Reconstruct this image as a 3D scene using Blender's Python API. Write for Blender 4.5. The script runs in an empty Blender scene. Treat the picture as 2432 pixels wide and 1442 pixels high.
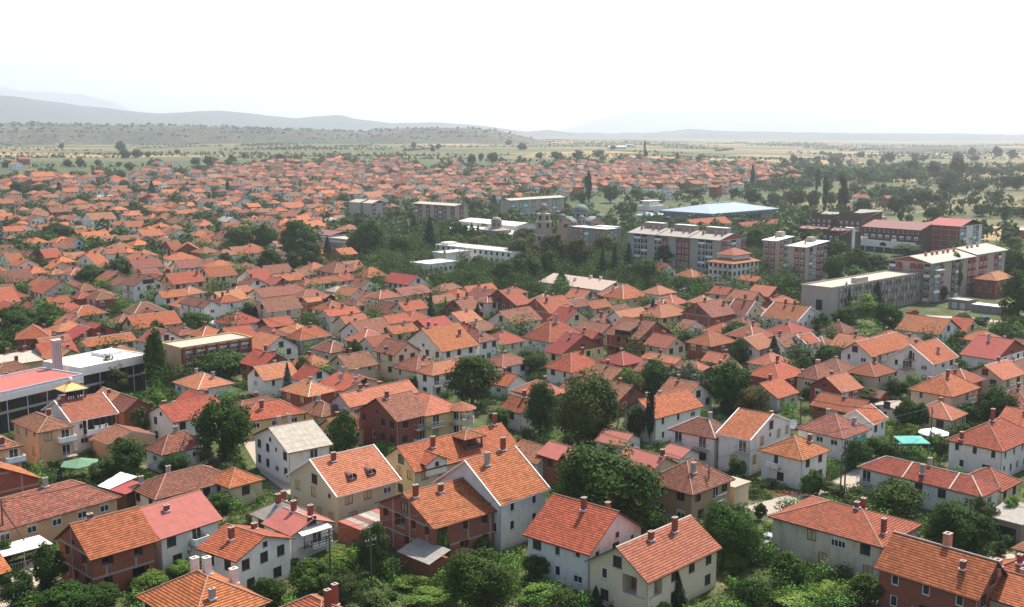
import bpy, math, random
from mathutils import Vector, Matrix, noise
R=math.radians
sc=bpy.context.scene
# ------------------------------------------------------------------ camera, light, sky, exposure
CH=60.0; FPX=2600.0; YH=318.0
PITCH=math.atan((721-YH)/FPX)
cd=bpy.data.cameras.new('camera'); cam=bpy.data.objects.new('camera',cd); sc.collection.objects.link(cam)
cam.location=(0,0,CH); cam.rotation_euler=(math.pi/2-PITCH,0,0)
cd.sensor_fit='HORIZONTAL'; cd.sensor_width=36; cd.lens=FPX/2432*36; cd.clip_start=1; cd.clip_end=60000
sc.camera=cam
SUN_AZ=30; SUN_EL=56
w=bpy.data.worlds.new('World'); sc.world=w; w.use_nodes=True
wn=w.node_tree.nodes; wn.clear()
sky=wn.new('ShaderNodeTexSky'); sky.sky_type='NISHITA'; sky.sun_disc=False
sky.sun_elevation=R(SUN_EL); sky.sun_rotation=R(SUN_AZ); sky.air_density=1.0; sky.dust_density=2.2; sky.ozone_density=1.0; sky.altitude=100
bg=wn.new('ShaderNodeBackground'); bg.inputs[1].default_value=0.122
wo=wn.new('ShaderNodeOutputWorld'); w.node_tree.links.new(sky.outputs[0],bg.inputs[0]); w.node_tree.links.new(bg.outputs[0],wo.inputs[0])
sl=bpy.data.lights.new('sun','SUN'); sl.energy=4.35; sl.angle=R(0.5); sl.color=(1,.94,.84)
so=bpy.data.objects.new('sun',sl); sc.collection.objects.link(so)
sd=Vector((math.sin(R(SUN_AZ))*math.cos(R(SUN_EL)),math.cos(R(SUN_AZ))*math.cos(R(SUN_EL)),math.sin(R(SUN_EL))))
so.rotation_euler=sd.to_track_quat('Z','Y').to_euler(); so.location=(0,0,300)
sc.view_settings.view_transform='Standard'; sc.view_settings.look='None'; sc.view_settings.gamma=1; sc.view_settings.exposure=1.05
sc.cycles.max_bounces=5; sc.cycles.diffuse_bounces=3; sc.cycles.glossy_bounces=2; sc.cycles.transmission_bounces=2; sc.cycles.volume_bounces=0; sc.cycles.transparent_max_bounces=4
# ------------------------------------------------------------------ data (metres, x right, y away from the camera, z up)
HOUSES=[
(-76.01, 144.3, 0.0, 51.4, 24.6, 10.5, 4.23, 'h', 30.0, 'l', 'b', 'long peach walled house under a weathered hip roof at the left edge, behind the utility pole', {'ch': [(0.25, 0.35, 1.6, 'e'), (0.62, 0.5, 1.2, 'e')]}),
(-54.44, 134.45, 0.0, 46.3, 9.8, 10.9, 5.59, 'G', 33.0, 'k', 'o', 'unfinished brick house with an orange gable roof and concrete frame at lower left', {'f': 1, 'ch': [(0.3, 0.52, 0.6, 'r')]}),
(-48.03, 142.77, 0.0, 51.5, 10.4, 10.5, 5.22, 'G', 32.0, 'w', 'm', 'white house under a pale pink sheet roof joined to the unfinished brick house at lower left', {'ch': [(0.35, 0.35, 0.7, 'r')]}),
(-35.53, 134.24, 0.0, 54.5, 10.3, 8.1, 5.47, 'g', 20.7, 'w', 'o', 'white house with dark shuttered windows and a brick red gable roof, above the roof with white chimneys', {'ch': [(0.45, 0.3, 1.5, 'r'), (0.35, 0.75, 0.7, 'r')], 'shut': 1}),
(-36.19, 116.53, 0.0, 46.0, 10.7, 13.2, 4.6, 'h', 31.0, 'c', 'o', 'house at the bottom edge whose tiled roof carries three tall white chimneys', {'ch': [(0.2, 0.62, 2.0, 'w'), (0.42, 0.62, 2.0, 'w'), (0.5, 0.9, 1.8, 'w'), (0.8, 0.4, 1.1, 'e')]}),
(-83.15, 155.88, 0.0, 46.0, 13.7, 9.0, 6.46, 'g', 27.0, 'k', 'o', 'bare brick house with an orange roof cut by the left edge, beside the green garden canopy', {'f': 1}),
(-55.83, 164.35, 0.0, 46.0, 15.4, 9.0, 3.4, 'h', 27.1, 'w', 'b', 'low white house with a brown weathered hip roof left of the grey sheet roof', {'ch': [(0.35, 0.6, 1.2, 'e'), (0.1, 0.8, 1.0, 'e')]}),
(-45.51, 169.36, 0.0, 46.0, 6.8, 7.5, 3.59, 'h', 30.0, 'c', 'o', 'small cream house with a bright orange hip roof behind the low brown roofed one', {'ch': []}),
(-38.38, 181.24, 0.0, 38.3, 8.8, 14.6, 5.96, 'G', 22.4, 'w', 'p', 'tall white house with a pale cement sheet roof and two grey chimneys', {'ch': [(0.28, 0.55, 1.6, 'e'), (0.55, 0.6, 1.8, 'e')]}),
(-26.29, 157.92, 0.0, 42.9, 12.1, 14.6, 6.09, 'G', 30.0, 'c', 's', 'cream house with two barrel dormers in its orange tiled roof', {'ch': [(0.3, 0.42, 1.2, 'r')], 'v': 1, 'barrel': 1}),
(-10.81, 144.72, 0.0, 41.0, 11.9, 14.6, 5.96, 'G', 24.8, 'k', 'o', 'big brick house with a grey concrete frame, in front of the tall white one', {'f': 1, 'frame': 1, 'ch': [(0.12, 0.42, 1.6, 'r'), (0.48, 0.4, 1.0, 'r')]}),
(-1.68, 151.13, 0.0, 45.5, 10.7, 14.9, 7.08, 'G', 34.6, 'w', 'o', 'tall white house with white roof edges right of the brick house with concrete frame', {'v': 1, 'ch': [(0.3, 0.4, 1.8, 'e'), (0.75, 0.5, 1.8, 'r')]}),
(-30.52, 144.32, 0.0, 46.0, 7.8, 7.4, 5.1, 'g', 20.6, 'w', 'm', 'white cottage with a faded red sheet roof and a wooden balcony in its gable', {'ch': [(0.35, 0.5, 1.4, 'r'), (0.6, 0.7, 1.4, 'r')], 'gbal': 1}),
(-31.31, 148.33, 0.0, 46.0, 6.9, 11.0, 4.23, 'h', 32.0, 'c', 'g', 'low house with a grey cement sheet roof beside the cream house with barrel dormers', {'ch': [(0.2, 0.7, 1.4, 'r'), (0.35, 0.4, 1.4, 'r')]}),
(-15.63, 169.86, 0.0, 41.3, 22.7, 10.0, 6.09, 'G', 33.2, 'c', 'o', 'large cream house with a terrace turret and a cross gable in its deep orange roof', {'ch': [(0.28, 0.35, 1.7, 'r'), (0.93, 0.5, 1.8, 'r')], 'xg': 1, 'turret': 1}),
(-21.93, 115.08, 0.0, 46.0, 6.8, 9.0, 4.6, 'h', 31.0, 'c', 'o', 'house at the bottom edge left of centre with only its orange roof tip in view', {'ch': [(0.6, 0.8, 2.4, 'r'), (0.75, 0.5, 2.2, 'r')]}),
(10.09, 136.15, 0.0, 48.9, 13.2, 11.5, 5.59, 'g', 32.7, 'w', 'o', 'white house with a red gable roof and step in its right gable, below the great walnut tree', {'ch': [(0.55, 0.42, 1.6, 'r'), (0.75, 0.6, 1.0, 'r')]}),
(16.74, 127.57, 0.0, 45.9, 16.3, 10.3, 5.41, 'G', 32.6, 'c', 's', 'cream gabled house with corner loggia and mottled orange tiles at bottom centre', {'ch': [(0.38, 0.42, 1.0, 'r'), (0.68, 0.4, 1.8, 'r')], 'log': 1, 'shut': 1}),
(27.55, 160.48, 0.0, 44.1, 11.3, 9.5, 5.53, 'h', 35.5, 'o', 'b', 'ochre plastered house with a mottled brown hip roof right of the great walnut tree', {'ch': [(0.35, 0.3, 1.5, 'e')]}),
(12.46, 176.09, 0.0, 42.5, 6.8, 12.3, 4.72, 'g', 27.0, 'k', 'm', 'brick house with a pale salmon metal roof and a triangular dormer', {'tri': 1, 'ch': []}),
(4.34, 182.64, 0.0, 42.5, 8.0, 8.3, 3.5, 'g', 27.0, 'w', 'b', 'white outbuilding with a faded brown roof behind the tall white house with white roof edges', {'ch': []}),
(23.15, 175.91, 0.0, 40.2, 7.5, 9.0, 4.23, 'g', 27.0, 'c', 'm', 'low house with a pale salmon metal roof between the walnut tree and the ochre house', {'ch': [(0.9, 0.5, 1.0, 'r')]}),
(29.7, 186.8, 0.0, 40.4, 6.0, 5, 3.13, 'g', 25.0, 'w', 'm', 'small shed like house with a salmon roof beside the villa with flower balconies', {'ch': []}),
(20.56, 194.36, 0.0, 54.1, 7.0, 6.5, 3.31, 'g', 25.0, 'w', 'm', 'low annex with a salmon roof behind the crown of the walnut tree', {'ch': []}),
(49.1, 178.64, 0.0, 44.2, 9.4, 8.9, 5.41, 'h', 30.6, 'w', 'o', 'square white house with an orange hip roof and a white balustrade balcony', {'ch': [(0.7, 0.3, 1.1, 'r')], 'bal': [('L', 0.62, 2.2, 0)]}),
(41.94, 186.56, 0.0, 50.1, 17.0, 6.9, 6.71, 'g', 19.9, 'w', 'o', 'tall white terraced house with white roof edges left of the square white house', {'v': 1, 'ch': [(0.4, 0.95, 1.0, 'r')], 'bal': [('L', 0.25, 2.4, 0)]}),
(36.59, 190.5, 0.0, 48.8, 8.0, 10.3, 5.78, 'h', 30.0, 'w', 'b', 'villa with flower balconies and a brown hip roof beside the tall terraced house', {'ch': [(0.6, 0.6, 1.4, 'e')], 'bal': [('L', 0.3, 3, 0), ('L', 0.8, 2.5, 0)]}),
(60.85, 194.88, 0.0, 42.5, 10.3, 10.4, 4.6, 'h', 30.0, 'w', 'b', 'white house with a brown hip roof, pale ridge lines and a turquoise awning', {'ch': [(0.35, 0.55, 1.2, 'e'), (0.8, 0.7, 1.0, 'e')]}),
(69.8, 205.16, 0.0, 47.9, 6.8, 7.5, 4.42, 'G', 32.0, 'w', 'o', 'narrow white house with a white roof edge behind the turquoise awning', {'v': 1, 'ch': []}),
(69.86, 215.03, 0.0, 42.5, 8.7, 11.3, 3.86, 'g', 27.0, 'k', 'o', 'low brick house with a long orange roof behind the house with turquoise awning', {'ch': [(0.5, 0.5, 0.9, 'e')]}),
(92.33, 223.6, 0.0, 42.5, 13.3, 10.1, 5.47, 'h', 33.6, 'c', 'o', 'cream cube shaped house with an orange pyramid roof behind the turquoise canopy', {'ch': [(0.42, 0.4, 1.6, 'r'), (0.6, 0.9, 0.8, 'r')]}),
(85.21, 183.59, 0.0, 42.5, 15.3, 10.5, 5.47, 'h', 32.8, 'w', 'o', 'white house with an orange hip roof near the right edge, above the long low hip roof', {'ch': [(0.45, 0.5, 2.0, 'r'), (0.02, 0.75, 1.2, 'r')]}),
(72.89, 162.94, 0.0, 42.5, 6.8, 21.5, 4.32, 'h', 30.0, 'w', 'o', 'long white house with an orange hip roof crossed by white mortar lines', {'ch': [(0.5, 0.6, 1.4, 'e'), (0.5, 0.25, 1.4, 'e')], 'lines': 1, 'bal': [('L', 0.93, 2.4, 0)]}),
(78.14, 167.74, 0.0, 43.5, 7.9, 8.0, 3.59, 'h', 30.0, 'c', 'o', 'low cream wing with a hip roof at the right end of the long white house', {'ch': []}),
(49.44, 139.3, 0.0, 45.7, 12.6, 17.5, 5.41, 'h', 20.1, 'c', 'o', 'long cream house with stained plaster and an orange hip roof at lower right', {'ch': [(0.55, 0.8, 1.5, 'r'), (0.6, 0.5, 0.7, 'r'), (0.9, 0.3, 1.9, 'r')], 'stain': 1}),
(55.36, 122.89, 0.0, 42.5, 9.2, 13.6, 5.22, 'g', 39, 'k', 'o', 'brick house with two chimneys at the bottom right corner', {'ch': [(0.5, 0.6, 2.0, 'o'), (0.75, 0.3, 0.9, 'r'), (0.95, 0.7, 0.8, 'o')]}),
(63.85, 127.48, 0.0, 42.5, 6.8, 6.5, 4.72, 'h', 32.0, 'k', 'o', 'house cut by the right edge above the bottom corner, orange hip roof', {}),
(62.99, 120.34, 0.0, 42.5, 9.0, 8.2, 4.23, 'g', 27.0, 'c', 'o', 'orange roofed house cut by the bottom right corner of the photo', {'ch': [(0.2, 0.8, 1.0, 'e')]}),
(-85.09, 190.37, 0.0, 46.0, 6.8, 12.0, 6.96, 'h', 27.0, 'l', 'b', 'three storey peach apartment house with balconies at the left edge', {'ch': [(0.25, 0.95, 1.2, 'r')], 'bal': [('R', 0.85, 3.2, 0), ('R', 0.85, 3.2, 1)]}),
(-90.15, 178.28, 0.0, 46.0, 7.8, 11.0, 6.58, 'h', 27.0, 'l', 'b', 'orange roofed part of the peach apartment row with a solar collector at the left edge', {'bal': [('R', 0.8, 3.2, 0), ('R', 0.8, 3.2, 1)], 'ch': [(0.9, 0.6, 1.2, 'r')]}),
(-82.94, 199.72, 0.0, 46.0, 9.6, 13.0, 6.46, 'G', 25.0, 'w', 's', 'white inn with an open loggia and a yellow cupola on its salmon roof', {'v': 1, 'ch': [(0.12, 0.4, 1.6, 'r')], 'inn': 1}),
(-78.14, 213.86, 0.0, 46.0, 6.8, 7.4, 4.6, 'g', 34.0, 'k', 'b', 'small brick house with a brown roof right of the inn with yellow cupola', {'ch': []}),
(-65.15, 204.44, 0.0, 46.0, 12.2, 10.9, 5.1, 'G', 23.9, 'w', 'o', 'white gabled house with a brown orange roof above the pyramid roofed cottage', {'ch': [(0.15, 0.6, 0.8, 'r'), (0.45, 0.85, 0.8, 'r')], 'shut': 1}),
(-62.19, 187.75, 0.0, 46.0, 9.7, 6.5, 3.59, 'h', 39, 'w', 'b', 'white cottage with a dark pyramid roof below the white gabled house', {'ch': [(0.5, 0.55, 1.2, 'e')]}),
(-69.94, 237.72, 0.0, 46.0, 9.5, 11.4, 3.68, 'h', 26.5, 'w', 's', 'low white house with a faded salmon hip roof in front of the flat roofed office block', {'ch': [(0.25, 0.5, 1.3, 'e'), (0.75, 0.6, 1.2, 'e')]}),
(-52.79, 209.59, 0.0, 33.9, 13.4, 8.7, 3.86, 'h', 30.0, 'y', 'o', 'yellow walled house with a broad orange hip roof left of the pale sheet roof', {'ch': [(0.35, 0.3, 1.6, 'r')]}),
(-55.64, 216.41, 0.0, 46.0, 12.4, 6.5, 3.5, 'h', 30.0, 'c', 'b', 'low house with a mottled brown roof behind the broad yellow walled one', {'ch': [(0.55, 0.6, 1.3, 'r')]}),
(-134.48, 290.98, 0.0, 22.0, 9.2, 10.0, 4.97, 'h', 34.0, 'k', 'o', 'brick gabled house among trees left of the striped factory chimney', {'ch': [(0.25, 0.8, 1.2, 'r')], 'f': 1}),
(-119.99, 292.18, 0.0, 46.0, 12.2, 8.0, 4.42, 'g', 25.0, 'k', 'r', 'wide red roofed building behind the striped factory chimney', {'ch': []}),
(-113.21, 285.99, 0.0, 46.0, 14.6, 7.0, 3.86, 'G', 27.0, 'w', 'o', 'long white house with an orange roof and four chimneys behind the white flat roof', {'ch': [(0.1, 0.5, 1.3, 'e'), (0.4, 0.7, 1.2, 'e'), (0.85, 0.7, 0.8, 'e')]}),
(-117.94, 270.71, 0.0, 46.0, 9.4, 10.0, 3.86, 'G', 32.0, 'c', 'o', 'steep orange roofed house directly behind the factory chimney', {'ch': [(0.75, 0.5, 1.2, 'e')]}),
(-125.07, 263.12, 0.0, 46.0, 10.8, 12.0, 3.68, 'G', 16.0, 'c', 'p', 'low house with a pale cement sheet roof at the left behind the red flat roof', {'ch': [(0.35, 0.5, 1.2, 'r'), (0.75, 0.5, 1.2, 'r')]}),
(-119.97, 300.22, 0.0, 46.0, 12.0, 7.0, 4.05, 'g', 25.0, 'k', 'r', 'second dark red roof beside the wide red roofed building', {'ch': []}),
(-134.66, 333.09, 0.0, 46.0, 10.5, 8.3, 4.23, 'h', 32.0, 'c', 'o', 'cream house with an orange pyramid roof behind the brick gabled one at left', {'ch': []}),
(-108.8, 311.02, 0.0, 46.0, 15.2, 9.0, 4.23, 'G', 36.0, 'c', 'o', 'long house with a steep orange gable roof behind the pointed conifer', {'ch': [(0.6, 0.9, 0.5, 'w')]}),
(-118.07, 323.13, 0.0, 46.0, 7.6, 8.0, 3.5, 'h', 32.0, 'w', 'b', 'white cottage with a brown hip roof left of the steep orange gable', {'ch': [(0.6, 0.8, 0.9, 'e')]}),
(-94.39, 305.17, 0.0, 46.0, 6.8, 9.2, 3.31, 'h', 32.0, 'l', 'b', 'low peach cottage with a mottled hip roof above the flat roofed office block', {'ch': [(0.7, 0.5, 1.0, 'e')]}),
(-67.4, 300.56, 0.0, 46.0, 6.8, 11.5, 3.59, 'h', 31.0, 'w', 'b', 'low white cottage with a brown hip roof behind the hedge, left of the black walled house', {'ch': []}),
(-58.1, 294.99, 0.0, 46.0, 11.1, 7.0, 4.05, 'h', 39, 'e', 'o', 'dark walled house with white eaves and an orange pyramid roof', {'ch': [(0.55, 0.5, 0.8, 'r')], 'fas': 'w'}),
(-46.74, 276.46, 0.0, 46.0, 7.7, 9.2, 4.14, 'h', 32.0, 'c', 'b', 'cream house with a dark brown hip roof below the dark walled house', {'ch': [(0.55, 0.55, 0.8, 'r')]}),
(-59.55, 254.19, 0.0, 46.0, 9.3, 9.7, 4.97, 'g', 32.0, 'k', 'o', 'brick house with an orange roof behind the silvery blue spruce', {'ch': [(0.5, 0.5, 1.3, 'r'), (0.6, 0.7, 1.1, 'r')], 'f': 1}),
(-46.62, 242.61, 0.0, 46.0, 8.2, 6.5, 4.23, 'g', 34.0, 'w', 'o', 'house with a dark grey gable and orange roof right of the blue spruce', {'ch': []}),
(-36.78, 232.01, 0.0, 43.0, 12.2, 10.2, 4.72, 'g', 19.0, 'c', 'o', 'cream house with four grey chimneys on a deep orange roof', {'ch': [(0.5, 0.25, 1.5, 'e'), (0.5, 0.6, 1.3, 'e'), (0.25, 0.45, 1.4, 'e'), (0.9, 0.35, 0.8, 'e')]}),
(-33.0, 216.67, 0.0, 46.0, 18.8, 7.1, 4.97, 'G', 33.0, 'p', 's', 'long pink house with a salmon roof behind the big brick gable', {'ch': [(0.3, 0.5, 0.9, 'r'), (0.42, 0.6, 0.9, 'r'), (0.6, 0.6, 0.9, 'r')]}),
(-21.85, 202.03, 0.0, 46.0, 9.1, 12.6, 5.84, 'G', 30.1, 'k', 'b', 'house with a large bare brick gable and brown roof in the picture centre', {'ch': [(0.25, 0.45, 1.3, 'r')], 'bal': [('R', 0.75, 4.5, 0), ('R', 0.75, 4.5, 1)]}),
(-16.75, 206.29, 0.0, 39.6, 9.7, 12.5, 5.84, 'h', 30.0, 'y', 's', 'pale yellow villa with curved balconies and a salmon roof right of the brick gable', {'ch': [], 'bal': [('R', 0.3, 4, 0), ('R', 0.85, 4, 0), ('R', 0.85, 4, 1)], 'villa': 1}),
(-38.55, 215.27, 0.0, 46.0, 6.8, 9.0, 3.31, 'h', 30.0, 'c', 'b', 'low brown roofed cottage behind the pale cement sheet roof', {'ch': [(0.4, 0.5, 1, 'e')]}),
(-33.1, 201.74, 0.0, 46.0, 6.8, 7.0, 3.68, 'G', 32.0, 'l', 'o', 'peach house with an orange roof half hidden by the round dark tree', {}),
(-41.42, 297.16, 0.0, 46.0, 11.7, 10.7, 4.72, 'G', 33.0, 'w', 'b', 'house with a brick gable and mottled brown roof above the red roofed pair', {'ch': [(0.2, 0.55, 0.9, 'r'), (0.65, 0.6, 0.9, 'r')]}),
(-35.32, 272.74, 0.0, 46.0, 7.7, 6.5, 6.46, 'G', 32.0, 'w', 'r', 'house with a plain red roof behind the beige house with stacked balconies', {'ch': []}),
(-28.45, 260.29, 0.0, 46.0, 8.7, 8.6, 6.83, 'g', 33.0, 'c', 'b', 'beige house with stacked side balconies and a brown roof', {'ch': [(0.5, 0.1, 0.9, 'r')], 'bal': [('L', 0.8, 3, 0), ('L', 0.8, 3, 1)]}),
(-17.58, 269.52, 0.0, 46.0, 13.1, 15.8, 5.84, 'G', 33.0, 'w', 'o', 'big white gabled house with an orange roof at the centre of the town', {'ch': [(0.2, 0.5, 1.2, 'r'), (0.5, 0.6, 1.2, 'r'), (0.75, 0.25, 1.4, 'r')], 'shut': 1}),
(-8.44, 280.64, 0.0, 46.0, 7.7, 11.0, 6.09, 'h', 32.0, 'w', 'b', 'white house with a brown roof joined to the big white gabled house', {'ch': [(0.3, 0.5, 1.4, 'r'), (0.8, 0.4, 1.2, 'e')], 'bal': [('R', 0.5, 4, 1)]}),
(-22.62, 253.05, 0.0, 46.0, 9.0, 9.1, 4.23, 'h', 32.0, 'c', 'b', 'low house with a brown hip roof behind the curved orange roof', {'ch': [(0.5, 0.9, 1.0, 'r'), (0.65, 0.6, 1.0, 'r')]}),
(-18.14, 244.55, 0.0, 46.0, 16.8, 6.5, 5.34, 'h', 34.0, 'w', 's', 'white house with a bright orange mansard roof left of the big round tree', {'ch': [(0.12, 0.9, 0.8, 'e'), (0.75, 0.8, 0.8, 'e')], 'bal': [('R', 0.1, 3, 0)]}),
(9.95, 284.54, 0.0, 42.5, 14.7, 10.9, 5.34, 'h', 39, 'w', 'o', 'white house with an orange hip roof and tall grey chimney above the yellow cottage', {'ch': [(0.5, 0.45, 2.2, 'e')]}),
(12.41, 271.65, 0.0, 42.5, 16.7, 6.5, 4.72, 'g', 26.1, 'y', 'r', 'yellow walled house with a plain red roof and brick gable', {'ch': [(0.5, 0.4, 1.1, 'e')], 'brick_gable': 1}),
(13.96, 253.48, 0.0, 42.5, 11.8, 9.3, 4.05, 'h', 37.7, 'w', 'o', 'white cottage with an orange pyramid roof and a white porch canopy', {'ch': [(0.7, 0.45, 1.6, 'r')]}),
(33.73, 286.51, 0.0, 42.5, 14.7, 12.4, 5.72, 'g', 29.1, 'k', 'b', 'large unfinished brick house with a broad brown roof and dormer', {'ch': [(0.6, 0.45, 2.0, 'r')], 'f': 1, 'frame': 1, 'dorm': 1}),
(21.65, 289.18, 0.0, 42.5, 5, 10.0, 5.47, 'g', 34.0, 'k', 'o', 'narrow brick house with a tiny gabled dormer left of the large unfinished one', {'f': 1, 'ch': [(0.5, 0.4, 0.8, 'r')]}),
(40.56, 266.03, 0.0, 42.5, 5, 11.4, 3.5, 'g', 27.0, 'c', 's', 'low cottage with a faded salmon roof below the large unfinished brick house', {'ch': [(0.4, 0.5, 1, 'r')]}),
(44.95, 257.65, 0.0, 42.5, 6.8, 8.0, 3.13, 'h', 30.0, 'c', 's', 'small cottage with a salmon roof hidden among the central trees', {'ch': []}),
(52.19, 266.23, 0.0, 42.5, 6.8, 6.9, 3.31, 'g', 32.0, 'c', 's', 'cottage with a steep salmon roof left of the tall leafy trees', {'ch': [(0.8, 0.5, 0.9, 'r')]}),
(27.89, 206.24, 0.0, 42.5, 15.1, 9.1, 5.34, 'G', 33.0, 'w', 'o', 'white house with a long orange roof behind the dark cypress', {'ch': [(0.25, 0.6, 1.2, 'e'), (0.65, 0.8, 1.4, 'e')]}),
(1.78, 215.96, 0.0, 42.5, 6.8, 6.5, 3.86, 'g', 36.0, 'w', 'o', 'small white house with a red roof left of the tall dense tree', {'ch': [(0.6, 0.5, 1.3, 'r')]}),
(48.55, 308.82, 0.0, 42.5, 14.4, 5, 3.13, 'g', 23.0, 'w', 'b', 'low shed with a brown tiled roof above the plastic tunnels', {'ch': []}),
(-1.07, 243.72, 0.0, 46.0, 7.4, 6.5, 2.94, 'g', 32.0, 'w', 'o', 'low white outbuilding with a salmon roof right of the big round tree', {}),
(61.06, 244.39, 0.0, 42.5, 12.2, 9.5, 4.23, 'h', 32.1, 'k', 'o', 'dark brick house with white windows and an orange hip roof', {'ch': [(0.5, 0.5, 1.2, 'r')]}),
(70.36, 245.18, 0.0, 42.5, 10.1, 6.5, 4.05, 'h', 39, 'c', 'b', 'cream house with red corner trim and a brown pyramid roof', {'ch': [(0.55, 0.6, 1.3, 'o'), (0.2, 0.9, 0.7, 'r')]}),
(87.31, 260.68, 0.0, 42.5, 20.6, 9.1, 6.46, 'G', 34.0, 'w', 'o', 'big white three storey house with an open carport and a broad orange roof', {'ch': [], 'bal': [('R', 0.25, 2.6, 0), ('R', 0.25, 2.6, 1)]}),
(98.84, 251.83, 0.0, 42.5, 13.0, 11.8, 6.46, 'G', 33.0, 'w', 'o', 'weathered white gable house with two little balconies, right of the one with a carport', {'v': 1, 'ch': [(0.4, 0.6, 1.2, 'r'), (0.55, 0.2, 1.3, 'e')], 'gb2': 1}),
(118.45, 298.93, 0.0, 42.5, 14.2, 13.2, 4.72, 'g', 27.4, 'w', 'o', 'long white house with a steep striped orange roof near the open yard', {'ch': []}),
(128.64, 305.65, 0.0, 42.5, 10.7, 6.5, 4.05, 'g', 34.0, 'c', 'o', 'lower orange roofed house joined behind the long striped roof', {'ch': []}),
(118.5, 262.45, 0.0, 42.5, 19.9, 9.5, 5.34, 'g', 20.7, 'w', 'r', 'white house with a deep red roof and brick gable near the right edge', {'ch': [(0.5, 0.75, 1.4, 'e'), (0.4, 0.4, 1.6, 'e')], 'brick_gable': 1, 'shut': 1}),
(119.65, 253.88, 0.0, 42.5, 15.4, 6.5, 3.68, 'G', 32.0, 'w', 'b', 'low white house with a weathered brown roof at the right edge', {}),
(72.08, 283.31, 0.0, 42.5, 9.4, 8.1, 4.23, 'G', 32.0, 'w', 'b', 'white house with a brown roof beside the dark pines', {'ch': [(0.35, 0.5, 1.0, 'r')]}),
(78.39, 286.25, 0.0, 42.5, 6.8, 6.5, 4.6, 'G', 32.0, 'w', 'o', 'white house half with a white roof edge beside the dark pines', {'v': 1}),
(84.87, 291.35, 0.0, 42.5, 6.8, 6.5, 3.13, 'h', 30.0, 'c', 'b', 'low cottage with a brown pyramid roof behind the white roof edge', {'ch': [(0.3, 0.8, 0.8, 'r')]}),
(94.88, 306.81, 0.0, 42.5, 8.2, 8.7, 3.5, 'h', 32.0, 'w', 'b', 'white cottage with a brown hip roof in front of the grey school building', {'ch': [(0.4, 0.6, 0.8, 'e')]}),
(84.24, 318.1, 0.0, 42.5, 13.5, 12.9, 5.34, 'g', 29.0, 'w', 'o', 'white house with white roof edges and two thin chimneys beside the grey school', {'v': 1, 'ch': [(0.6, 0.45, 1.6, 'r'), (0.35, 0.45, 1.6, 'r')]}),
(81.3, 221.85, 0.0, 42.5, 5.9, 8.0, 2.58, 'G', 14.0, 'w', 'g', 'low shed with a grey sheet roof left of the cream cube shaped house', {'ch': []}),
(81.0, 234.83, 0.0, 42.5, 5, 7.4, 2.39, 'g', 25.0, 'k', 'b', 'garden shed with a brown roof behind the round dark orange tree', {'ch': []}),
(95.91, 197.3, 0.0, 42.5, 10.1, 6.5, 5.59, 'g', 27.0, 'c', 'o', 'cream building with an orange roof cut by the right edge above the white hip house', {}),
(136.95, 283.04, 0.0, 42.5, 6.8, 6.5, 3.5, 'g', 32.0, 'k', 'b', 'brown roofed house cut by the right edge beside the deep red roof', {}),
(-71.17, 435.42, 0.0, 46.0, 11.8, 13.5, 4.72, 'h', 34.5, 'p', 'b', 'pink walled house with a brown pyramid roof at the edge of the wooded park', {'ch': [(0.6, 0.5, 0.9, 'r'), (0.8, 0.7, 0.7, 'r')]}),
(-55.98, 420.82, 0.0, 46.0, 10.9, 9.1, 4.6, 'h', 39, 'p', 'o', 'dark pink house with a bright orange pyramid roof beside the park', {'ch': [(0.3, 0.8, 1.0, 'r'), (0.8, 0.5, 1.2, 'r')]}),
(-38.6, 403.82, 0.0, 46.0, 10.9, 16.0, 4.23, 'g', 29.9, 'w', 'r', 'white house with a deep red gable roof by the white tent canopy', {'ch': [(0.5, 0.85, 0.7, 'r')]}),
(-76.76, 401.02, 0.0, 46.0, 20.3, 7.0, 4.42, 'h', 30.0, 'w', 'o', 'long white house with an orange hip roof left of the grey sheet roof', {'ch': [(0.3, 0.5, 1.3, 'r'), (0.12, 0.6, 1.2, 'r')]}),
(-89.42, 413.92, 0.0, 46.0, 13.3, 8.0, 4.05, 'G', 32.0, 'w', 'o', 'low long house with an orange roof behind the brown roofed balcony house', {'ch': [(0.4, 0.5, 0.8, 'r'), (0.7, 0.5, 1.2, 'r')]}),
(-97.79, 414.52, 0.0, 46.0, 9.5, 14.7, 4.05, 'G', 29.1, 'w', 'o', 'orange roofed terrace end left of the low long house', {'ch': [(0.1, 0.6, 1.2, 'r'), (0.4, 0.6, 1.2, 'r')]}),
(-63.64, 388.3, 0.0, 46.0, 10.8, 6.5, 3.86, 'h', 27.0, 'w', 'g', 'house with a grey cement sheet roof among orange ones in mid town', {'ch': [(0.5, 0.5, 0.8, 'r')]}),
(-54.93, 390.06, 0.0, 46.0, 10.0, 8.0, 4.6, 'g', 32.0, 'w', 'b', 'white house with a brown roof joined to the grey sheet roofed house', {'ch': [(0.5, 0.5, 1.1, 'e')]}),
(-44.05, 359.48, 0.0, 46.0, 10.4, 7.9, 5.59, 'h', 31.0, 'c', 's', 'cream house with a pale orange hip roof and broad white roof edge', {'ch': [(0.55, 0.5, 1.5, 'r')]}),
(-36.99, 368.79, 0.0, 46.0, 13.6, 9.0, 5.34, 'G', 27.0, 'c', 'b', 'brown roofed house joined behind the broad white roof edge', {'ch': [(0.45, 0.6, 1.0, 'r')]}),
(-25.48, 388.57, 0.0, 46.0, 12.2, 6.5, 4.05, 'h', 32.0, 'c', 'b', 'low house with a brown pyramid roof before the dark pines of the park', {'ch': [(0.5, 0.7, 0.7, 'r')]}),
(-33.12, 335.98, 0.0, 46.0, 9.8, 7.6, 5.34, 'G', 33.0, 'c', 'o', 'cream house with a small gable and orange roof left of the lone cypress like pine', {'ch': [(0.35, 0.4, 1.8, 'r'), (0.5, 0.7, 0.9, 'e')]}),
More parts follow.
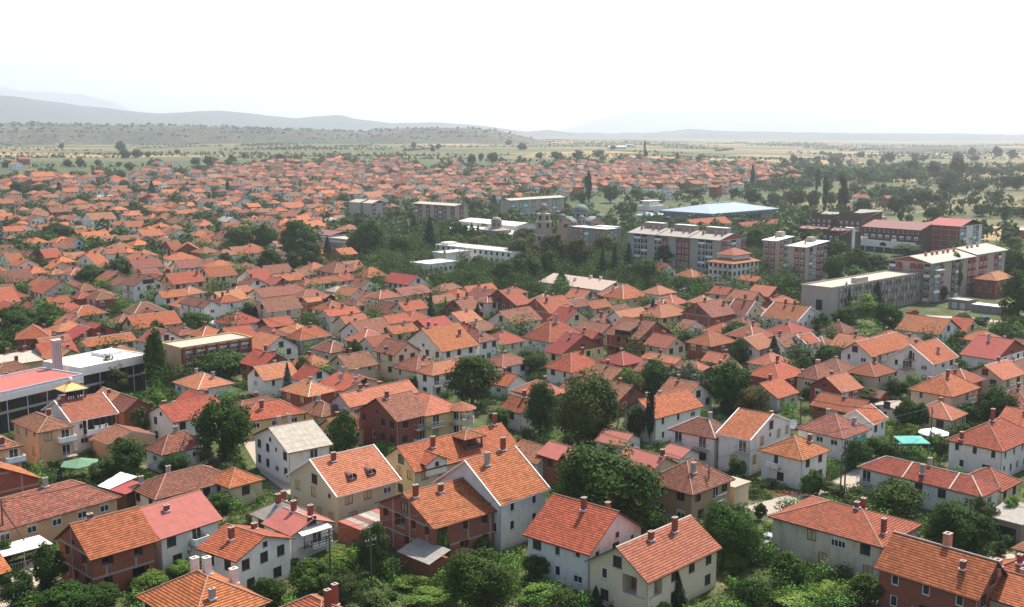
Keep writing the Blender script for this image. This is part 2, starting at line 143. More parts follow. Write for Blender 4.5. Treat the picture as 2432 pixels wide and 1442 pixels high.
(-14.77, 380.03, 0.0, 46.0, 14.2, 6.5, 4.72, 'G', 32.0, 'c', 'o', 'cream house with a bright orange roof above the brick gables', {'ch': [(0.5, 0.4, 1.2, 'r')]}),
(-15.06, 336.2, 0.0, 46.0, 8.3, 9.3, 5.47, 'G', 35.0, 'k', 'b', 'brick gabled house with three slim chimneys and a white awning', {'ch': [(0.25, 0.5, 1.6, 'r'), (0.7, 0.5, 1.6, 'r')]}),
(-25.25, 354.46, 0.0, 46.0, 10.9, 8.0, 4.85, 'G', 27.0, 'c', 'b', 'brown roof between the pale orange hip roof and the brick gables', {'ch': [(0.6, 0.6, 0.8, 'r')]}),
(-7.91, 350.31, 0.0, 46.0, 6.8, 6.5, 5.84, 'h', 23.0, 'w', 'b', 'white tower like house with a small brown hip roof between brick gables', {}),
(-35.75, 315.26, 0.0, 46.0, 8.9, 6.5, 4.97, 'G', 33.0, 'c', 'o', 'cream house with an orange roof and white pipe, centre of the town', {'ch': [(0.6, 0.6, 1.0, 'r')]}),
(-33.07, 301.62, 0.0, 46.0, 9.8, 7.0, 4.42, 'G', 27.0, 'c', 'o', 'low orange roof in front of the cream house with the white pipe', {}),
(-24.71, 311.69, 0.0, 46.0, 10.9, 8.0, 4.42, 'G', 27.0, 'k', 'r', 'red roofed workshop behind the big white gabled house', {'ch': [(0.6, 0.8, 0.9, 'r')]}),
(-55.02, 325.3, 0.0, 46.0, 12.3, 6.5, 5.47, 'G', 27.0, 'w', 'o', 'white gabled house with a red orange roof and capped chimneys', {'ch': [(0.35, 0.6, 1.0, 'r'), (0.6, 0.5, 1.0, 'r')]}),
(-48.09, 313.81, 0.0, 46.0, 9.2, 7.2, 4.85, 'G', 32.0, 'c', 's', 'cream gabled house with a salmon roof in front of the white gabled one', {'ch': [(0.5, 0.5, 1.0, 'r')]}),
(-65.86, 348.58, 0.0, 46.0, 12.3, 5.2, 6.21, 'G', 25.0, 'k', 's', 'tall unfinished house with dark openings and a pale salmon roof', {'f': 1, 'ch': [(0.5, 0.6, 1.3, 'r')], 'xd': 1}),
(-75.02, 331.9, 0.0, 46.0, 13.2, 8.8, 5.84, 'G', 39, 'c', 'b', 'cream house with white eaves, a long balcony and a brown roof', {'ch': [(0.2, 0.7, 0.8, 'r'), (0.7, 0.7, 0.8, 'r')], 'bal': [('R', 0.6, 5, 0)], 'fas': 'w'}),
(-84.86, 367.95, 0.0, 46.0, 17.3, 10.4, 4.85, 'G', 27.0, 'c', 'b', 'brown roofed house behind the cream one with white eaves', {'ch': [(0.3, 0.6, 1.2, 'r'), (0.75, 0.5, 1.2, 'r')]}),
(-51.05, 356.31, 0.0, 46.0, 5, 12.0, 3.86, 'h', 27.0, 'c', 'b', 'low brown hip roof between the unfinished house and the cream hip house', {}),
(-133.47, 382.28, 0.0, 46.0, 12.1, 10.0, 6.83, 'g', 29.6, 'w', 'b', 'white three storey house with rows of dark windows in its gable, mid left', {'ch': [(0.5, 0.4, 0.8, 'r'), (0.8, 0.6, 0.6, 'r')], 'bal': [('L', 0.5, 6, 0), ('L', 0.5, 6, 1)], 'rows': 1}),
(-118.56, 367.61, 0.0, 46.0, 10.3, 6.5, 4.72, 'G', 32.8, 'w', 'o', 'white cottage with an orange gable roof below the three storey white house', {'ch': [(0.4, 0.5, 0.8, 'r')]}),
(-122.49, 391.74, 0.0, 46.0, 13.6, 10.8, 6.09, 'G', 33.0, 'l', 'o', 'peach house with a dark roof terrace opening in its orange roof', {'ch': [(0.85, 0.3, 1.6, 'r')], 'bal': [('R', 0.35, 3, 0)]}),
(-114.11, 409.81, 0.0, 46.0, 12.3, 9.4, 6.21, 'G', 35.7, 'c', 'o', 'cream house with brown shutters and an orange gable roof, mid left', {'ch': [(0.2, 0.7, 0.7, 'r'), (0.6, 0.7, 0.7, 'r')], 'shut': 1}),
(-137.19, 449.24, 0.0, 46.0, 11.0, 9.5, 4.85, 'G', 32.0, 'w', 'b', 'white house with a brown roof above the peach house', {'ch': [(0.6, 0.6, 0.7, 'r')]}),
(-130.75, 460.41, 0.0, 46.0, 7.0, 8.0, 4.6, 'G', 32.0, 'w', 'b', 'brown roofed house joined right of the white one above the peach house', {'ch': [(0.5, 0.5, 0.8, 'r')]}),
(-153.12, 441.46, 0.0, 46.0, 13.0, 10.2, 5.59, 'G', 33.0, 'y', 'b', 'ochre house with a dark open balcony and brown roof, mid left', {'ch': [(0.35, 0.6, 1.2, 'r'), (0.65, 0.6, 1.4, 'r')]}),
(-164.94, 479.83, 0.0, 46.0, 7.3, 15.2, 4.6, 'h', 31.0, 'w', 's', 'white house with a bright salmon hip roof behind the ochre house', {'ch': [(0.4, 0.9, 0.8, 'w')]}),
(-98.09, 382.11, 0.0, 46.0, 11.2, 6.5, 4.23, 'h', 31.0, 'w', 's', 'white house with a light orange hip roof and tall chimney left of centre', {'ch': [(0.3, 0.6, 1.5, 'r')]}),
(-97.88, 342.63, 0.0, 46.0, 6.8, 15.7, 5.34, 'g', 33.0, 'w', 'b', 'house with a dark open gable and brown roof below the cream shuttered house', {'ch': [(0.7, 0.4, 2.4, 'e')]}),
(-94.67, 352.03, 0.0, 46.0, 8.6, 6.5, 5.47, 'h', 31.0, 'w', 'o', 'white house with an orange hip roof right of the dark open gable', {'ch': [(0.3, 0.5, 1.6, 'r')]}),
(-162.27, 374.25, 0.0, 46.0, 13.8, 8.4, 5.34, 'g', 30.3, 'p', 'o', 'pink gabled house with one dark window at left', {'ch': [(0.7, 0.6, 0.8, 'r')]}),
(-153.57, 359.14, 0.0, 46.0, 7.7, 6.5, 4.05, 'G', 32.0, 'k', 'o', 'brick house with an orange roof in front of the pink gabled house', {'ch': [(0.5, 0.5, 1.2, 'r')]}),
(-138.22, 359.58, 0.0, 46.0, 7.8, 9.0, 5.22, 'h', 31.0, 'k', 'b', 'unplastered grey brown house with a folded hip roof right of the pink gable', {'ch': [(0.5, 0.9, 0.8, 'w')]}),
(-146.66, 365.7, 0.0, 46.0, 6.8, 6.5, 4.72, 'h', 31.0, 'k', 'o', 'brick part of a house with an orange roof beside the folded hip roof', {'ch': [(0.5, 0.9, 0.6, 'r')]}),
(-157.46, 349.56, 0.0, 46.0, 6.8, 7.0, 3.13, 'g', 33.0, 'c', 'r', 'small cream garden house with a red roof at left', {}),
(-168.44, 353.68, 0.0, 46.0, 8.1, 15.2, 4.97, 'G', 28.4, 'w', 'r', 'house with a plain red roof at the left edge above the trees', {'ch': [(0.3, 0.6, 0.9, 'r')]}),
(-177.18, 438.12, 0.0, 46.0, 6.8, 12.7, 4.42, 'h', 31.0, 'w', 's', 'white cottage with an orange pyramid roof left of the garden trees, mid left', {'ch': [(0.5, 0.8, 0.8, 'r')]}),
(-183.53, 432.95, 0.0, 46.0, 6.8, 6.5, 4.23, 'h', 31.0, 'w', 's', 'white cottage with an orange roof joined left of the pyramid roofed one', {}),
(-190.53, 408.74, 0.0, 46.0, 11.5, 14.1, 4.23, 'G', 30.1, 'c', 'b', 'long house with an orange brown roof and two chimneys at the left edge', {'ch': [(0.1, 0.6, 1.2, 'r'), (0.5, 0.7, 0.8, 'r')]}),
(-177.04, 463.79, 0.0, 46.0, 6.8, 22.2, 4.42, 'G', 20.3, 'w', 'o', 'white gabled house with an orange roof and three chimneys above the garden trees, mid left', {'ch': [(0.35, 0.6, 0.8, 'r'), (0.7, 0.5, 1.1, 'r')]}),
(-219.23, 536.64, 0.0, 46.0, 12.7, 11.0, 4.97, 'g', 32.0, 'u', 'o', 'pale blue house with a bright orange roof at left', {'ch': []}),
(-220.32, 491.74, 0.0, 46.0, 9.0, 11.7, 4.42, 'g', 32.0, 'k', 'b', 'brown roofed house with two slim chimneys left of the pale blue house', {'ch': [(0.5, 0.4, 1.1, 'r'), (0.5, 0.7, 1.1, 'r')]}),
(-210.81, 491.74, 0.0, 46.0, 8.2, 11.3, 4.42, 'G', 32.0, 'k', 'o', 'brick gabled house with an orange roof below the pale blue house', {}),
(-215.11, 467.59, 0.0, 46.0, 7.0, 17.2, 4.42, 'G', 25.5, 'w', 'o', 'red orange roofed house at left above the cut satellite mast', {'ch': [(0.3, 0.6, 0.7, 'w')]}),
(-163.63, 523.94, 0.0, 46.0, 6.8, 11.0, 4.85, 'G', 36.0, 'k', 'o', 'tall brick gable with a bright orange roof, upper left of the park', {'ch': [(0.5, 0.5, 0.9, 'r')]}),
(-159.67, 514.28, 0.0, 18.0, 13.2, 11.0, 4.72, 'g', 31.9, 'k', 'o', 'brick house whose orange gable faces the viewer, upper left of the park', {}),
(37.36, 362.39, 0.0, 42.5, 13.0, 10.3, 5.22, 'h', 36.4, 'y', 'o', 'yellow house with a broad orange hip roof below the long pale barrack roof', {'ch': [(0.25, 0.75, 1.2, 'e'), (0.45, 0.6, 1.0, 'e')]}),
(11.6, 330.57, 0.0, 42.5, 12.2, 13.2, 5.47, 'G', 31.8, 'k', 'o', 'brick house with an orange roof and black gabled loggia, right of centre', {'ch': [(0.25, 0.35, 1.4, 'r'), (0.75, 0.6, 1.2, 'r')], 'f': 1, 'xd': 1}),
(19.83, 345.2, 0.0, 42.5, 8.3, 6.5, 5.1, 'G', 33.0, 'e', 'b', 'grey walled house with a brown roof joined to the brick one with black loggia', {'ch': [(0.3, 0.8, 0.5, 'r')]}),
(26.14, 348.56, 0.0, 42.5, 9.5, 6.5, 4.05, 'G', 33.0, 'c', 'o', 'low house with a light orange roof left of the yellow hip roofed house', {}),
(33.23, 326.07, 0.0, 42.5, 12.9, 6.5, 4.6, 'G', 33.0, 'w', 's', 'low house with a salmon roof left of the leaning conifer', {}),
(45.21, 326.5, 0.0, 42.5, 14.7, 10.0, 4.85, 'h', 31.0, 'y', 's', 'yellow house with a salmon hip roof and outside stair', {'ch': [(0.3, 0.6, 0.8, 'r'), (0.6, 0.6, 1.0, 'r')], 'bal': [('R', 0.6, 4, 0)]}),
(59.85, 323.06, 0.0, 42.5, 12.3, 12.1, 5.59, 'G', 33.0, 'k', 'b', 'brick house with concrete bands and a brown roof beside the cream white edged house', {'ch': [(0.35, 0.5, 1.0, 'r'), (0.85, 0.3, 1.3, 'r')], 'f': 1, 'frame': 1}),
(71.06, 327.68, 0.0, 42.5, 9.2, 7.6, 5.72, 'g', 39, 'c', 'b', 'cream house with white roof edges and a square dark window', {'v': 1, 'ch': [(0.5, 0.5, 1.6, 'r')]}),
(59.62, 436.42, 0.0, 42.5, 10.6, 6.5, 4.72, 'g', 33.0, 'w', 'r', 'white house with a red gable roof in front of the long grey apartment block', {}),
(70.49, 422.7, 0.0, 42.5, 9.3, 9.9, 4.6, 'h', 30.0, 'w', 'o', 'white house with a broad orange hip roof left of the stepped white villa', {'ch': [(0.3, 0.5, 0.8, 'r'), (0.9, 0.7, 0.8, 'r')]}),
(91.05, 404.59, 0.0, 42.5, 6.8, 8.6, 5.47, 'g', 27.0, 'y', 'o', 'yellow house with an orange roof right below the stepped white villa', {'ch': [(0.5, 0.5, 1.4, 'r')], 'bal': [('R', 0.5, 3, 0)]}),
(0.0, 317.87, 0.0, 46.0, 13.6, 11.0, 4.42, 'G', 32.0, 'w', 'b', 'long low white house with a weathered brown roof, left of the big orange hip roof', {'ch': []}),
(27.47, 327.26, 0.0, 42.5, 5.9, 7.0, 2.94, 'G', 33.0, 'w', 'b', 'low shed with a weathered roof behind the large unfinished brick house', {}),
(1.35, 347.17, 0.0, 42.5, 7.7, 17.0, 5.47, 'G', 25.7, 'k', 'o', 'orange roofed half of the brick house above the long low white one', {'ch': [(0.4, 0.4, 1.2, 'e')]}),
(32.16, 388.65, 0.0, 42.5, 16.5, 32.8, 4.42, 'g', 18.0, 'w', 'n', 'long white barrack with a pale sheet roof and a row of vents beside the park', {'ch': [(0.3, 0.3, 0.8, 'w'), (0.45, 0.3, 0.8, 'w'), (0.6, 0.5, 0.8, 'w'), (0.75, 0.5, 0.8, 'w')]}),
(178.03, 398.67, 0.0, 42.5, 16.0, 8.7, 6.58, 'h', 30.0, 'k', 's', 'three storey brick villa with a bright salmon roof beside the grey garages', {'ch': []}),
(110.59, 661.87, 0.0, 42.5, 38.1, 12.3, 4.6, 'G', 32.0, 'c', 'r', 'long low building with a red roof behind the grey apartment block', {'ch': []}),
(138.77, 652.85, 0.0, 42.5, 46.0, 9.0, 4.6, 'G', 32.0, 'c', 'r', 'second long red roofed building nearer the blue sports hall', {'ch': []}),
]
MIDH='''
-282.8 668.2 0.0 42.0 10.2 11.5 4.2 h 28 w b
-271.7 586.8 0.0 42.0 6.4 6.8 4.2 h 28 c b
-252.4 564.4 0.0 44.0 9.8 12.1 3.6 h 28 w b
-281.5 620.4 0.0 47.0 11.9 12.2 5.8 g 31 w b
-257.7 669.9 0.0 43.0 16.7 15.5 7.6 G 31 w b
-239.2 664.4 0.0 43.0 9.7 9.5 4.2 h 28 w b
-226.2 659.2 0.0 42.0 10.5 12.3 4.0 h 28 w b
-230.4 620.4 0.0 48.0 10.1 11.5 4.6 h 28 c o
-238.5 600.9 0.0 47.0 11.7 11.1 4.6 G 31 k o
-227.7 583.0 0.0 43.0 14.9 14.0 4.0 G 31 c o
-224.0 539.9 0.0 46.0 9.9 10.8 5.0 h 28 u o
-199.2 590.4 0.0 48.0 13.3 12.2 5.0 G 31 w o
-198.7 617.1 0.0 42.0 9.6 8.0 4.6 h 28 k o
-181.9 559.8 0.0 46.0 11.5 10.9 4.6 h 28 c b
-198.3 580.1 0.0 42.0 8.4 9.9 4.0 g 31 e b
-172.0 590.4 0.0 42.0 12.0 12.2 5.0 h 28 w b
-159.7 572.6 0.0 48.0 10.4 10.6 5.0 g 31 k s
-157.9 596.6 0.0 43.0 7.8 9.0 5.0 g 31 k s
-159.7 554.4 0.0 46.0 9.5 9.3 4.6 G 31 w s
-145.9 538.7 0.0 48.0 9.3 8.9 4.6 G 31 c b
-130.5 510.8 0.0 44.0 10.0 8.6 5.0 G 31 k b
-193.4 528.8 0.0 44.0 11.8 11.2 4.6 h 28 l b
-194.7 509.9 0.0 43.0 9.5 11.2 4.6 h 28 l b
-187.0 653.8 0.0 41.0 10.4 9.0 5.4 h 28 w o
-167.4 639.3 0.0 46.0 11.4 8.4 6.0 G 31 c o
-178.0 682.9 0.0 45.0 10.2 12.8 5.6 g 31 w g
-215.2 689.7 0.0 44.0 13.7 13.8 4.4 h 28 c b
-230.9 709.1 0.0 43.0 11.3 8.9 4.2 h 28 l b
-244.1 712.7 0.0 43.0 10.0 10.5 4.6 h 28 w b
-209.9 711.6 0.0 43.0 11.4 10.7 4.0 h 28 w b
-203.0 740.1 0.0 47.0 10.3 12.7 4.6 g 31 k b
-231.6 759.2 0.0 45.0 12.0 9.6 5.0 G 31 c o
-252.7 775.1 0.3 42.0 13.4 11.0 5.4 h 28 c o
-263.9 748.7 0.0 43.0 11.8 8.7 5.4 G 31 l b
-298.9 776.1 0.6 46.0 10.8 9.5 5.0 h 28 p s
-317.6 755.1 0.4 44.0 15.0 11.7 6.0 G 31 k b
-330.6 753.9 0.5 45.0 11.9 13.9 6.0 h 28 w b
-352.9 784.4 1.2 47.0 9.4 11.7 4.6 h 28 w b
-317.8 783.0 0.9 49.0 11.7 11.3 5.0 G 31 e b
-334.7 836.5 2.0 49.0 14.2 12.7 5.0 h 28 p o
-350.2 825.4 1.9 43.0 11.9 15.0 5.0 h 28 w b
-310.3 819.5 1.5 47.0 13.2 10.6 5.0 h 28 c b
-289.4 814.1 1.3 49.0 12.9 10.6 5.6 G 31 c b
-388.9 894.1 3.5 48.0 13.6 12.9 5.0 h 28 w o
-377.0 839.7 2.4 43.0 13.1 14.5 4.0 h 28 w b
-420.6 913.7 4.1 42.0 10.8 11.1 5.0 h 28 w b
-381.7 948.4 4.4 49.0 12.8 13.6 5.0 h 28 w o
-375.1 966.4 4.7 41.0 11.7 9.4 5.6 G 31 w o
-338.0 889.9 3.0 42.0 16.4 12.1 4.0 G 31 w p
-335.3 916.6 3.5 44.0 12.4 11.5 5.0 G 31 l b
-321.0 941.1 3.9 42.0 10.9 12.1 4.6 h 28 w b
-288.5 889.0 2.7 44.0 12.8 10.1 4.4 h 28 k b
-264.2 842.2 1.7 41.0 8.4 9.6 4.6 h 28 w o
-257.3 852.6 1.8 42.0 9.2 11.4 5.0 h 28 c b
-250.5 868.4 2.1 42.0 11.5 10.6 5.0 h 28 c b
-227.2 801.1 0.7 45.0 9.6 11.9 4.0 h 28 w b
-218.2 816.5 0.9 49.0 11.6 9.1 6.6 G 31 w o
-204.6 795.6 0.4 45.0 12.1 9.1 4.6 G 31 k b
-196.1 818.2 0.8 44.0 10.7 9.9 5.0 G 31 k s
-230.0 907.6 2.7 45.0 11.4 9.0 5.0 h 28 l b
-283.0 947.0 3.8 44.0 11.3 12.8 4.4 h 28 c b
-298.7 942.4 3.8 44.0 14.7 10.8 6.0 G 31 w s
-267.5 945.5 3.7 48.0 11.2 8.8 6.4 G 31 w b
-465.9 1012.2 6.3 45.0 12.3 10.5 7.0 h 28 w o
-486.9 1121.5 8.8 43.0 22.1 16.2 8.0 G 31 w o
-453.5 1106.3 7.9 43.0 16.0 18.1 8.4 h 28 w o
-432.7 1118.1 8.0 48.0 13.7 15.6 8.4 h 28 w o
-440.9 1174.2 9.9 41.0 10.1 12.0 6.0 h 28 k o
-377.6 1045.6 6.2 46.0 16.1 15.7 8.0 G 31 w o
-417.5 1213.3 10.8 44.0 13.6 10.8 7.0 h 28 w o
-353.5 1079.6 6.7 46.0 14.4 11.9 5.0 h 28 w b
-379.4 1108.1 7.4 47.0 12.8 11.1 4.6 h 28 c b
-358.2 983.4 4.9 42.0 17.7 15.0 5.0 G 31 w b
-505.9 1124.0 9.1 48.0 14.0 16.1 6.5 h 28 w s
-604.3 1335.2 17.1 48.0 13.7 14.2 6.0 g 31 w s
-639.6 1433.2 20.2 46.0 14.2 11.4 7.0 G 31 k s
-442.0 1373.9 16.3 46.0 13.3 14.2 7.0 g 31 w r
-415.9 1340.2 15.0 45.0 13.0 13.8 8.0 g 31 w o
-402.4 1266.3 12.4 46.0 13.3 11.9 6.0 G 31 w r
-313.7 1145.7 7.8 48.0 16.2 12.8 7.0 G 31 w b
-315.2 1211.3 9.8 42.0 11.8 12.0 7.0 g 31 w b
-286.9 1046.6 5.7 49.0 11.0 11.1 5.0 g 31 w o
-321.4 1124.4 7.4 41.0 14.2 12.8 5.0 G 31 c b
-245.5 992.8 4.5 42.0 12.9 10.7 5.0 h 28 w b
-249.3 1049.4 5.6 46.0 12.2 9.8 5.0 h 28 w b
-277.0 1111.9 6.9 42.0 12.5 15.5 6.0 h 28 w b
-309.7 1021.3 5.3 46.0 12.7 11.9 4.6 h 28 l b
-366.1 1194.1 9.7 48.0 13.5 12.0 6.0 h 28 w b
-356.2 1220.4 10.4 41.0 10.6 13.6 6.0 g 31 w s
-367.9 1154.6 8.4 41.0 11.4 11.7 6.0 g 31 e b
-161.2 601.1 0.0 42.0 6.2 6.5 4.0 g 31 k s
-174.7 715.3 0.0 47.0 8.6 7.4 4.4 h 28 w b
-172.7 724.2 0.0 45.0 8.3 6.9 4.4 h 28 w s
-218.7 925.5 3.0 43.0 9.9 9.5 5.0 G 31 w b
-197.5 866.5 1.8 44.0 12.6 11.6 5.0 h 28 w b
-192.5 887.8 2.2 47.0 7.9 8.2 5.0 g 31 c b
-225.1 1021.4 4.9 45.0 14.3 17.0 6.0 g 31 w b
-219.4 961.1 3.7 41.0 9.5 11.9 4.6 h 28 w b
-206.8 956.3 3.6 45.0 9.3 10.6 5.0 g 31 w b
-195.3 957.0 3.5 46.0 9.7 10.2 5.0 g 31 k b
-195.5 1023.5 4.8 44.0 9.7 11.5 5.0 h 28 w b
-175.3 930.8 2.9 45.0 12.0 11.2 7.0 G 31 w o
-160.8 939.7 3.1 48.0 13.5 9.8 6.4 G 31 w o
-183.2 1032.4 5.0 42.0 11.0 10.4 6.4 G 31 c b
-156.2 989.5 4.0 44.0 13.9 12.0 7.0 G 31 l s
-138.3 970.2 3.6 43.0 11.6 12.4 7.0 g 31 w o
-137.5 1025.5 4.7 45.0 11.1 8.6 7.0 G 31 k b
-116.2 976.6 3.7 42.0 13.4 13.3 8.0 G 31 c b
-111.2 1026.5 4.6 46.0 8.4 11.2 7.0 g 31 k b
-138.2 940.0 3.0 45.0 18.3 15.2 6.0 h 28 w b
-118.0 907.8 2.3 48.0 20.4 17.0 5.4 G 31 w b
-96.7 918.8 2.5 42.0 12.7 11.1 4.6 h 28 w b
-78.0 902.2 2.1 43.0 14.8 12.3 4.2 h 28 c b
-166.4 810.6 0.6 48.0 18.8 15.0 5.0 G 31 w o
-164.6 785.2 0.0 47.0 9.9 11.9 4.2 g 31 k o
-148.3 754.2 0.0 48.0 10.4 13.6 5.0 g 31 k b
-135.6 762.3 0.0 42.0 9.5 7.3 6.6 G 31 w o
-149.1 829.7 0.9 44.0 10.3 10.3 5.0 h 28 w b
-141.5 859.0 1.4 48.0 8.2 9.5 5.0 g 31 w b
-132.6 823.5 0.7 41.0 10.7 9.7 4.0 h 28 c b
-116.0 721.6 0.0 45.0 9.4 7.5 4.6 G 31 w b
-116.4 698.9 0.0 47.0 8.2 8.2 5.0 h 28 w g
-162.1 707.5 0.0 42.0 7.4 7.4 5.0 h 28 w s
-154.8 716.4 0.0 48.0 8.0 9.0 5.0 h 28 w b
-135.4 682.2 0.0 47.0 11.5 9.3 5.0 G 31 w s
-124.9 671.1 0.0 46.0 9.8 7.8 4.6 h 28 w o
-132.9 622.7 0.0 46.0 9.9 10.9 5.0 g 31 k o
-114.1 660.1 0.0 48.0 12.1 9.7 3.6 G 31 k b
-91.9 831.6 0.7 48.0 10.2 10.3 4.2 h 28 c b
-68.9 961.7 3.3 48.0 10.0 11.0 5.0 h 28 w r
-86.8 966.7 3.4 46.0 11.3 9.8 4.6 h 28 w s
-51.2 919.7 2.4 42.0 12.4 12.7 4.6 h 28 w b
-38.8 922.5 2.5 44.0 12.7 11.1 4.4 h 28 w b
-29.1 962.2 3.3 42.0 11.6 10.7 5.0 h 28 w b
-12.2 950.0 3.0 42.0 8.7 10.7 5.0 h 28 w s
-71.6 1013.6 4.3 42.0 11.1 9.6 6.0 h 28 w b
-59.0 1057.6 5.2 44.0 11.0 10.6 5.0 G 31 w o
-46.6 1028.6 4.6 44.0 12.1 11.7 5.0 h 28 w g
-66.3 1123.3 6.5 42.0 11.5 13.0 7.0 g 31 w r
-103.4 1056.8 5.2 48.0 12.4 15.0 7.0 g 31 w r
-133.5 1121.4 6.6 46.0 13.5 15.7 7.0 h 28 w b
-155.5 1119.4 6.6 43.0 11.7 14.5 6.0 g 31 w b
-171.5 1118.6 6.6 41.0 10.9 13.7 6.0 h 28 k b
-186.2 1117.9 6.7 48.0 12.2 12.4 6.0 g 31 k b
-217.7 1133.5 7.1 47.0 14.3 12.4 6.0 h 28 l b
-218.6 1066.9 5.8 42.0 11.0 11.2 6.0 g 31 e b
-175.6 1262.1 10.5 45.0 12.1 13.9 8.0 g 31 w r
-152.9 1243.3 9.8 49.0 14.6 12.7 7.0 G 31 e b
-112.2 1237.1 9.4 49.0 11.4 12.3 6.4 g 31 w s
-111.8 1122.1 6.6 46.0 9.9 13.1 7.0 g 31 w r
-16.2 1074.0 5.5 47.0 11.1 12.3 7.0 g 31 w r
-5.0 1106.8 6.1 48.0 10.6 12.0 7.0 g 31 w b
-48.5 1157.8 7.2 48.0 11.3 12.4 6.0 h 28 e b
-181.1 1192.0 8.2 46.0 15.3 12.6 7.0 G 31 w b
-251.1 1368.2 14.5 47.0 12.5 12.1 7.0 G 31 w s
-242.0 1458.3 17.5 43.0 16.7 13.4 7.0 G 31 w r
-215.1 1414.7 15.9 46.0 13.0 16.2 7.0 g 31 w s
-149.2 1381.3 14.5 48.0 12.3 12.3 8.0 g 31 k r
13.0 1265.3 10.2 44.0 11.7 14.1 7.0 g 31 w r
23.8 1230.9 9.1 43.0 13.8 14.6 7.0 g 31 w r
53.2 1304.7 11.6 41.0 12.1 14.6 8.0 g 31 e r
56.8 1213.9 8.5 45.0 10.8 14.0 7.0 g 31 w r
12.5 1122.8 6.5 46.0 11.2 10.2 6.0 G 31 w r
33.9 1158.0 7.2 49.0 9.2 11.3 6.0 g 31 e r
53.4 1122.4 6.5 42.0 11.8 11.1 6.0 h 28 w r
69.8 1140.9 6.9 49.0 8.6 11.6 7.0 g 31 w r
90.7 1281.6 10.9 48.0 14.6 11.6 7.0 h 28 w r
107.1 1263.1 10.3 43.0 13.2 12.6 7.0 h 28 c r
128.8 1251.5 9.5 43.0 11.6 14.1 7.0 h 28 w r
144.5 1273.8 10.0 48.0 9.2 11.8 7.0 g 31 w r
157.7 1228.3 8.2 47.0 12.0 9.9 8.0 h 28 l r
32.8 1049.0 5.0 43.0 10.5 12.4 4.6 h 28 l r
52.7 974.6 3.5 49.0 10.7 11.8 5.0 h 28 w r
73.8 1028.1 4.6 47.0 11.9 9.1 5.0 G 31 w r
88.9 1072.2 5.5 45.0 10.0 9.0 5.0 G 31 k r
106.1 1044.8 4.8 43.0 12.7 10.2 5.0 h 28 w r
125.9 1004.0 3.8 42.0 10.4 10.3 8.0 h 28 w s
137.9 962.0 2.9 41.0 13.6 10.2 10.0 G 31 w r
176.8 1074.5 4.4 42.0 15.6 12.5 7.0 G 31 k o
192.0 1077.8 4.3 49.0 9.5 12.8 7.0 g 31 w o
187.1 998.5 3.0 48.0 8.0 10.0 9.0 g 31 k s
201.8 1031.9 3.4 47.0 8.2 9.0 8.0 g 31 c s
220.4 1067.9 3.7 49.0 11.5 10.7 8.0 h 28 w s
265.3 1168.4 4.6 47.0 11.6 9.6 7.0 h 28 k b
237.0 1341.9 9.9 47.0 11.3 11.0 6.0 h 28 w s
267.4 1354.6 9.5 45.0 12.9 11.6 6.0 h 28 w r
84.9 1338.6 12.8 42.0 9.2 10.8 7.0 g 31 e g
101.3 1400.0 15.0 45.0 12.7 12.1 7.0 G 31 w r
6.0 926.4 2.5 42.0 7.9 9.7 5.0 h 28 w b
16.0 962.3 3.2 43.0 10.7 8.9 5.0 h 28 w b
6.2 1058.1 5.2 46.0 9.1 9.6 5.0 h 28 w r
16.9 1073.3 5.5 44.0 9.5 8.0 5.0 h 28 w r
299.3 1253.8 6.1 44.0 9.5 11.5 8.0 g 31 k r
561.8 1809.7 8.0 48.0 13.4 9.8 8.0 G 31 w s
296.7 919.6 1.0 49.0 9.4 12.9 6.0 g 31 w r
311.0 908.2 0.8 42.0 11.9 9.0 6.0 G 31 k r
'''
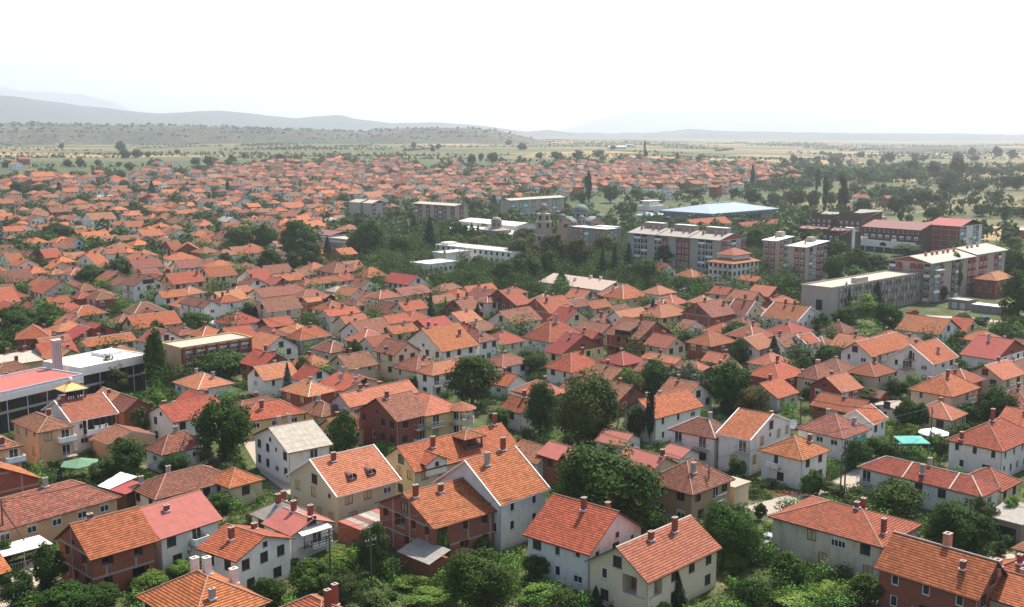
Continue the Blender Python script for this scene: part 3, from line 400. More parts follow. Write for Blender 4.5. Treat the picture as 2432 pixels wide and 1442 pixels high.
BL={'flat_office': (-80.2, 260.4, 0.0, 46.0, 19.5, 8.8, 8.6), 'long_flat': (-96.0, 238.6, 0.0, 57.0, 17.7, 13.0, 8.4), 'long_flat_red': (-107.3, 207.9, 0.0, 60.0, 27.7, 13.0, 8.4), 'white_low': (-35.5, 463.5, 0.0, 46.0, 16.9, 11.6, 5.0), 'white_main': (-0.2, 492.2, 0.0, 46.0, 12.0, 51.0, 7.0), 'white_wing': (-30.4, 492.3, 0.0, 46.0, 15.8, 8.0, 6.6), 'hall': (2.2, 624.1, 0.0, 42.5, 15.6, 50.3, 8.0), 'hall_annex': (0.5, 604.2, 0.0, 42.5, 10.0, 58.2, 5.0), 'factory': (-82.0, 551.7, 0.0, 46.0, 3.7, 24.0, 7.0), 'factory_back': (-94.4, 567.0, 0.0, 46.0, 16.5, 20.8, 8.0), 'apt_pair': (-93.7, 735.1, 0.0, 46.0, 9.8, 24.2, 14.0), 'apt_red': (-36.6, 701.4, 0.0, 46.0, 11.5, 39.3, 14.5), 'apt_green': (-1.2, 768.0, 0.0, 46.0, 57.1, 9.5, 14.0), 'apt_grey': (90.3, 471.8, 0.0, 42.5, 18.4, 53.7, 14.5), 'apt_church': (47.4, 547.3, 0.0, 42.5, 10.7, 27.2, 12.5), 'apt_tower_a': (112.4, 464.7, 0.0, 42.5, 12.3, 6.2, 15.0), 'apt_tower_b': (120.8, 448.2, 0.0, 42.5, 16.2, 8.3, 14.0), 'apt_long': (149.2, 387.5, 0.0, 42.5, 60.8, 15.9, 14.5), 'school': (103.3, 350.5, 0.0, 42.5, 59.4, 11.1, 10.5), 'villa': (87.5, 431.5, 0.0, 42.5, 17.6, 11.8, 9.0), 'row_a': (194.6, 665.8, 0.0, 42.5, 15.3, 14.3, 8.5), 'row_b': (207.5, 651.2, 0.0, 42.5, 24.5, 14.6, 8.5), 'row_c': (159.8, 571.8, 0.0, 42.5, 10.5, 15.6, 8.5), 'row_d': (156.9, 522.8, 0.0, 42.5, 10.5, 9.5, 12.0), 'arcade': (205.7, 550.6, 0.0, 42.5, 12.0, 31.7, 12.0), 'arcade_low': (197.1, 524.3, 0.0, 42.5, 7.0, 32.6, 7.0), 'apt_brick': (227.8, 555.5, 0.0, 42.5, 24.7, 21.7, 13.5), 'sports_hall': (131.8, 720.6, 0.0, 42.5, 77.2, 45.1, 8.0), 'sports_annex': (105.8, 743.4, 0.0, 42.5, 12.0, 17.7, 4.0), 'red_shop': (297.2, 629.5, 0.0, 42.5, 10.0, 7.5, 5.0), 'garage_a': (156.8, 372.5, 0.0, 42.5, 6.7, 6.7, 3.0), 'garage_b': (163.8, 362.0, 0.0, 42.5, 8.0, 11.4, 2.6), 'porch_dark': (-11.2, 140.9, 0.0, 46.0, 4.0, 6.8, 2.4), 'canopy_strip': (-23.3, 153.4, 0.0, 46.0, 4.4, 3.6, 3.0), 'shed_red': (-61.7, 168.2, 0.0, 56.3, 4.0, 6.9, 3.2), 'garage_right': (74.9, 153.7, 0.0, 42.5, 4.9, 2.6, 3.2), 'annex_orange': (-74.2, 195.6, 0.0, 46.0, 3.7, 15.5, 3.4)}
PO=[('gazebo', -76.3, 186.6, 0.0, '0'), ('carport', -69.6, 147.0, 0.0, '2.6'), ('canopy_turq', 75.5, 200.5, 0.0, '3'), ('canopy_white', 82.6, 208.1, 0.0, '2.6'), ('awning_turq', 64.8, 199.5, 0.0, '3.4'), ('awning_pool', 74.4, 202.2, 0.0, '1.6'), ('church', 36.9, 586.8, 0.0, '0'), ('bell_tower', 16.6, 573.7, 0.0, '0'), ('chapel', -8.7, 612.3, 0.0, '0'), ('stand', 108.2, 853.1, 1.1, '0'), ('stack', -101.4, 239.3, 0.0, '9'), ('factory_chimney', 217.8, 1813.4, 20.4, '0'), ('blue_shed_a', 229.3, 2408.5, 27.4, '0'), ('blue_shed_b', 299.8, 2832.1, 27.0, '0'), ('tunnel_a', 54.9, 306.5, 0.0, '0'), ('tunnel_b', 116.2, 245.7, 0.0, '0'), ('tunnel_c', -98.2, 339.3, 0.0, '0'), ('box_annex', 36.2, 172.4, 0.0, '0'), ('dish', 51.5, 193.3, 0.0, '9'), ('pole', -72.8, 149.8, 0.0, '0'), ('pole', -52.5, 177.1, 0.0, '0'), ('pole', -24.1, 138.0, 0.0, '0'), ('pole', 54.1, 173.5, 0.0, '0'), ('pole', 56.1, 177.7, 0.0, '0'), ('pole', 80.2, 203.3, 0.0, '0'), ('pole', 57.3, 211.5, 0.0, '0'), ('pole', 30.9, 165.7, 0.0, '0'), ('pole', 8.3, 218.5, 0.0, '0'), ('pole', 7.9, 217.6, 0.0, '0'), ('pole', -96.7, 346.5, 0.0, '0'), ('pole', -98.4, 352.1, 0.0, '0'), ('pole', 36.7, 417.3, 0.0, '0'), ('pole', 52.5, 408.9, 0.0, '0'), ('pole', -20.3, 209.0, 0.0, '0'), ('pole', -18.2, 134.7, 0.0, '0'), ('car', -178.1, 398.2, 0.0, 'white'), ('car', 134.9, 363.7, 0.0, 'red'), ('car', 66.3, 416.4, 0.0, 'white'), ('car', 1.2, 285.5, 0.0, 'white'), ('car', -158.3, 702.3, 0.0, 'white'), ('car', -90.7, 718.5, 0.0, 'white'), ('car', -85.2, 718.5, 0.0, 'white'), ('car', 38.1, 154.8, 0.0, 'grey'), ('car', 86.9, 264.5, 0.0, 'blue'), ('car', 153.1, 350.1, 0.0, 'blue'), ('car', -143.5, 393.1, 0.0, 'grey'), ('car', -7.4, 373.8, 0.0, 'white')]
TREES='''
14.3 161.9 0.0 17.7 13.3 d
30.9 147.6 0.0 9.0 8.8 d
21.2 132.9 0.0 3.3 4.9 c
10.6 131.1 0.0 3.1 3.7 c
13.1 132.6 0.0 1.9 3.0 c
3.3 141.8 0.0 4.3 3.4 d
6.9 131.2 0.0 3.5 3.4 s
3.8 134.3 0.0 6.0 2.3 l
31.1 134.2 0.0 4.2 3.3 d
18.6 131.0 0.0 2.8 2.2 l
31.8 170.1 0.0 5.1 2.0 l
39.0 164.8 0.0 2.3 2.7 d
39.5 185.2 0.0 3.2 3.9 d
20.3 163.0 0.0 4.5 3.2 s
30.6 143.8 0.0 3.9 2.8 d
60.8 165.5 0.0 9.3 6.4 d
63.1 148.4 0.0 10.3 8.9 d
71.4 158.7 0.0 5.1 5.9 s
37.3 139.5 0.0 5.5 4.8 d
46.0 134.0 0.0 4.9 4.0 d
41.3 135.4 0.0 4.9 2.3 l
50.1 175.8 0.0 4.1 4.8 d
54.0 177.1 0.0 5.0 2.2 s
54.9 168.6 0.0 4.0 3.1 s
76.7 160.8 0.0 4.4 5.3 l
70.3 150.3 0.0 2.4 2.2 s
36.7 133.6 0.0 6.8 1.6 l
56.5 130.1 0.0 2.5 2.6 s
-19.1 143.3 0.0 5.3 7.4 s
-4.3 131.7 0.0 9.9 8.1 d
-9.7 146.3 0.0 2.4 6.0 v
-26.2 136.4 0.0 6.5 4.8 d
-31.5 133.0 0.0 4.8 3.9 d
-21.7 133.1 0.0 5.2 5.0 s
-17.6 132.3 0.0 4.7 2.7 s
-26.2 148.7 0.0 8.0 1.6 l
-13.3 139.4 0.0 4.9 1.1 l
-10.4 133.0 0.0 7.0 2.1 l
-4.4 150.4 0.0 3.1 3.0 s
-30.1 144.2 0.0 2.5 1.9 s
-66.9 183.5 0.0 7.8 7.9 d
-71.3 183.6 0.0 5.7 4.0 s
-73.8 180.5 0.0 4.1 3.2 s
-59.9 187.3 0.0 6.1 4.2 d
-80.4 186.2 0.0 3.4 3.7 s
-56.5 193.8 0.0 3.8 4.6 s
-61.0 136.9 0.0 4.8 7.0 d
-56.6 131.5 0.0 7.6 3.7 d
-63.4 132.5 0.0 4.6 5.8 s
-71.3 146.7 0.0 2.4 3.8 d
-48.2 138.5 0.0 5.4 2.5 l
-45.7 149.1 0.0 4.6 4.6 v
-46.8 168.2 0.0 5.1 3.3 d
-45.6 143.1 0.0 4.5 2.0 l
-52.6 133.1 0.0 4.6 3.0 d
-58.4 175.3 0.0 6.2 1.8 d
-80.2 183.3 0.0 2.9 1.9 s
-92.8 247.8 0.0 7.5 9.1 r
-95.5 247.0 0.0 8.1 6.4 d
-89.6 243.3 0.0 5.7 7.4 s
-83.8 251.3 0.0 5.8 14.8 d
-106.2 323.4 0.0 5.5 7.7 c
-98.9 300.5 0.0 5.8 8.4 d
-71.8 262.3 0.0 13.7 7.5 d
-78.9 269.9 0.0 4.9 5.1 d
-53.9 197.5 0.0 11.4 12.0 d
-74.2 211.7 0.0 4.0 6.8 s
-82.2 247.3 0.0 3.4 4.8 l
-144.4 313.4 0.0 10.8 8.5 d
-142.3 332.6 0.0 10.6 6.3 d
-134.6 284.5 0.0 4.4 5.8 d
-131.3 338.4 0.0 5.5 2.8 l
-79.7 240.1 0.0 3.6 2.5 l
-86.1 263.1 0.0 3.9 5.1 l
-87.2 337.9 0.0 12.1 4.7 d
-97.9 337.2 0.0 9.5 4.9 d
-49.3 235.0 0.0 4.5 10.6 b
-50.3 258.2 0.0 4.9 7.0 r
-31.8 199.0 0.0 6.5 8.8 d
-39.9 271.6 0.0 5.7 8.3 d
-41.8 273.1 0.0 6.0 3.9 l
-8.9 237.8 0.0 13.1 11.6 d
-2.3 215.8 0.0 5.7 5.3 d
-65.4 294.8 0.0 11.2 5.0 d
-2.1 311.6 0.0 6.1 4.1 d
-23.0 249.7 0.0 3.6 4.3 s
-47.9 279.9 0.0 2.8 1.9 l
-18.4 344.8 0.0 7.5 3.3 d
14.6 205.7 0.0 14.7 14.3 d
26.4 244.5 0.0 7.6 7.5 l
33.4 249.2 0.0 8.0 8.5 d
39.4 240.6 0.0 8.8 9.1 w
47.3 234.2 0.0 12.1 11.2 d
51.6 228.9 0.0 8.8 7.0 r
26.9 207.2 0.0 2.3 11.3 y
24.3 208.7 0.0 4.0 7.4 d
5.6 213.0 0.0 7.1 11.4 d
5.5 267.8 0.0 7.6 5.9 d
63.8 304.8 0.0 10.2 7.6 d
48.2 297.8 0.0 6.6 5.7 d
30.6 280.9 0.0 6.8 4.3 d
59.1 278.9 0.0 6.8 7.8 d
26.8 316.6 0.0 4.5 4.3 r
49.1 268.0 0.0 3.9 3.7 d
21.2 202.6 0.0 4.5 4.6 s
48.8 338.7 0.0 5.6 3.8 l
54.9 297.2 0.0 4.3 3.0 l
67.6 277.5 0.0 7.2 8.9 c
74.1 274.4 0.0 8.1 5.6 d
79.6 274.0 0.0 5.9 6.8 d
78.3 239.4 0.0 8.0 4.2 r
77.7 247.8 0.0 7.4 5.1 d
81.7 219.8 0.0 6.2 6.1 d
83.7 218.5 0.0 4.4 5.3 d
79.4 211.2 0.0 4.5 3.2 l
122.1 294.5 0.0 6.2 6.9 d
109.6 265.4 0.0 6.9 5.8 d
112.3 254.9 0.0 6.7 6.3 d
99.7 219.3 0.0 8.5 9.0 d
62.4 191.8 0.0 5.8 5.4 d
69.0 197.3 0.0 7.0 4.4 d
88.2 245.4 0.0 5.7 4.6 d
90.4 329.9 0.0 6.3 6.9 c
92.5 322.3 0.0 5.5 6.9 d
95.2 223.0 0.0 5.3 4.6 d
145.4 334.8 0.0 5.1 3.7 d
145.0 315.3 0.0 10.5 4.8 d
84.2 296.7 0.0 7.4 2.2 l
81.6 205.3 0.0 3.9 3.2 l
90.4 212.3 0.0 3.8 3.0 s
93.3 305.9 0.0 4.2 3.6 d
67.9 244.3 0.0 3.6 3.1 d
80.4 198.7 0.0 2.8 3.7 s
96.2 256.0 0.0 3.9 2.7 s
163.0 347.8 0.0 12.7 16.8 d
113.7 325.7 0.0 10.1 9.9 d
112.5 343.6 0.0 10.6 10.0 l
103.3 335.0 0.0 8.9 7.1 d
110.4 358.0 0.0 8.0 11.7 c
124.0 367.6 0.0 7.2 11.0 c
128.8 398.4 0.0 6.1 9.0 c
165.4 403.9 0.0 4.7 17.4 v
143.1 451.6 0.0 8.7 6.3 l
101.0 392.2 0.0 10.6 10.0 d
110.2 437.0 0.0 8.7 4.9 d
123.0 413.4 0.0 10.9 14.9 d
143.9 457.6 0.0 12.1 12.9 d
155.0 464.0 0.0 13.3 10.0 d
152.5 514.1 0.0 12.5 11.1 d
194.6 539.9 0.0 15.5 6.2 d
206.4 448.0 0.0 11.5 13.4 d
92.1 329.8 0.0 6.7 6.3 d
88.1 326.8 0.0 5.0 5.2 c
285.8 631.2 0.0 6.7 8.8 d
269.6 593.6 0.0 8.2 7.5 d
145.8 348.5 0.0 5.1 3.0 d
158.7 344.0 0.0 6.6 5.0 d
153.5 326.8 0.0 7.0 5.5 d
94.1 388.4 0.0 5.1 4.1 s
156.7 394.2 0.0 4.5 5.3 d
259.8 563.2 0.0 9.0 7.7 s
5.3 502.2 0.0 18.0 13.3 g
19.8 514.1 0.0 15.9 13.8 g
29.2 472.2 0.0 14.7 15.7 g
44.6 513.5 0.0 14.0 13.9 g
7.5 602.0 0.0 15.1 9.2 d
22.1 477.3 0.0 9.3 12.1 c
36.7 440.5 0.0 8.6 14.3 c
48.8 454.9 0.0 9.3 15.2 c
43.1 454.9 0.0 7.1 14.4 c
31.1 459.6 0.0 6.7 9.9 c
15.0 441.6 0.0 8.6 14.0 d
5.5 433.7 0.0 14.7 13.4 d
18.4 403.4 0.0 13.0 9.9 c
46.4 431.3 0.0 7.6 8.6 w
52.2 424.6 0.0 12.5 12.3 d
70.4 495.7 0.0 13.6 10.2 d
7.7 394.4 0.0 6.9 7.3 d
68.7 406.7 0.0 10.0 7.1 d
65.4 421.5 0.0 7.5 5.6 d
76.1 395.8 0.0 11.4 7.7 w
66.5 382.3 0.0 5.3 4.3 w
60.6 377.8 0.0 8.9 4.9 d
45.1 345.3 0.0 5.4 8.1 c
13.6 640.2 0.0 10.5 10.7 d
22.9 624.6 0.0 6.0 10.5 c
29.8 631.2 0.0 4.9 9.4 c
118.4 533.9 0.0 13.8 14.8 d
83.9 396.1 0.0 8.7 4.8 s
53.2 614.1 0.0 7.1 10.4 d
67.3 647.3 0.0 6.9 9.6 d
69.0 343.4 0.0 6.8 4.5 d
74.2 330.7 0.0 8.6 4.2 d
144.9 710.5 0.0 22 6.1 d
-102.9 525.2 0.0 22 19.1 d
-123.2 547.9 0.0 14.1 15.2 d
-87.3 474.7 0.0 12.2 13.6 s
-85.5 505.4 0.0 8.4 13.6 c
-101.5 455.7 0.0 12.7 12.5 d
-96.1 475.0 0.0 7.5 10.2 s
-67.9 521.2 0.0 16.8 19.8 d
-77.1 535.4 0.0 10.5 13.6 d
-52.1 518.5 0.0 13.1 13.0 d
-57.5 525.9 0.0 7.7 11.4 c
-73.4 645.0 0.0 8.1 8.8 l
-91.1 661.4 0.0 9.7 9.8 d
-63.4 508.3 0.0 9.9 13.0 c
-56.3 627.3 0.0 12.2 13.5 c
-41.8 555.4 0.0 12.9 18.0 c
-59.7 611.7 0.0 10.7 7.6 d
-52.4 500.8 0.0 6.8 5.7 l
-61.7 490.2 0.0 10.5 7.0 l
-42.1 510.9 0.0 7.9 6.3 d
-74.1 490.2 0.0 6.7 6.1 d
-65.6 479.9 0.0 7.0 4.9 d
-52.6 480.5 0.0 9.4 4.8 s
-29.2 604.2 0.0 11.7 12.0 d
-23.1 628.1 0.0 6.7 9.9 c
-19.1 615.5 0.0 5.4 9.7 c
-16.7 555.7 0.0 14.0 9.0 g
-6.9 544.8 0.0 11.6 7.2 r
-13.6 466.6 0.0 10.4 8.6 d
-19.6 479.8 0.0 2.8 6.2 c
-5.5 503.5 0.0 3.9 6.4 c
-3.1 513.9 0.0 3.0 6.1 c
-22.3 441.7 0.0 11.2 6.1 s
-15.4 428.2 0.0 8.3 7.0 d
-3.4 422.4 0.0 10.7 11.4 d
-31.1 438.8 0.0 5.1 4.5 d
-26.5 352.0 0.0 4.5 9.4 c
-21.8 354.3 0.0 3.1 7.4 c
-16.3 333.1 0.0 7.2 6.4 d
-10.8 340.3 0.0 2.0 7.1 y
-57.5 393.8 0.0 4.3 5.4 d
-8.1 345.1 0.0 3.7 2.8 l
-41.3 467.5 0.0 5.9 4.3 s
-40.8 670.7 0.0 9.7 8.4 d
-109.1 670.1 0.0 9.8 8.5 d
-105.0 694.4 0.0 10.2 7.3 d
-71.9 334.5 0.0 5.3 2.7 l
-71.9 427.8 0.0 5.1 2.6 d
-134.9 545.7 0.0 20.1 15.6 d
-251.9 607.6 0.0 18.4 11.4 d
-264.6 619.6 0.0 8.5 8.4 d
-259.9 592.2 0.0 10.0 8.7 s
-177.3 489.6 0.0 6.0 7.6 c
-191.6 512.9 0.0 4.2 5.3 c
-161.6 446.9 0.0 12.9 9.7 d
-165.3 428.1 0.0 13.4 9.3 d
-156.6 414.5 0.0 7.7 5.9 l
-153.5 419.1 0.0 6.9 5.5 l
-166.4 421.9 0.0 7.0 3.6 l
-109.5 333.8 0.0 6.5 6.0 c
-106.6 319.8 0.0 5.9 5.1 c
-124.6 359.1 0.0 14.8 4.9 s
-116.2 361.2 0.0 8.1 3.6 d
-97.6 328.8 0.0 7.7 6.6 d
-143.5 335.8 0.0 11.7 8.0 d
-150.1 326.5 0.0 11.9 9.0 d
-116.3 320.8 0.0 5.3 4.5 d
-132.7 340.6 0.0 4.6 2.2 l
-205.3 479.4 0.0 7.6 4.2 d
-200.7 488.3 0.0 4.1 5.1 c
-204.6 513.1 0.0 2.7 4.3 c
-155.9 495.6 0.0 5.5 8.1 c
-125.4 477.6 0.0 7.2 8.8 d
-120.0 489.6 0.0 6.3 6.3 d
-185.4 416.7 0.0 12.4 5.3 d
-188.2 407.7 0.0 11.3 5.1 l
-194.9 571.5 0.0 5.3 3.7 d
-81.5 338.2 0.0 6.8 7.9 d
-87.5 336.8 0.0 6.8 4.1 s
-226.6 538.9 0.0 6.2 5.4 d
-112.9 458.1 0.0 6.9 4.8 s
-143.7 519.3 0.0 6.8 5.5 d
-391.9 951.0 4.6 10.9 15.2 c
-429.4 959.7 5.0 19.2 14.3 d
-409.9 958.8 4.9 20.1 13.1 d
-741.0 2090.6 26.3 21.3 19.0 d
-593.3 1695.1 22.3 19.0 15.3 d
-587.8 1731.2 22.6 17.6 13.6 d
-576.8 1750.1 22.8 12.4 9.8 d
-938.9 2305.4 28.1 12.0 13.3 d
-548.2 1400.4 18.4 13.0 11.2 d
-533.7 1422.0 18.9 10.2 8.1 d
-504.6 1416.3 18.4 8.7 6.4 d
-466.7 1345.5 15.7 12.3 10.6 d
-564.3 1400.4 18.6 11.6 9.6 d
-587.8 1941.2 24.5 9.8 8.7 d
-426.1 1203.8 10.6 9.8 9.5 d
-440.6 1212.1 11.1 12.4 8.2 d
-336.9 984.5 4.8 18.0 10.8 d
-319.0 973.0 4.5 14.8 15.1 c
-276.0 802.3 1.0 11.4 10.7 s
-275.1 752.5 0.0 10.8 9.2 s
-301.9 745.2 0.1 11.6 7.5 d
-337.1 864.8 2.6 8.9 7.8 d
-364.3 1033.2 5.9 12.7 11.6 d
-261.9 1011.8 4.9 5.0 12.5 y
-244.6 887.0 2.4 2.5 10.1 y
-252.6 931.5 3.3 2.2 6.7 y
-184.2 759.3 0.0 6.0 5.7 d
-201.5 661.6 0.0 13.4 6.3 d
-220.6 616.7 0.0 8.2 8.9 s
-629.8 1374.1 18.7 17.4 9.6 s
-313.8 1170.6 8.4 9.3 7.7 l
-384.2 1357.9 15.2 22 7.3 s
-397.8 1566.3 20.6 9.3 10.4 s
-409.6 1689.3 21.8 10.0 9.3 s
-415.3 1449.5 18.6 16.0 11.2 s
-399.0 1460.7 18.8 22 12.8 s
-260.8 967.5 4.0 17.4 10.4 s
-284.4 914.3 3.2 9.2 6.0 d
-184.5 648.3 0.0 4.6 5.3 c
-265.4 668.6 0.0 7.6 7.5 d
-54.7 1501.0 18.4 13.0 14.4 d
-26.9 1549.2 20.0 19.4 14.8 d
-45.4 1629.5 20.8 9.4 10.4 d
-155.2 2322.7 27.3 13.4 12.5 d
-151.1 2110.7 25.3 10.2 11.3 d
-208.9 2354.7 27.7 11.4 15.2 d
-14.6 887.8 1.8 11.1 10.4 c
-27.7 819.1 0.4 13.4 11.1 d
-34.0 858.9 1.2 5.0 8.5 c
-326.2 1466.6 18.4 17.3 9.5 s
-317.7 1520.4 20.0 17.9 13.2 s
-305.5 1850.9 23.1 14.4 6.0 s
-36.7 1090.7 5.8 6.3 6.9 d
-81.8 1335.1 12.7 11.6 8.5 s
-252.2 1155.5 7.7 11.4 6.2 s
-216.2 1123.0 6.9 12.1 7.2 s
-136.0 885.1 1.9 11.2 11.3 s
-185.8 871.8 1.8 12.0 8.4 s
-9.2 3031.3 28.8 22 16.2 s
61.3 882.9 1.7 6.8 27.3 p
239.5 1096.4 3.9 5.4 24.6 p
202.7 923.6 1.8 16.4 13.9 d
83.2 923.8 2.5 14.3 15.7 s
88.5 808.9 0.3 8.6 11.2 d
82.8 829.8 0.7 5.6 7.9 d
165.5 993.2 3.1 22 11.3 s
207.4 1706.8 19.4 6.6 15.4 p
73.2 714.4 0.0 5.5 9.9 c
57.2 903.6 2.1 7.9 10.6 d
30.0 823.9 0.5 10.3 10.4 s
8.3 789.4 0.0 12.2 9.9 s
109.1 956.6 3.0 14.8 10.0 d
123.4 968.5 3.1 15.0 7.0 d
66.6 1665.0 21.1 17.6 14.2 s
101.3 1714.1 21.6 21.5 14.6 s
42.2 1702.0 21.4 13.1 10.9 s
140.6 1799.7 22.4 20.8 13.4 s
131.8 1209.2 8.0 11.7 7.7 d
157.3 1247.1 8.8 18.1 7.8 d
105.9 1259.3 10.2 10.9 6.6 d
174.0 1229.7 7.9 17.9 6.4 d
21.6 2269.9 26.8 22 14.5 s
125.3 771.7 0.0 6.0 10.0 c
105.3 755.2 0.0 6.6 6.7 c
137.8 766.6 0.0 6.0 7.4 d
284.0 1683.0 16.2 9.8 10.9 d
302.9 1726.6 16.1 8.4 9.4 d
238.0 1590.2 16.7 4.6 17.6 p
210.2 2300.5 26.8 13.3 9.9 s
197.4 976.7 2.6 9.6 10.5 s
353.1 1561.5 12.0 18.5 10.1 s
246.9 820.1 0.4 9.5 29.8 p
232.8 817.1 0.4 5.3 27.1 p
299.7 1078.1 2.8 6.5 22.3 p
231.9 895.4 1.2 16.9 14.6 d
240.5 876.7 1.0 11.4 15.4 d
265.7 914.1 1.2 9.2 11.1 d
327.3 1051.4 2.1 13.8 11.6 d
259.8 812.5 0.3 14.8 13.4 d
287.2 821.8 0.4 14.3 13.7 d
323.8 897.6 0.8 12.9 12.0 d
344.8 922.1 0.9 16.1 15.6 s
355.9 925.4 1.0 14.3 10.4 s
332.8 980.6 1.2 13.0 10.9 d
201.0 755.0 0.0 9.0 11.5 d
211.8 886.3 1.2 14.0 12.4 d
291.5 758.2 0.1 13.3 11.0 d
405.4 916.9 1.0 10.6 12.7 d
525.5 1368.3 4.3 19.7 21.8 d
551.4 1365.0 4.3 22 26.6 d
483.8 1212.9 2.9 16.3 16.6 d
416.2 1054.9 1.7 14.2 15.6 d
440.0 1071.0 1.8 15.6 12.2 d
617.5 1459.2 5.1 16.8 15.1 d
628.4 1435.8 5.0 13.6 11.6 d
474.7 1116.7 2.1 16.4 11.5 d
509.9 1143.4 2.4 16.9 14.5 d
518.8 1129.5 2.4 16.7 15.8 d
536.2 1477.4 5.1 21.2 21.7 d
470.5 1323.1 3.8 21.6 16.3 d
402.3 1252.0 3.7 22 16.6 d
388.2 1297.3 5.0 19.5 15.7 d
383.6 1315.8 5.5 22 15.9 d
367.5 1349.1 6.7 20.2 16.3 d
328.1 1299.8 6.5 12.9 12.8 d
700.0 2044.5 6.6 22 20.7 s
753.1 2386.2 9.3 21.7 13.3 s
524.7 1896.1 10.5 13.2 12.6 s
523.6 1799.1 9.2 22 15.8 s
455.7 1781.9 11.3 14.2 15.7 d
472.8 1808.1 11.1 9.0 12.0 d
1044.5 2377.6 7.1 22 27.7 s
1080.4 2381.2 7.1 22 19.5 s
1084.5 2604.2 7.1 21.7 21.1 s
763.0 2088.9 6.6 17.1 19.0 s
787.7 2112.1 6.7 17.3 14.4 s
821.8 2037.2 6.5 22 21.0 s
903.3 2157.2 6.9 22 12.3 s
566.7 1741.0 6.8 17.6 13.6 d
659.0 1962.2 6.8 11.9 13.3 s
547.6 1615.0 5.7 22 10.6 d
495.4 1272.1 3.4 15.8 7.1 d
344.2 805.1 0.4 12.7 7.2 d
361.6 804.2 0.4 12.7 7.3 d
366.8 793.7 0.4 10.1 7.3 d
371.4 1117.6 2.1 5.7 7.5 d
388.9 1150.3 2.3 7.0 6.4 d
267.8 754.7 0.0 4.6 7.6 d
271.6 748.9 0.0 6.9 5.8 s
368.2 848.2 0.6 7.1 5.8 d
291.7 1190.4 4.7 22 8.8 d
303.7 1149.2 3.7 20.6 9.9 d
444.3 1297.1 3.5 9.2 7.2 s
482.7 1304.0 3.6 12.0 8.8 d
619.7 1367.7 4.6 8.7 9.6 s
371.4 906.4 0.9 6.6 6.2 d
332.3 1413.4 9.3 7.0 7.7 s
297.0 655.9 0.0 6.3 6.0 d
'''

random.seed(1)
# ------------------------------------------------------------------ terrain height
def terr(x,y):
    D=math.hypot(x,y)
    if y<=0: return 0.0
    az=math.degrees(math.atan2(x,y)); z=40
    pts=((0,0),(800,0),(1200,8),(1550,20),(2400,28),(3200,29),(4200,30),(25000,40))
    for (a,za),(b,zb) in zip(pts,pts[1:]):
        if D<=b: z=za+(zb-za)*(D-a)/(b-a); break
    f=1.0 if az<5 else max(.25,1-(az-5)/14*.75)
    return z*f*min(1,y/max(D,1)*1.6)
# ------------------------------------------------------------------ materials
def mat(name,rough=.85):
    m=bpy.data.materials.new(name); m.use_nodes=True
    b=m.node_tree.nodes['Principled BSDF']; b.inputs['Roughness'].default_value=rough
    b.inputs['Specular IOR Level'].default_value=.2
    return m,m.node_tree.nodes,m.node_tree.links,b
def nd(n,t,**k):
    x=n.new('ShaderNode'+t)
    for a,v in k.items(): setattr(x,a,v)
    return x
def math_(n,l,op,a,b=None,c=None):
    x=n.new('ShaderNodeMath'); x.operation=op
    for i,v in enumerate((a,b,c)):
        if v is None: continue
        if isinstance(v,(int,float)): x.inputs[i].default_value=v
        else: l.new(v,x.inputs[i])
    return x.outputs[0]
def mixc(n,l,f,a,b,mode='MIX'):
    x=n.new('ShaderNodeMix'); x.data_type='RGBA'; x.blend_type=mode
    for i,v in ((0,f),(6,a),(7,b)):
        if isinstance(v,(int,float)): x.inputs[i].default_value=v
        elif isinstance(v,tuple): x.inputs[i].default_value=v+(1,)
        else: l.new(v,x.inputs[i])
    return x.outputs[2]
def noise_(n,l,scale,detail=3,vec=None,rough=.6):
    x=n.new('ShaderNodeTexNoise'); x.inputs['Scale'].default_value=scale; x.inputs['Detail'].default_value=detail; x.inputs['Roughness'].default_value=rough
    if vec is not None: l.new(vec,x.inputs['Vector'])
    return x.outputs[0]
def ramp(n,l,f,stops):
    x=n.new('ShaderNodeValToRGB'); e=x.color_ramp.elements
    while len(e)<len(stops): e.new(.5)
    for q,(p,c) in zip(e,stops): q.position=p; q.color=c+(1,) if isinstance(c,tuple) else (c,c,c,1)
    l.new(f,x.inputs[0]); return x.outputs[0]
def objshift(n,l,col,val=.25,hue=.02):
    oi=n.new('ShaderNodeObjectInfo'); hs=n.new('ShaderNodeHueSaturation')
    l.new(col,hs.inputs['Color'])
    l.new(math_(n,l,'MULTIPLY_ADD',oi.outputs['Random'],val,1-val/2),hs.inputs['Value'])
    r2=math_(n,l,'FRACT',math_(n,l,'MULTIPLY',oi.outputs['Random'],17.3))
    l.new(math_(n,l,'MULTIPLY_ADD',r2,hue,.5-hue/2),hs.inputs['Hue'])
    return hs.outputs[0]
def uvsep(n,l):
    u=n.new('ShaderNodeUVMap'); s=n.new('ShaderNodeSeparateXYZ'); l.new(u.outputs[0],s.inputs[0]); return u.outputs[0],s.outputs[0],s.outputs[1]
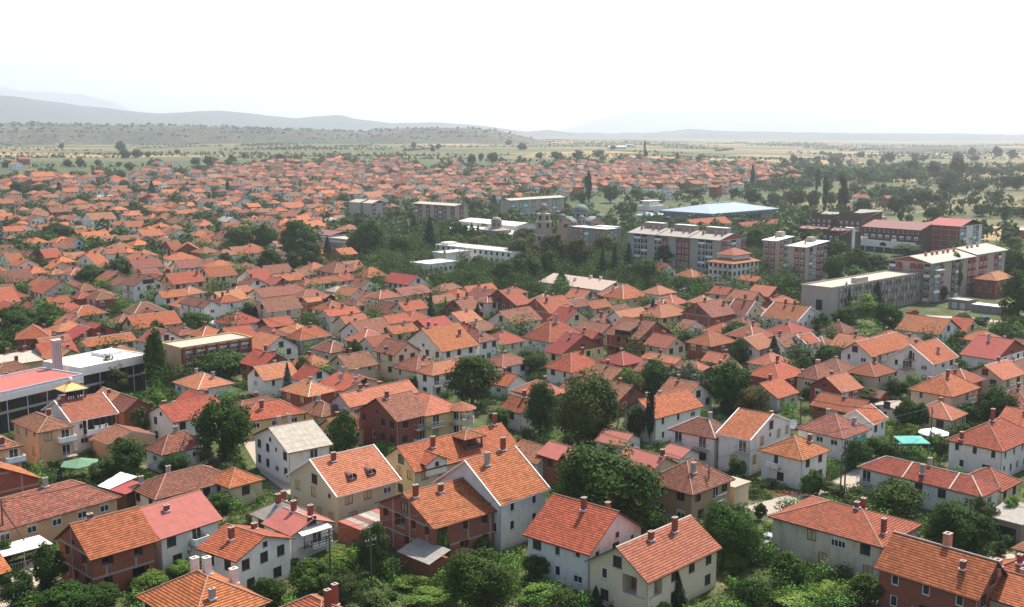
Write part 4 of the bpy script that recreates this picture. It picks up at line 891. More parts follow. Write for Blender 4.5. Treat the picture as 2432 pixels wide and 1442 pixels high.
def tile_mat(name,ca,cb,cc,rowshade=.5,weather=.5,mottle=.35,isl=False):
    m,n,l,b=mat(name,.8); uv,u,v=uvsep(n,l)
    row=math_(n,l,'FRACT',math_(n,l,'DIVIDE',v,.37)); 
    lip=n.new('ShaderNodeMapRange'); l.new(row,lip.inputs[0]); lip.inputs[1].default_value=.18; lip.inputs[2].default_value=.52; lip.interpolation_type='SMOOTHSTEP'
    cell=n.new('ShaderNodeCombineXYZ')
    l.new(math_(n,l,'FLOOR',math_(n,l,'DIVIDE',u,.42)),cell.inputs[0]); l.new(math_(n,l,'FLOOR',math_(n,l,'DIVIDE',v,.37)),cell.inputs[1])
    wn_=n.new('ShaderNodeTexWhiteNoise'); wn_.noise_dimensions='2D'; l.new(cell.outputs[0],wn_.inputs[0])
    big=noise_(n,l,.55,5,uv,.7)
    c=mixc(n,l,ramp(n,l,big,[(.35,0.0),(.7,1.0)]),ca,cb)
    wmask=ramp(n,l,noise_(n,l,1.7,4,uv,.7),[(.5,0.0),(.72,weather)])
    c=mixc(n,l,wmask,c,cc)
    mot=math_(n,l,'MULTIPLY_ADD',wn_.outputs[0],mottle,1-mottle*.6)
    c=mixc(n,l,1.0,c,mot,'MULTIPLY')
    dk=math_(n,l,'MULTIPLY_ADD',lip.outputs[0],1-rowshade,rowshade)  # shade under each tile overlap, painted in as a darker band per course
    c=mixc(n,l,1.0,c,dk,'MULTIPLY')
    c=objshift(n,l,c,.42,.024)
    if isl:
        gi=n.new('ShaderNodeNewGeometry'); c=mixc(n,l,1.0,c,math_(n,l,'MULTIPLY_ADD',gi.outputs['Random Per Island'],.75,.6),'MULTIPLY')
    l.new(c,b.inputs['Base Color'])
    bp=n.new('ShaderNodeBump'); bp.inputs['Strength'].default_value=.5; bp.inputs['Distance'].default_value=.05
    col=math_(n,l,'SINE',math_(n,l,'MULTIPLY',u,6.283/.3))
    l.new(math_(n,l,'ADD',math_(n,l,'MULTIPLY',col,.3),math_(n,l,'SUBTRACT',1,row)),bp.inputs['Height']); l.new(bp.outputs[0],b.inputs['Normal'])
    return m
def sheet_mat(name,ca,cb,seam=.6):
    m,n,l,b=mat(name,.7); uv,u,v=uvsep(n,l)
    c=mixc(n,l,ramp(n,l,noise_(n,l,.9,5,uv,.7),[(.35,0.0),(.68,1.0)]),ca,cb)
    fu=math_(n,l,'FRACT',math_(n,l,'DIVIDE',u,1.05)); fv=math_(n,l,'FRACT',math_(n,l,'DIVIDE',v,1.6))
    s=math_(n,l,'MAXIMUM',math_(n,l,'LESS_THAN',fu,.07),math_(n,l,'LESS_THAN',fv,.07))
    c=mixc(n,l,math_(n,l,'MULTIPLY',s,1-seam),c,(.1,.08,.07))
    c=objshift(n,l,c,.15,.01); l.new(c,b.inputs['Base Color'])
    bp=n.new('ShaderNodeBump'); bp.inputs['Strength'].default_value=.4; bp.inputs['Distance'].default_value=.04
    l.new(math_(n,l,'SINE',math_(n,l,'MULTIPLY',u,6.283/.18)),bp.inputs['Height']); l.new(bp.outputs[0],b.inputs['Normal'])
    return m
def plaster(name,c0,stain=.5,val=.16,rough=.9,dirt=(.30,.24,.18)):
    m,n,l,b=mat(name,rough); uv,u,v=uvsep(n,l)
    mp=n.new('ShaderNodeMapping'); l.new(uv,mp.inputs[0]); mp.inputs['Scale'].default_value=(1,.35,1)
    st=ramp(n,l,noise_(n,l,.8,6,mp.outputs[0],.7),[(.48,0.0),(.8,stain)])
    low=n.new('ShaderNodeMapRange'); l.new(v,low.inputs[0]); low.inputs[1].default_value=.9; low.inputs[2].default_value=0; low.inputs[4].default_value=.45
    c=mixc(n,l,st,c0,dirt); c=mixc(n,l,low.outputs[0],c,dirt)
    c=objshift(n,l,c,val,.01); l.new(c,b.inputs['Base Color'])
    return m
def brick_mat(name,frame):
    m,n,l,b=mat(name,.9); uv,u,v=uvsep(n,l)
    bt=n.new('ShaderNodeTexBrick'); l.new(uv,bt.inputs[0]); bt.inputs['Scale'].default_value=1
    bt.inputs['Brick Width'].default_value=.33; bt.inputs['Row Height'].default_value=.2; bt.inputs['Mortar Size'].default_value=.012
    bt.inputs[1].default_value=(.30,.068,.032,1); bt.inputs[2].default_value=(.22,.052,.028,1); bt.inputs[3].default_value=(.22,.16,.13,1)
    c=mixc(n,l,ramp(n,l,noise_(n,l,1.2,5,uv,.7),[(.45,0.0),(.75,.45)]),bt.outputs[0],(.17,.06,.04))
    if frame:
        fv=math_(n,l,'FRACT',math_(n,l,'DIVIDE',math_(n,l,'ADD',v,.3),2.9)); fu=math_(n,l,'FRACT',math_(n,l,'DIVIDE',math_(n,l,'ADD',u,100.2),4.1))
        s=math_(n,l,'MAXIMUM',math_(n,l,'LESS_THAN',fv,.095),math_(n,l,'LESS_THAN',fu,.065))
        c=mixc(n,l,s,c,(.30,.26,.23))
    c=objshift(n,l,c,.25,.012); l.new(c,b.inputs['Base Color'])
    return m
def plain(name,c,rough=.8,metal=0,var=.0):
    m,n,l,b=mat(name,rough); b.inputs['Metallic'].default_value=metal
    uv=nd(n,'TexCoord').outputs['Object']
    k=ramp(n,l,noise_(n,l,1.3,4,uv,.7),[(.3,.82),(.7,1.1)])
    l.new(mixc(n,l,1.0,c,k,'MULTIPLY'),b.inputs['Base Color'])
    return m
M={}
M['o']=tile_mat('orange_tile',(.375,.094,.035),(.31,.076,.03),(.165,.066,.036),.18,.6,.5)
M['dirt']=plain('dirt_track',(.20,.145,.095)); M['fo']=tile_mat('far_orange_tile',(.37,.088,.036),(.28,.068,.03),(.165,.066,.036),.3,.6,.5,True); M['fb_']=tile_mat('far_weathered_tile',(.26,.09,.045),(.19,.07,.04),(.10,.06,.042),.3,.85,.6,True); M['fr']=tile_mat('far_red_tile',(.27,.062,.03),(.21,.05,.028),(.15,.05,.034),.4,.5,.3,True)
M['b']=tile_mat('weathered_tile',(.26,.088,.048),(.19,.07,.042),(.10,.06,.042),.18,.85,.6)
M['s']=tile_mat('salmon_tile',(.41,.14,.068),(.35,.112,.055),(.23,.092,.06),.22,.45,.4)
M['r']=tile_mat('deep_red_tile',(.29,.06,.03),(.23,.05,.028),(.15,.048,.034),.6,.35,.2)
M['m']=sheet_mat('pink_sheet',(.38,.115,.085),(.31,.095,.07))
M['g']=sheet_mat('grey_sheet',(.30,.27,.23),(.22,.20,.17))
M['p']=sheet_mat('pale_sheet',(.42,.37,.30),(.29,.25,.20),.6)
M['n']=sheet_mat('tan_sheet',(.42,.31,.25),(.33,.24,.19),.75)
M['W']=sheet_mat('white_sheet',(.70,.68,.63),(.58,.55,.50),.9)
M['redsheet']=sheet_mat('red_sheet',(.30,.055,.045),(.25,.05,.045),.85)
M['bluesheet']=sheet_mat('blue_sheet',(.235,.285,.34),(.20,.245,.295),.9)
M['w']=plaster('white_plaster',(.70,.655,.585)); M['c']=plaster('cream_plaster',(.58,.47,.31),.3)
M['y']=plaster('yellow_plaster',(.68,.50,.22)); M['P']=plaster('pink_plaster',(.60,.44,.42))
M['l']=plaster('peach_plaster',(.60,.35,.20)); M['O']=plaster('ochre_plaster',(.34,.22,.12),.4)
M['e']=plaster('grey_render',(.28,.26,.24),.4); M['u']=plaster('pale_blue_plaster',(.46,.52,.60))
M['st']=plaster('stained_cream_plaster',(.60,.52,.38),.95,.05,.9,(.28,.18,.10))
M['k']=brick_mat('red_brick',False); M['K']=brick_mat('framed_brick',True)
M['conc']=plaster('concrete',(.37,.33,.28),.5); M['dconc']=plaster('grey_concrete',(.25,.22,.19),.5)
M['dark']=plain('dark_interior',(.025,.022,.02)); M['fb']=plain('brown_wood',(.10,.055,.035)); M['fw']=plain('white_paint',(.78,.77,.74),.5)  # dark: near-black colour stands in for shade inside openings and recesses
M['mortar']=plain('ridge_mortar',(.34,.19,.13)); M['wmortar']=plain('white_mortar',(.56,.46,.38)); M['tan']=plain('tan_shutter',(.50,.36,.19)); M['dsh']=plain('dark_shutter',(.035,.03,.028))
M['cr']=plain('chimney_brick',(.27,.065,.038)); M['ce']=plain('chimney_render',(.36,.29,.25)); M['cw']=plain('chimney_white',(.66,.58,.52)); M['co']=plain('chimney_hollow_brick',(.50,.22,.13))
M['lead']=plain('metal_flashing',(.6,.6,.6),.4); M['teal']=plain('turquoise_canvas',(.10,.36,.30)); M['green']=plain('green_canvas',(.11,.20,.12))
M['yel']=plain('yellow_roof',(.58,.38,.14)); M['wood']=plain('old_wood',(.09,.07,.055)); M['brown']=plain('dark_cladding',(.075,.042,.034)); M['gr']=plain('grey_metal',(.35,.35,.35),.4,.3)
M['drs']=sheet_mat('dull_red_sheet',(.19,.068,.056),(.15,.06,.052),.85); M['copper']=plain('green_copper',(.12,.155,.14),.7); M['stone']=plaster('church_stone',(.36,.26,.20),.4)
M['redpanel']=plaster('red_panel',(.23,.055,.045),.7); M['bluefascia']=plain('blue_fascia',(.10,.16,.24),.5); M['teal2']=plain('teal_panel',(.10,.24,.24)); M['film']=plain('plastic_film',(.82,.82,.80),.35)
M['tar']=plaster('pale_flat_roof',(.40,.33,.26),.6); M['trunk']=plain('bark',(.12,.09,.065)); M['red']=plain('car_red',(.35,.015,.02),.25); M['blue']=plain('car_blue',(.03,.06,.2),.25); M['grey']=plain('car_grey',(.3,.3,.32),.25); M['white']=plain('car_white',(.8,.8,.8),.25); M['rub']=plain('tyre_rubber',(.02,.02,.02))
gm,n_,l_,b_=mat('window_glass',.08); b_.inputs['Base Color'].default_value=(.025,.03,.035,1); b_.inputs['Specular IOR Level'].default_value=.6; M['glass']=gm
def leaf_mat(name,a,c,tr=.18,br=(.2,.12,.04),bf=0):
    m,n,l,b=mat(name,.7); b.inputs['Specular IOR Level'].default_value=.08
    tc=nd(n,'TexCoord').outputs['Object']; k=ramp(n,l,noise_(n,l,5,4,tc,.7),[(.3,0.0),(.7,1.0)])
    gi=n.new('ShaderNodeNewGeometry'); r=gi.outputs['Random Per Island']
    c1=mixc(n,l,k,a,c); c1=mixc(n,l,1.0,c1,math_(n,l,'MULTIPLY_ADD',r,.7,.65),'MULTIPLY')
    if bf: c1=mixc(n,l,math_(n,l,'GREATER_THAN',r,1-bf),c1,br)
    c1=objshift(n,l,c1,.5,.05)
    l.new(c1,b.inputs['Base Color'])
    t=n.new('ShaderNodeBsdfTranslucent'); l.new(mixc(n,l,.5,c1,(.06,.11,.012)),t.inputs[0])
    x=n.new('ShaderNodeMixShader'); x.inputs[0].default_value=tr; l.new(b.outputs[0],x.inputs[1]); l.new(t.outputs[0],x.inputs[2]); l.new(x.outputs[0],n['Material Output'].inputs[0])
    return m
L={'d':leaf_mat('leaves_dark_green',(.025,.055,.009),(.052,.094,.015)),'l':leaf_mat('leaves_light_green',(.085,.155,.025),(.135,.20,.035)),
 's':leaf_mat('leaves_olive',(.042,.072,.018),(.072,.102,.028)),'c':leaf_mat('needles_dark',(.018,.042,.018),(.03,.06,.024),.1),
 'r':leaf_mat('leaves_with_rusty_tips',(.05,.08,.02),(.085,.10,.025),.25,(.24,.13,.03),.18),'w':leaf_mat('leaves_grey_green',(.09,.12,.07),(.13,.16,.09)),
 'g':leaf_mat('leaves_autumn_olive',(.040,.058,.014),(.072,.085,.02),.18,(.20,.12,.03),.1),'b':leaf_mat('needles_blue_green',(.05,.085,.065),(.08,.12,.095),.1)}
# ------------------------------------------------------------------ mesh helpers
class MB:
    def __init__(s): s.v=[];s.f=[];s.m=[];s.mats=[]
    def mi(s,m):
        if m not in s.mats: s.mats.append(m)
        return s.mats.index(m)
    def poly(s,pts,m):
        k=len(s.v); s.v.extend(tuple(p) for p in pts); s.f.append(tuple(range(k,k+len(pts)))); s.m.append(s.mi(m))
    def box(s,x0,y0,z0,x1,y1,z1,m,top=None):
        p=[(x0,y0,z0),(x1,y0,z0),(x1,y1,z0),(x0,y1,z0),(x0,y0,z1),(x1,y0,z1),(x1,y1,z1),(x0,y1,z1)]
        for q in ((0,1,5,4),(1,2,6,5),(2,3,7,6),(3,0,4,7)): s.poly([p[i] for i in q],m)
        s.poly([p[i] for i in (4,5,6,7)],top or m); s.poly([p[i] for i in (3,2,1,0)],m)
    def tube(s,a,b,r0,r1,m,n=6,cap=True):
        a=Vector(a);b=Vector(b);d=(b-a).normalized(); x=d.orthogonal().normalized(); y=d.cross(x)
        A=[a+(x*math.cos(t)+y*math.sin(t))*r0 for t in [i*2*math.pi/n for i in range(n)]]
        B=[b+(x*math.cos(t)+y*math.sin(t))*r1 for t in [i*2*math.pi/n for i in range(n)]]
        for i in range(n): j=(i+1)%n; s.poly([A[i],A[j],B[j],B[i]],m)
        if cap: s.poly(B,m); s.poly(A[::-1],m)
    def lathe(s,cx,cy,prof,m,n=16):
        for (r0,z0),(r1,z1) in zip(prof,prof[1:]):
            for i in range(n):
                a=i*2*math.pi/n; c=(i+1)*2*math.pi/n
                q=[(cx+r0*math.cos(a),cy+r0*math.sin(a),z0),(cx+r0*math.cos(c),cy+r0*math.sin(c),z0)]
                if r1>1e-4: q+=[(cx+r1*math.cos(c),cy+r1*math.sin(c),z1),(cx+r1*math.cos(a),cy+r1*math.sin(a),z1)]
                else: q+=[(cx,cy,z1)]
                s.poly(q,m)
    def mesh(s,name):
        me=bpy.data.meshes.new(name); me.from_pydata(s.v,[],s.f)
        for q in s.mats: me.materials.append(q)
        me.polygons.foreach_set('material_index',s.m)
        uvl=me.uv_layers.new(name='UVMap'); uv=[]
        V=s.v
        for f in s.f:
            p0=Vector(V[f[0]]); nn=Vector((0,0,0))
            for i in range(1,len(f)-1): nn+=(Vector(V[f[i]])-p0).cross(Vector(V[f[i+1]])-p0)
            if nn.length<1e-9: nn=Vector((0,0,1))
            nn.normalize()
            if abs(nn.z)>.995: ua=Vector((1,0,0)); va=Vector((0,1,0))
            else: ua=Vector((0,0,1)).cross(nn).normalized(); va=nn.cross(ua)
            for i in f: q=V[i]; uv+= [ua.x*q[0]+ua.y*q[1]+ua.z*q[2], va.x*q[0]+va.y*q[1]+va.z*q[2]]
        uvl.data.foreach_set('uv',uv)
        me.update(); return me
    def build(s,name,parent=None,loc=None,rz=0): return link(name,s.mesh(name),parent,loc,rz)
def link(name,me,parent=None,loc=None,rz=0,scale=None):
    o=bpy.data.objects.new(name,me); sc.collection.objects.link(o)
    if parent: o.parent=parent
    if loc: o.location=loc
    if rz: o.rotation_euler=(0,0,rz)
    if scale: o.scale=scale
    return o
def tag(o,label=None,cat=None,group=None,kind=None):
    if label: o['label']=' '.join(label.split()[:16])
    if cat: o['category']=cat
    if group: o['group']=group
    if kind: o['kind']=kind
    return o
def thing(name,loc,rz,label,cat,group=None):
    o=bpy.data.objects.new(name,None); sc.collection.objects.link(o); o.location=loc; o.rotation_euler=(0,0,rz); o.empty_display_size=.5
    return tag(o,label,cat,group)
# ------------------------------------------------------------------ ground, hills, haze
def ground():
    rings=[0]; r=15
    while r<23800: rings.append(r); r*=1.045 if r<6000 else 1.08
    rings.append(23800); NS=320; v=[];f=[]
    for r in rings:
        for i in range(NS):
            a=i*2*math.pi/NS; x,y=r*math.sin(a),r*math.cos(a); z=terr(x,y)
            if r>1700: z+=noise.noise(Vector((x/420,y/420,0)))*min(9,(r-1700)/250)*(.5 if x<0 else .25)
            v.append((x,y,z-.03))
    for k in range(len(rings)-1):
        for i in range(NS):
            j=(i+1)%NS; f.append((k*NS+i,(k+1)*NS+i,(k+1)*NS+j,k*NS+j)[::-1])
    me=bpy.data.meshes.new('ground'); me.from_pydata(v,[],f); 
    for p in me.polygons: p.use_smooth=True
    m,n,l,b=mat('ground_soil_and_fields',.95)
    g=n.new('ShaderNodeNewGeometry'); sp=n.new('ShaderNodeSeparateXYZ'); l.new(g.outputs['Position'],sp.inputs[0])
    mp=n.new('ShaderNodeMapping'); l.new(g.outputs['Position'],mp.inputs[0]); mp.inputs['Rotation'].default_value=(0,0,R(35)); mp.inputs['Scale'].default_value=(1/330,1/120,0)
    vo=n.new('ShaderNodeTexVoronoi'); vo.inputs['Scale'].default_value=1; vo.inputs['Randomness'].default_value=.85; l.new(mp.outputs[0],vo.inputs[0])
    sv=n.new('ShaderNodeSeparateColor'); l.new(vo.outputs['Color'],sv.inputs[0])
    field=ramp(n,l,sv.outputs[0],[(0,(.040,.058,.014)),(.18,(.10,.095,.03)),(.34,(.33,.215,.10)),(.46,(.05,.065,.018)),(.6,(.15,.12,.05)),(.72,(.075,.085,.026)),(.84,(.30,.20,.10)),(.93,(.10,.09,.035))])
    field.node.color_ramp.interpolation='CONSTANT'
    big=noise_(n,l,.0035,5,g.outputs['Position'],.65); field=mixc(n,l,ramp(n,l,big,[(.46,0.0),(.66,.45)]),field,(.20,.15,.068))
    scr=noise_(n,l,.05,5,g.outputs['Position'],.75); field=mixc(n,l,ramp(n,l,scr,[(.48,0.0),(.62,.8)]),field,(.045,.06,.025))
    gn=noise_(n,l,.16,6,g.outputs['Position'],.75)
    garden=ramp(n,l,gn,[(.40,(.032,.052,.014)),(.52,(.055,.072,.02)),(.60,(.11,.095,.05)),(.72,(.27,.22,.16))])
    fine=noise_(n,l,2.5,3,g.outputs['Position'],.7); garden=mixc(n,l,1.0,garden,math_(n,l,'MULTIPLY_ADD',fine,.9,.55),'MULTIPLY')
    le=n.new('ShaderNodeVectorMath'); le.operation='LENGTH'; l.new(g.outputs['Position'],le.inputs[0])
    far=n.new('ShaderNodeMapRange'); l.new(le.outputs['Value'],far.inputs[0]); far.inputs[1].default_value=500; far.inputs[2].default_value=700
    # the far left town stays gardens, the right side is open field beyond the blocks
    rgt=n.new('ShaderNodeMapRange'); l.new(math_(n,l,'SUBTRACT',sp.outputs[0],math_(n,l,'MULTIPLY',sp.outputs[1],.22)),rgt.inputs[0]); rgt.inputs[1].default_value=-10; rgt.inputs[2].default_value=25
    far2=n.new('ShaderNodeMapRange'); l.new(le.outputs['Value'],far2.inputs[0]); far2.inputs[1].default_value=1500; far2.inputs[2].default_value=1750
    mk=math_(n,l,'MAXIMUM',math_(n,l,'MULTIPLY',far.outputs[0],rgt.outputs[0]),far2.outputs[0])
    l.new(mixc(n,l,mk,garden,field),b.inputs['Base Color'])
    me.materials.append(m); return tag(link('ground',me),kind='structure')
ground()
def pxdir(x,y):
    dx=(x-1216)/FPX; dy=-(y-721)/FPX
    Y=math.cos(PITCH)+dy*math.sin(PITCH); Z=dy*math.cos(PITCH)-math.sin(PITCH)
    h=math.hypot(dx,Y); return math.atan2(dx,Y),Z/h
def hill_mat(name,a,c,d,dens,s1=.02):
    m,n,l,b=mat(name,.95); g=n.new('ShaderNodeNewGeometry'); P=g.outputs['Position']
    base=ramp(n,l,noise_(n,l,s1*.15,5,P,.65),[(.4,a),(.62,c)])
    dots=ramp(n,l,noise_(n,l,s1*3,4,P,.8),[(dens,0.0),(dens+.06,1.0)])
    l.new(mixc(n,l,dots,d,base),b.inputs['Base Color']); 
    bp=n.new('ShaderNodeBump'); bp.inputs['Strength'].default_value=.8; bp.inputs['Distance'].default_value=6
    l.new(noise_(n,l,s1,5,P,.7),bp.inputs['Height']); l.new(bp.outputs[0],b.inputs['Normal']); return m
def ridge(name,prof,D0,Dc,D1,m,rough=12,nseg=260,freq=500):
    pts=[pxdir(x,y) for x,y in prof]; pts=[(-.62,pts[0][1])]+pts+[(.62,pts[-1][1])]
    v=[];f=[];NR=26
    for i in range(nseg+1):
        a=-.6+1.2*i/nseg
        for (a0,e0),(a1,e1) in zip(pts,pts[1:]):
            if a0<=a<=a1:
                t=(a-a0)/(a1-a0+1e-9); e=e0+(e1-e0)*t; break
        zc=CH+Dc*e
        for k in range(NR+1):
            t=k/NR
            r=D0+(D1-D0)*t; tc=(Dc-D0)/(D1-D0)
            s=(t/tc) if t<tc else (1-t)/(1-tc)
            s=s*s*(3-2*s)
            z=-8+(zc+8)*s
            x,y=r*math.sin(a),r*math.cos(a)
            z+=(noise.fractal(Vector((x/freq,y/freq,1.7)),.9,2.1,4)*rough*3*s*(1-s)*2+noise.noise(Vector((x/freq*4,y/freq*4,5)))*rough*.25*s)
            v.append((x,y,z))
    for i in range(nseg):
        for k in range(NR):
            q=i*(NR+1)+k; f.append((q,q+NR+1,q+NR+2,q+1))
    me=bpy.data.meshes.new(name); me.from_pydata(v,[],f); me.materials.append(m)
    for p in me.polygons: p.use_smooth=True
    RV[name+str(int(Dc))]=v
    return tag(link(name,me),kind='structure')
RV={}
hm1=hill_mat('scrub_hill',(.060,.060,.030),(.19,.15,.09),(.014,.024,.010),.5,.028)
hm2=hill_mat('wooded_hill',(.03,.042,.022),(.05,.055,.03),(.018,.026,.014),.5,.01)
hm3=hill_mat('distant_mountain',(.05,.06,.05),(.07,.075,.06),(.04,.045,.04),.5,.006)
ridge('hills',[(0,293),(200,295),(400,298),(560,302),(700,307),(850,312),(960,306),(1080,303),(1170,308),(1230,322),(1300,338),(1400,345),(1500,352),(2432,352)],3150,3900,5200,hm1,16)
ridge('hills',[(0,226),(80,236),(200,252),(300,264),(380,270),(450,266),(520,263),(600,270),(690,281),(760,277),(805,273),(850,283),(930,293),(1050,291),(1150,300),(1250,314),(1300,309),(1350,314),(1450,321),(1540,316),(1640,306),(1700,311),(1900,315),(2100,317),(2300,318),(2432,322)],7800,10500,13000,hm2,34,freq=900)
ridge('hills',[(0,207),(60,217),(140,221),(190,224),(260,240),(310,262),(420,283),(800,300),(1000,300),(1200,318),(1300,318),(1480,268),(1600,258),(1700,252),(1800,250),(1900,258),(2000,270),(2100,284),(2300,306),(2432,316)],17000,21500,23500,hm3,80,freq=1600)
hz=MB(); hz.box(-24300,-24300,-20,24300,24300,1060,None); 
hme=bpy.data.meshes.new('haze'); hme.from_pydata(hz.v,[],hz.f); ho=link('haze',hme); tag(ho,'pale summer haze lying over the town and plain','haze',kind='stuff')
hm=bpy.data.materials.new('pale_haze'); hm.use_nodes=True; hn=hm.node_tree.nodes; hn.clear()
pv=hn.new('ShaderNodeVolumePrincipled'); pv.inputs['Color'].default_value=(.84,.90,.95,1); pv.inputs['Density'].default_value=.0001; pv.inputs['Anisotropy'].default_value=.35
mo=hn.new('ShaderNodeOutputMaterial'); hm.node_tree.links.new(pv.outputs[0],mo.inputs['Volume']); hme.materials.append(hm)
try: hm.cycles.homogeneous_volume=True
except Exception: pass
# ------------------------------------------------------------------ window, chimney and balcony meshes (shared by all copies)
PAN={}
def window_meshes():
    for key,(w_,h_,fm,kind) in {'w':(1.5,1.5,'fw','x'),'n':(.95,1.45,'fw','x'),'b':(1.5,1.5,'fb','x'),'t':(1.45,1.55,'fb','tan'),'k':(1.35,1.5,'fb','dsh'),'D':(1.0,2.15,'fw','x'),'q':(.7,.7,'fb','x'),'L':(2.2,1.5,'fw','x'),'T':(1.6,2.1,'fw','x')}.items():
        f=MB(); a=w_/2; t=.09; m=M[fm]
        f.box(-a,-.06,0,-a+t,.02,h_,m); f.box(a-t,-.06,0,a,.02,h_,m); f.box(-a+t,-.06,h_-t,a-t,.02,h_,m); f.box(-a+t,-.06,0,a-t,.02,t,m)
        if w_>1: f.box(-.035,-.055,t,.035,.02,h_-t,m)
        if w_>2: f.box(-a/2-.03,-.05,t,-a/2+.03,.02,h_-t,m); f.box(a/2-.03,-.05,t,a/2+.03,.02,h_-t,m)
        if key!='D': f.box(-a-.08,-.16,-.07,a+.08,.02,-.01,M['conc'])
        p=MB(); y=-.01 if kind=='x' else -.04
        p.poly([(-a+t,y,t),(a-t,y,t),(a-t,y,h_-t),(-a+t,y,h_-t)],M['glass'] if kind=='x' else M[kind])
        if kind=='x' and key in 'wtL': p.poly([(-a+t,y-.01,h_*.62),(a-t,y-.01,h_*.62),(a-t,y-.01,h_-t),(-a+t,y-.01,h_-t)],M['conc'] if key=='t' else M['cw'])
        c=MB(); c.v=f.v+p.v; n0=len(f.v); c.mats=list(f.mats); c.f=list(f.f); c.m=list(f.m)
        for q,mi in zip(p.f,p.m): c.f.append(tuple(i+n0 for i in q)); c.m.append(c.mi(p.mats[mi]))
        PAN[key]=(w_,h_,f.mesh('window_frame'),p.mesh('pane'),c.mesh('window'))
window_meshes()
CHM={}
def chimney_mesh(kind,h):
    k=(kind,round(h,1))
    if k not in CHM:
        b=MB(); m=M['c'+kind]; s=.34 if kind!='w' else .45
        if kind=='o': s=.5
        b.box(-s,-s*.8,-1.2,s,s*.8,h,m)
        b.box(-s-.05,-s*.8-.05,h,s+.05,s*.8+.05,h+.08,M['ce'] if kind!='w' else M['cw']); b.box(-s*.5,-s*.4,h+.08,s*.5,s*.4,h+.1,M['dark'])
        b.box(-s-.12,-s*.8-.12,-.22,s+.12,s*.8+.12,-.02,M['lead'])
        CHM[k]=b.mesh('chimney')
    return CHM[k]
def place_window(root,key,x,y,z,rz,near):
    w_,h_,fm,pm,cm=PAN[key]
    if near:
        o=link('window',fm,root,(x,y,z),rz); link('pane',pm,o)
    else: link('window',cm,root,(x,y,z),rz)
def balcony(root,side,s,w_,z,b,a,ins,style=0,depth=1.25):
    m=MB(); d=depth
    m.box(-w_/2,-d,-.16,w_/2,0,0,M['conc'])
    if style==0:
        m.box(-w_/2,-d,.95,w_/2,-d+.07,1.02,M['gr']); m.box(-w_/2,-d+.07,.95,-w_/2+.06,0,1.02,M['gr']); m.box(w_/2-.06,-d+.07,.95,w_/2,0,1.02,M['gr'])
        k=max(4,int(w_/.28))
        for i in range(k+1):
            x=-w_/2+.03+(w_-.06)*i/k; m.box(x-.02,-d+.01,0,x+.02,-d+.05,.95,M['gr'])
    elif style==1:
        m.box(-w_/2,-d,0,w_/2,-d+.1,.95,M['fw']); m.box(-w_/2,-d+.1,0,-w_/2+.1,0,.95,M['fw']); m.box(w_/2-.1,-d+.1,0,w_/2,0,.95,M['fw'])
    else:
        m.box(-w_/2,-d,.85,w_/2,-d+.14,.98,M['fw']); m.box(-w_/2,-d,0,w_/2,-d+.14,.08,M['fw'])
        k=int(w_/.3)
        for i in range(k+1):
            x=-w_/2+.07+(w_-.14)*i/k; m.box(x-.06,-d+.02,.08,x+.06,-d+.12,.85,M['fw'])
    if side=='R': m.build('balcony',root,(s*b,ins,z))
    else: m.build('balcony',root,(ins,s*a,z),-math.pi/2)
# ------------------------------------------------------------------ roofs
def roof_geo(b,a,ze,ty,pitch,o=0):
    """top polygons, perimeter, ridge and hip lines of a roof over [0,b]x[0,a]"""
    T=math.tan(R(pitch))
    if ty=='G':
        zr=ze+a/2*T; A,B_,C,D,E,F=(0,0,ze),(b,0,ze),(b,a,ze),(0,a,ze),(0,a/2,zr),(b,a/2,zr)
        return [[A,B_,F,E],[C,D,E,F]],[A,B_,F,C,D,E],[(E,F)],zr
    if ty=='g':
        zr=ze+b/2*T; A,B_,C,D,E,F=(0,0,ze),(b,0,ze),(b,a,ze),(0,a,ze),(b/2,0,zr),(b/2,a,zr)
        return [[D,A,E,F],[B_,C,F,E]],[A,E,B_,C,F,D],[(E,F)],zr
    if ty=='M':
        zr=ze+b*T; A,B_,C,D=(0,0,ze),(b,0,zr),(b,a,zr),(0,a,ze); return [[A,B_,C,D]],[A,B_,C,D],[],zr
    if b>=a:
        i=min(a/2,b/2-.3); zr=ze+a/2*T; E,F=(i,a/2,zr),(b-i,a/2,zr); A,B_,C,D=(0,0,ze),(b,0,ze),(b,a,ze),(0,a,ze)
        return [[A,B_,F,E],[B_,C,F],[C,D,E,F],[D,A,E]],[A,B_,C,D],[(E,F),(A,E),(B_,F),(C,F),(D,E)],zr
    i=min(b/2,a/2-.3); zr=ze+b/2*T; E,F=(b/2,i,zr),(b/2,a-i,zr); A,B_,C,D=(0,0,ze),(b,0,ze),(b,a,ze),(0,a,ze)
    return [[A,B_,E],[B_,C,F,E],[C,D,F],[D,A,E,F]],[A,B_,C,D],[(E,F),(A,E),(B_,E),(C,F),(D,F)],zr
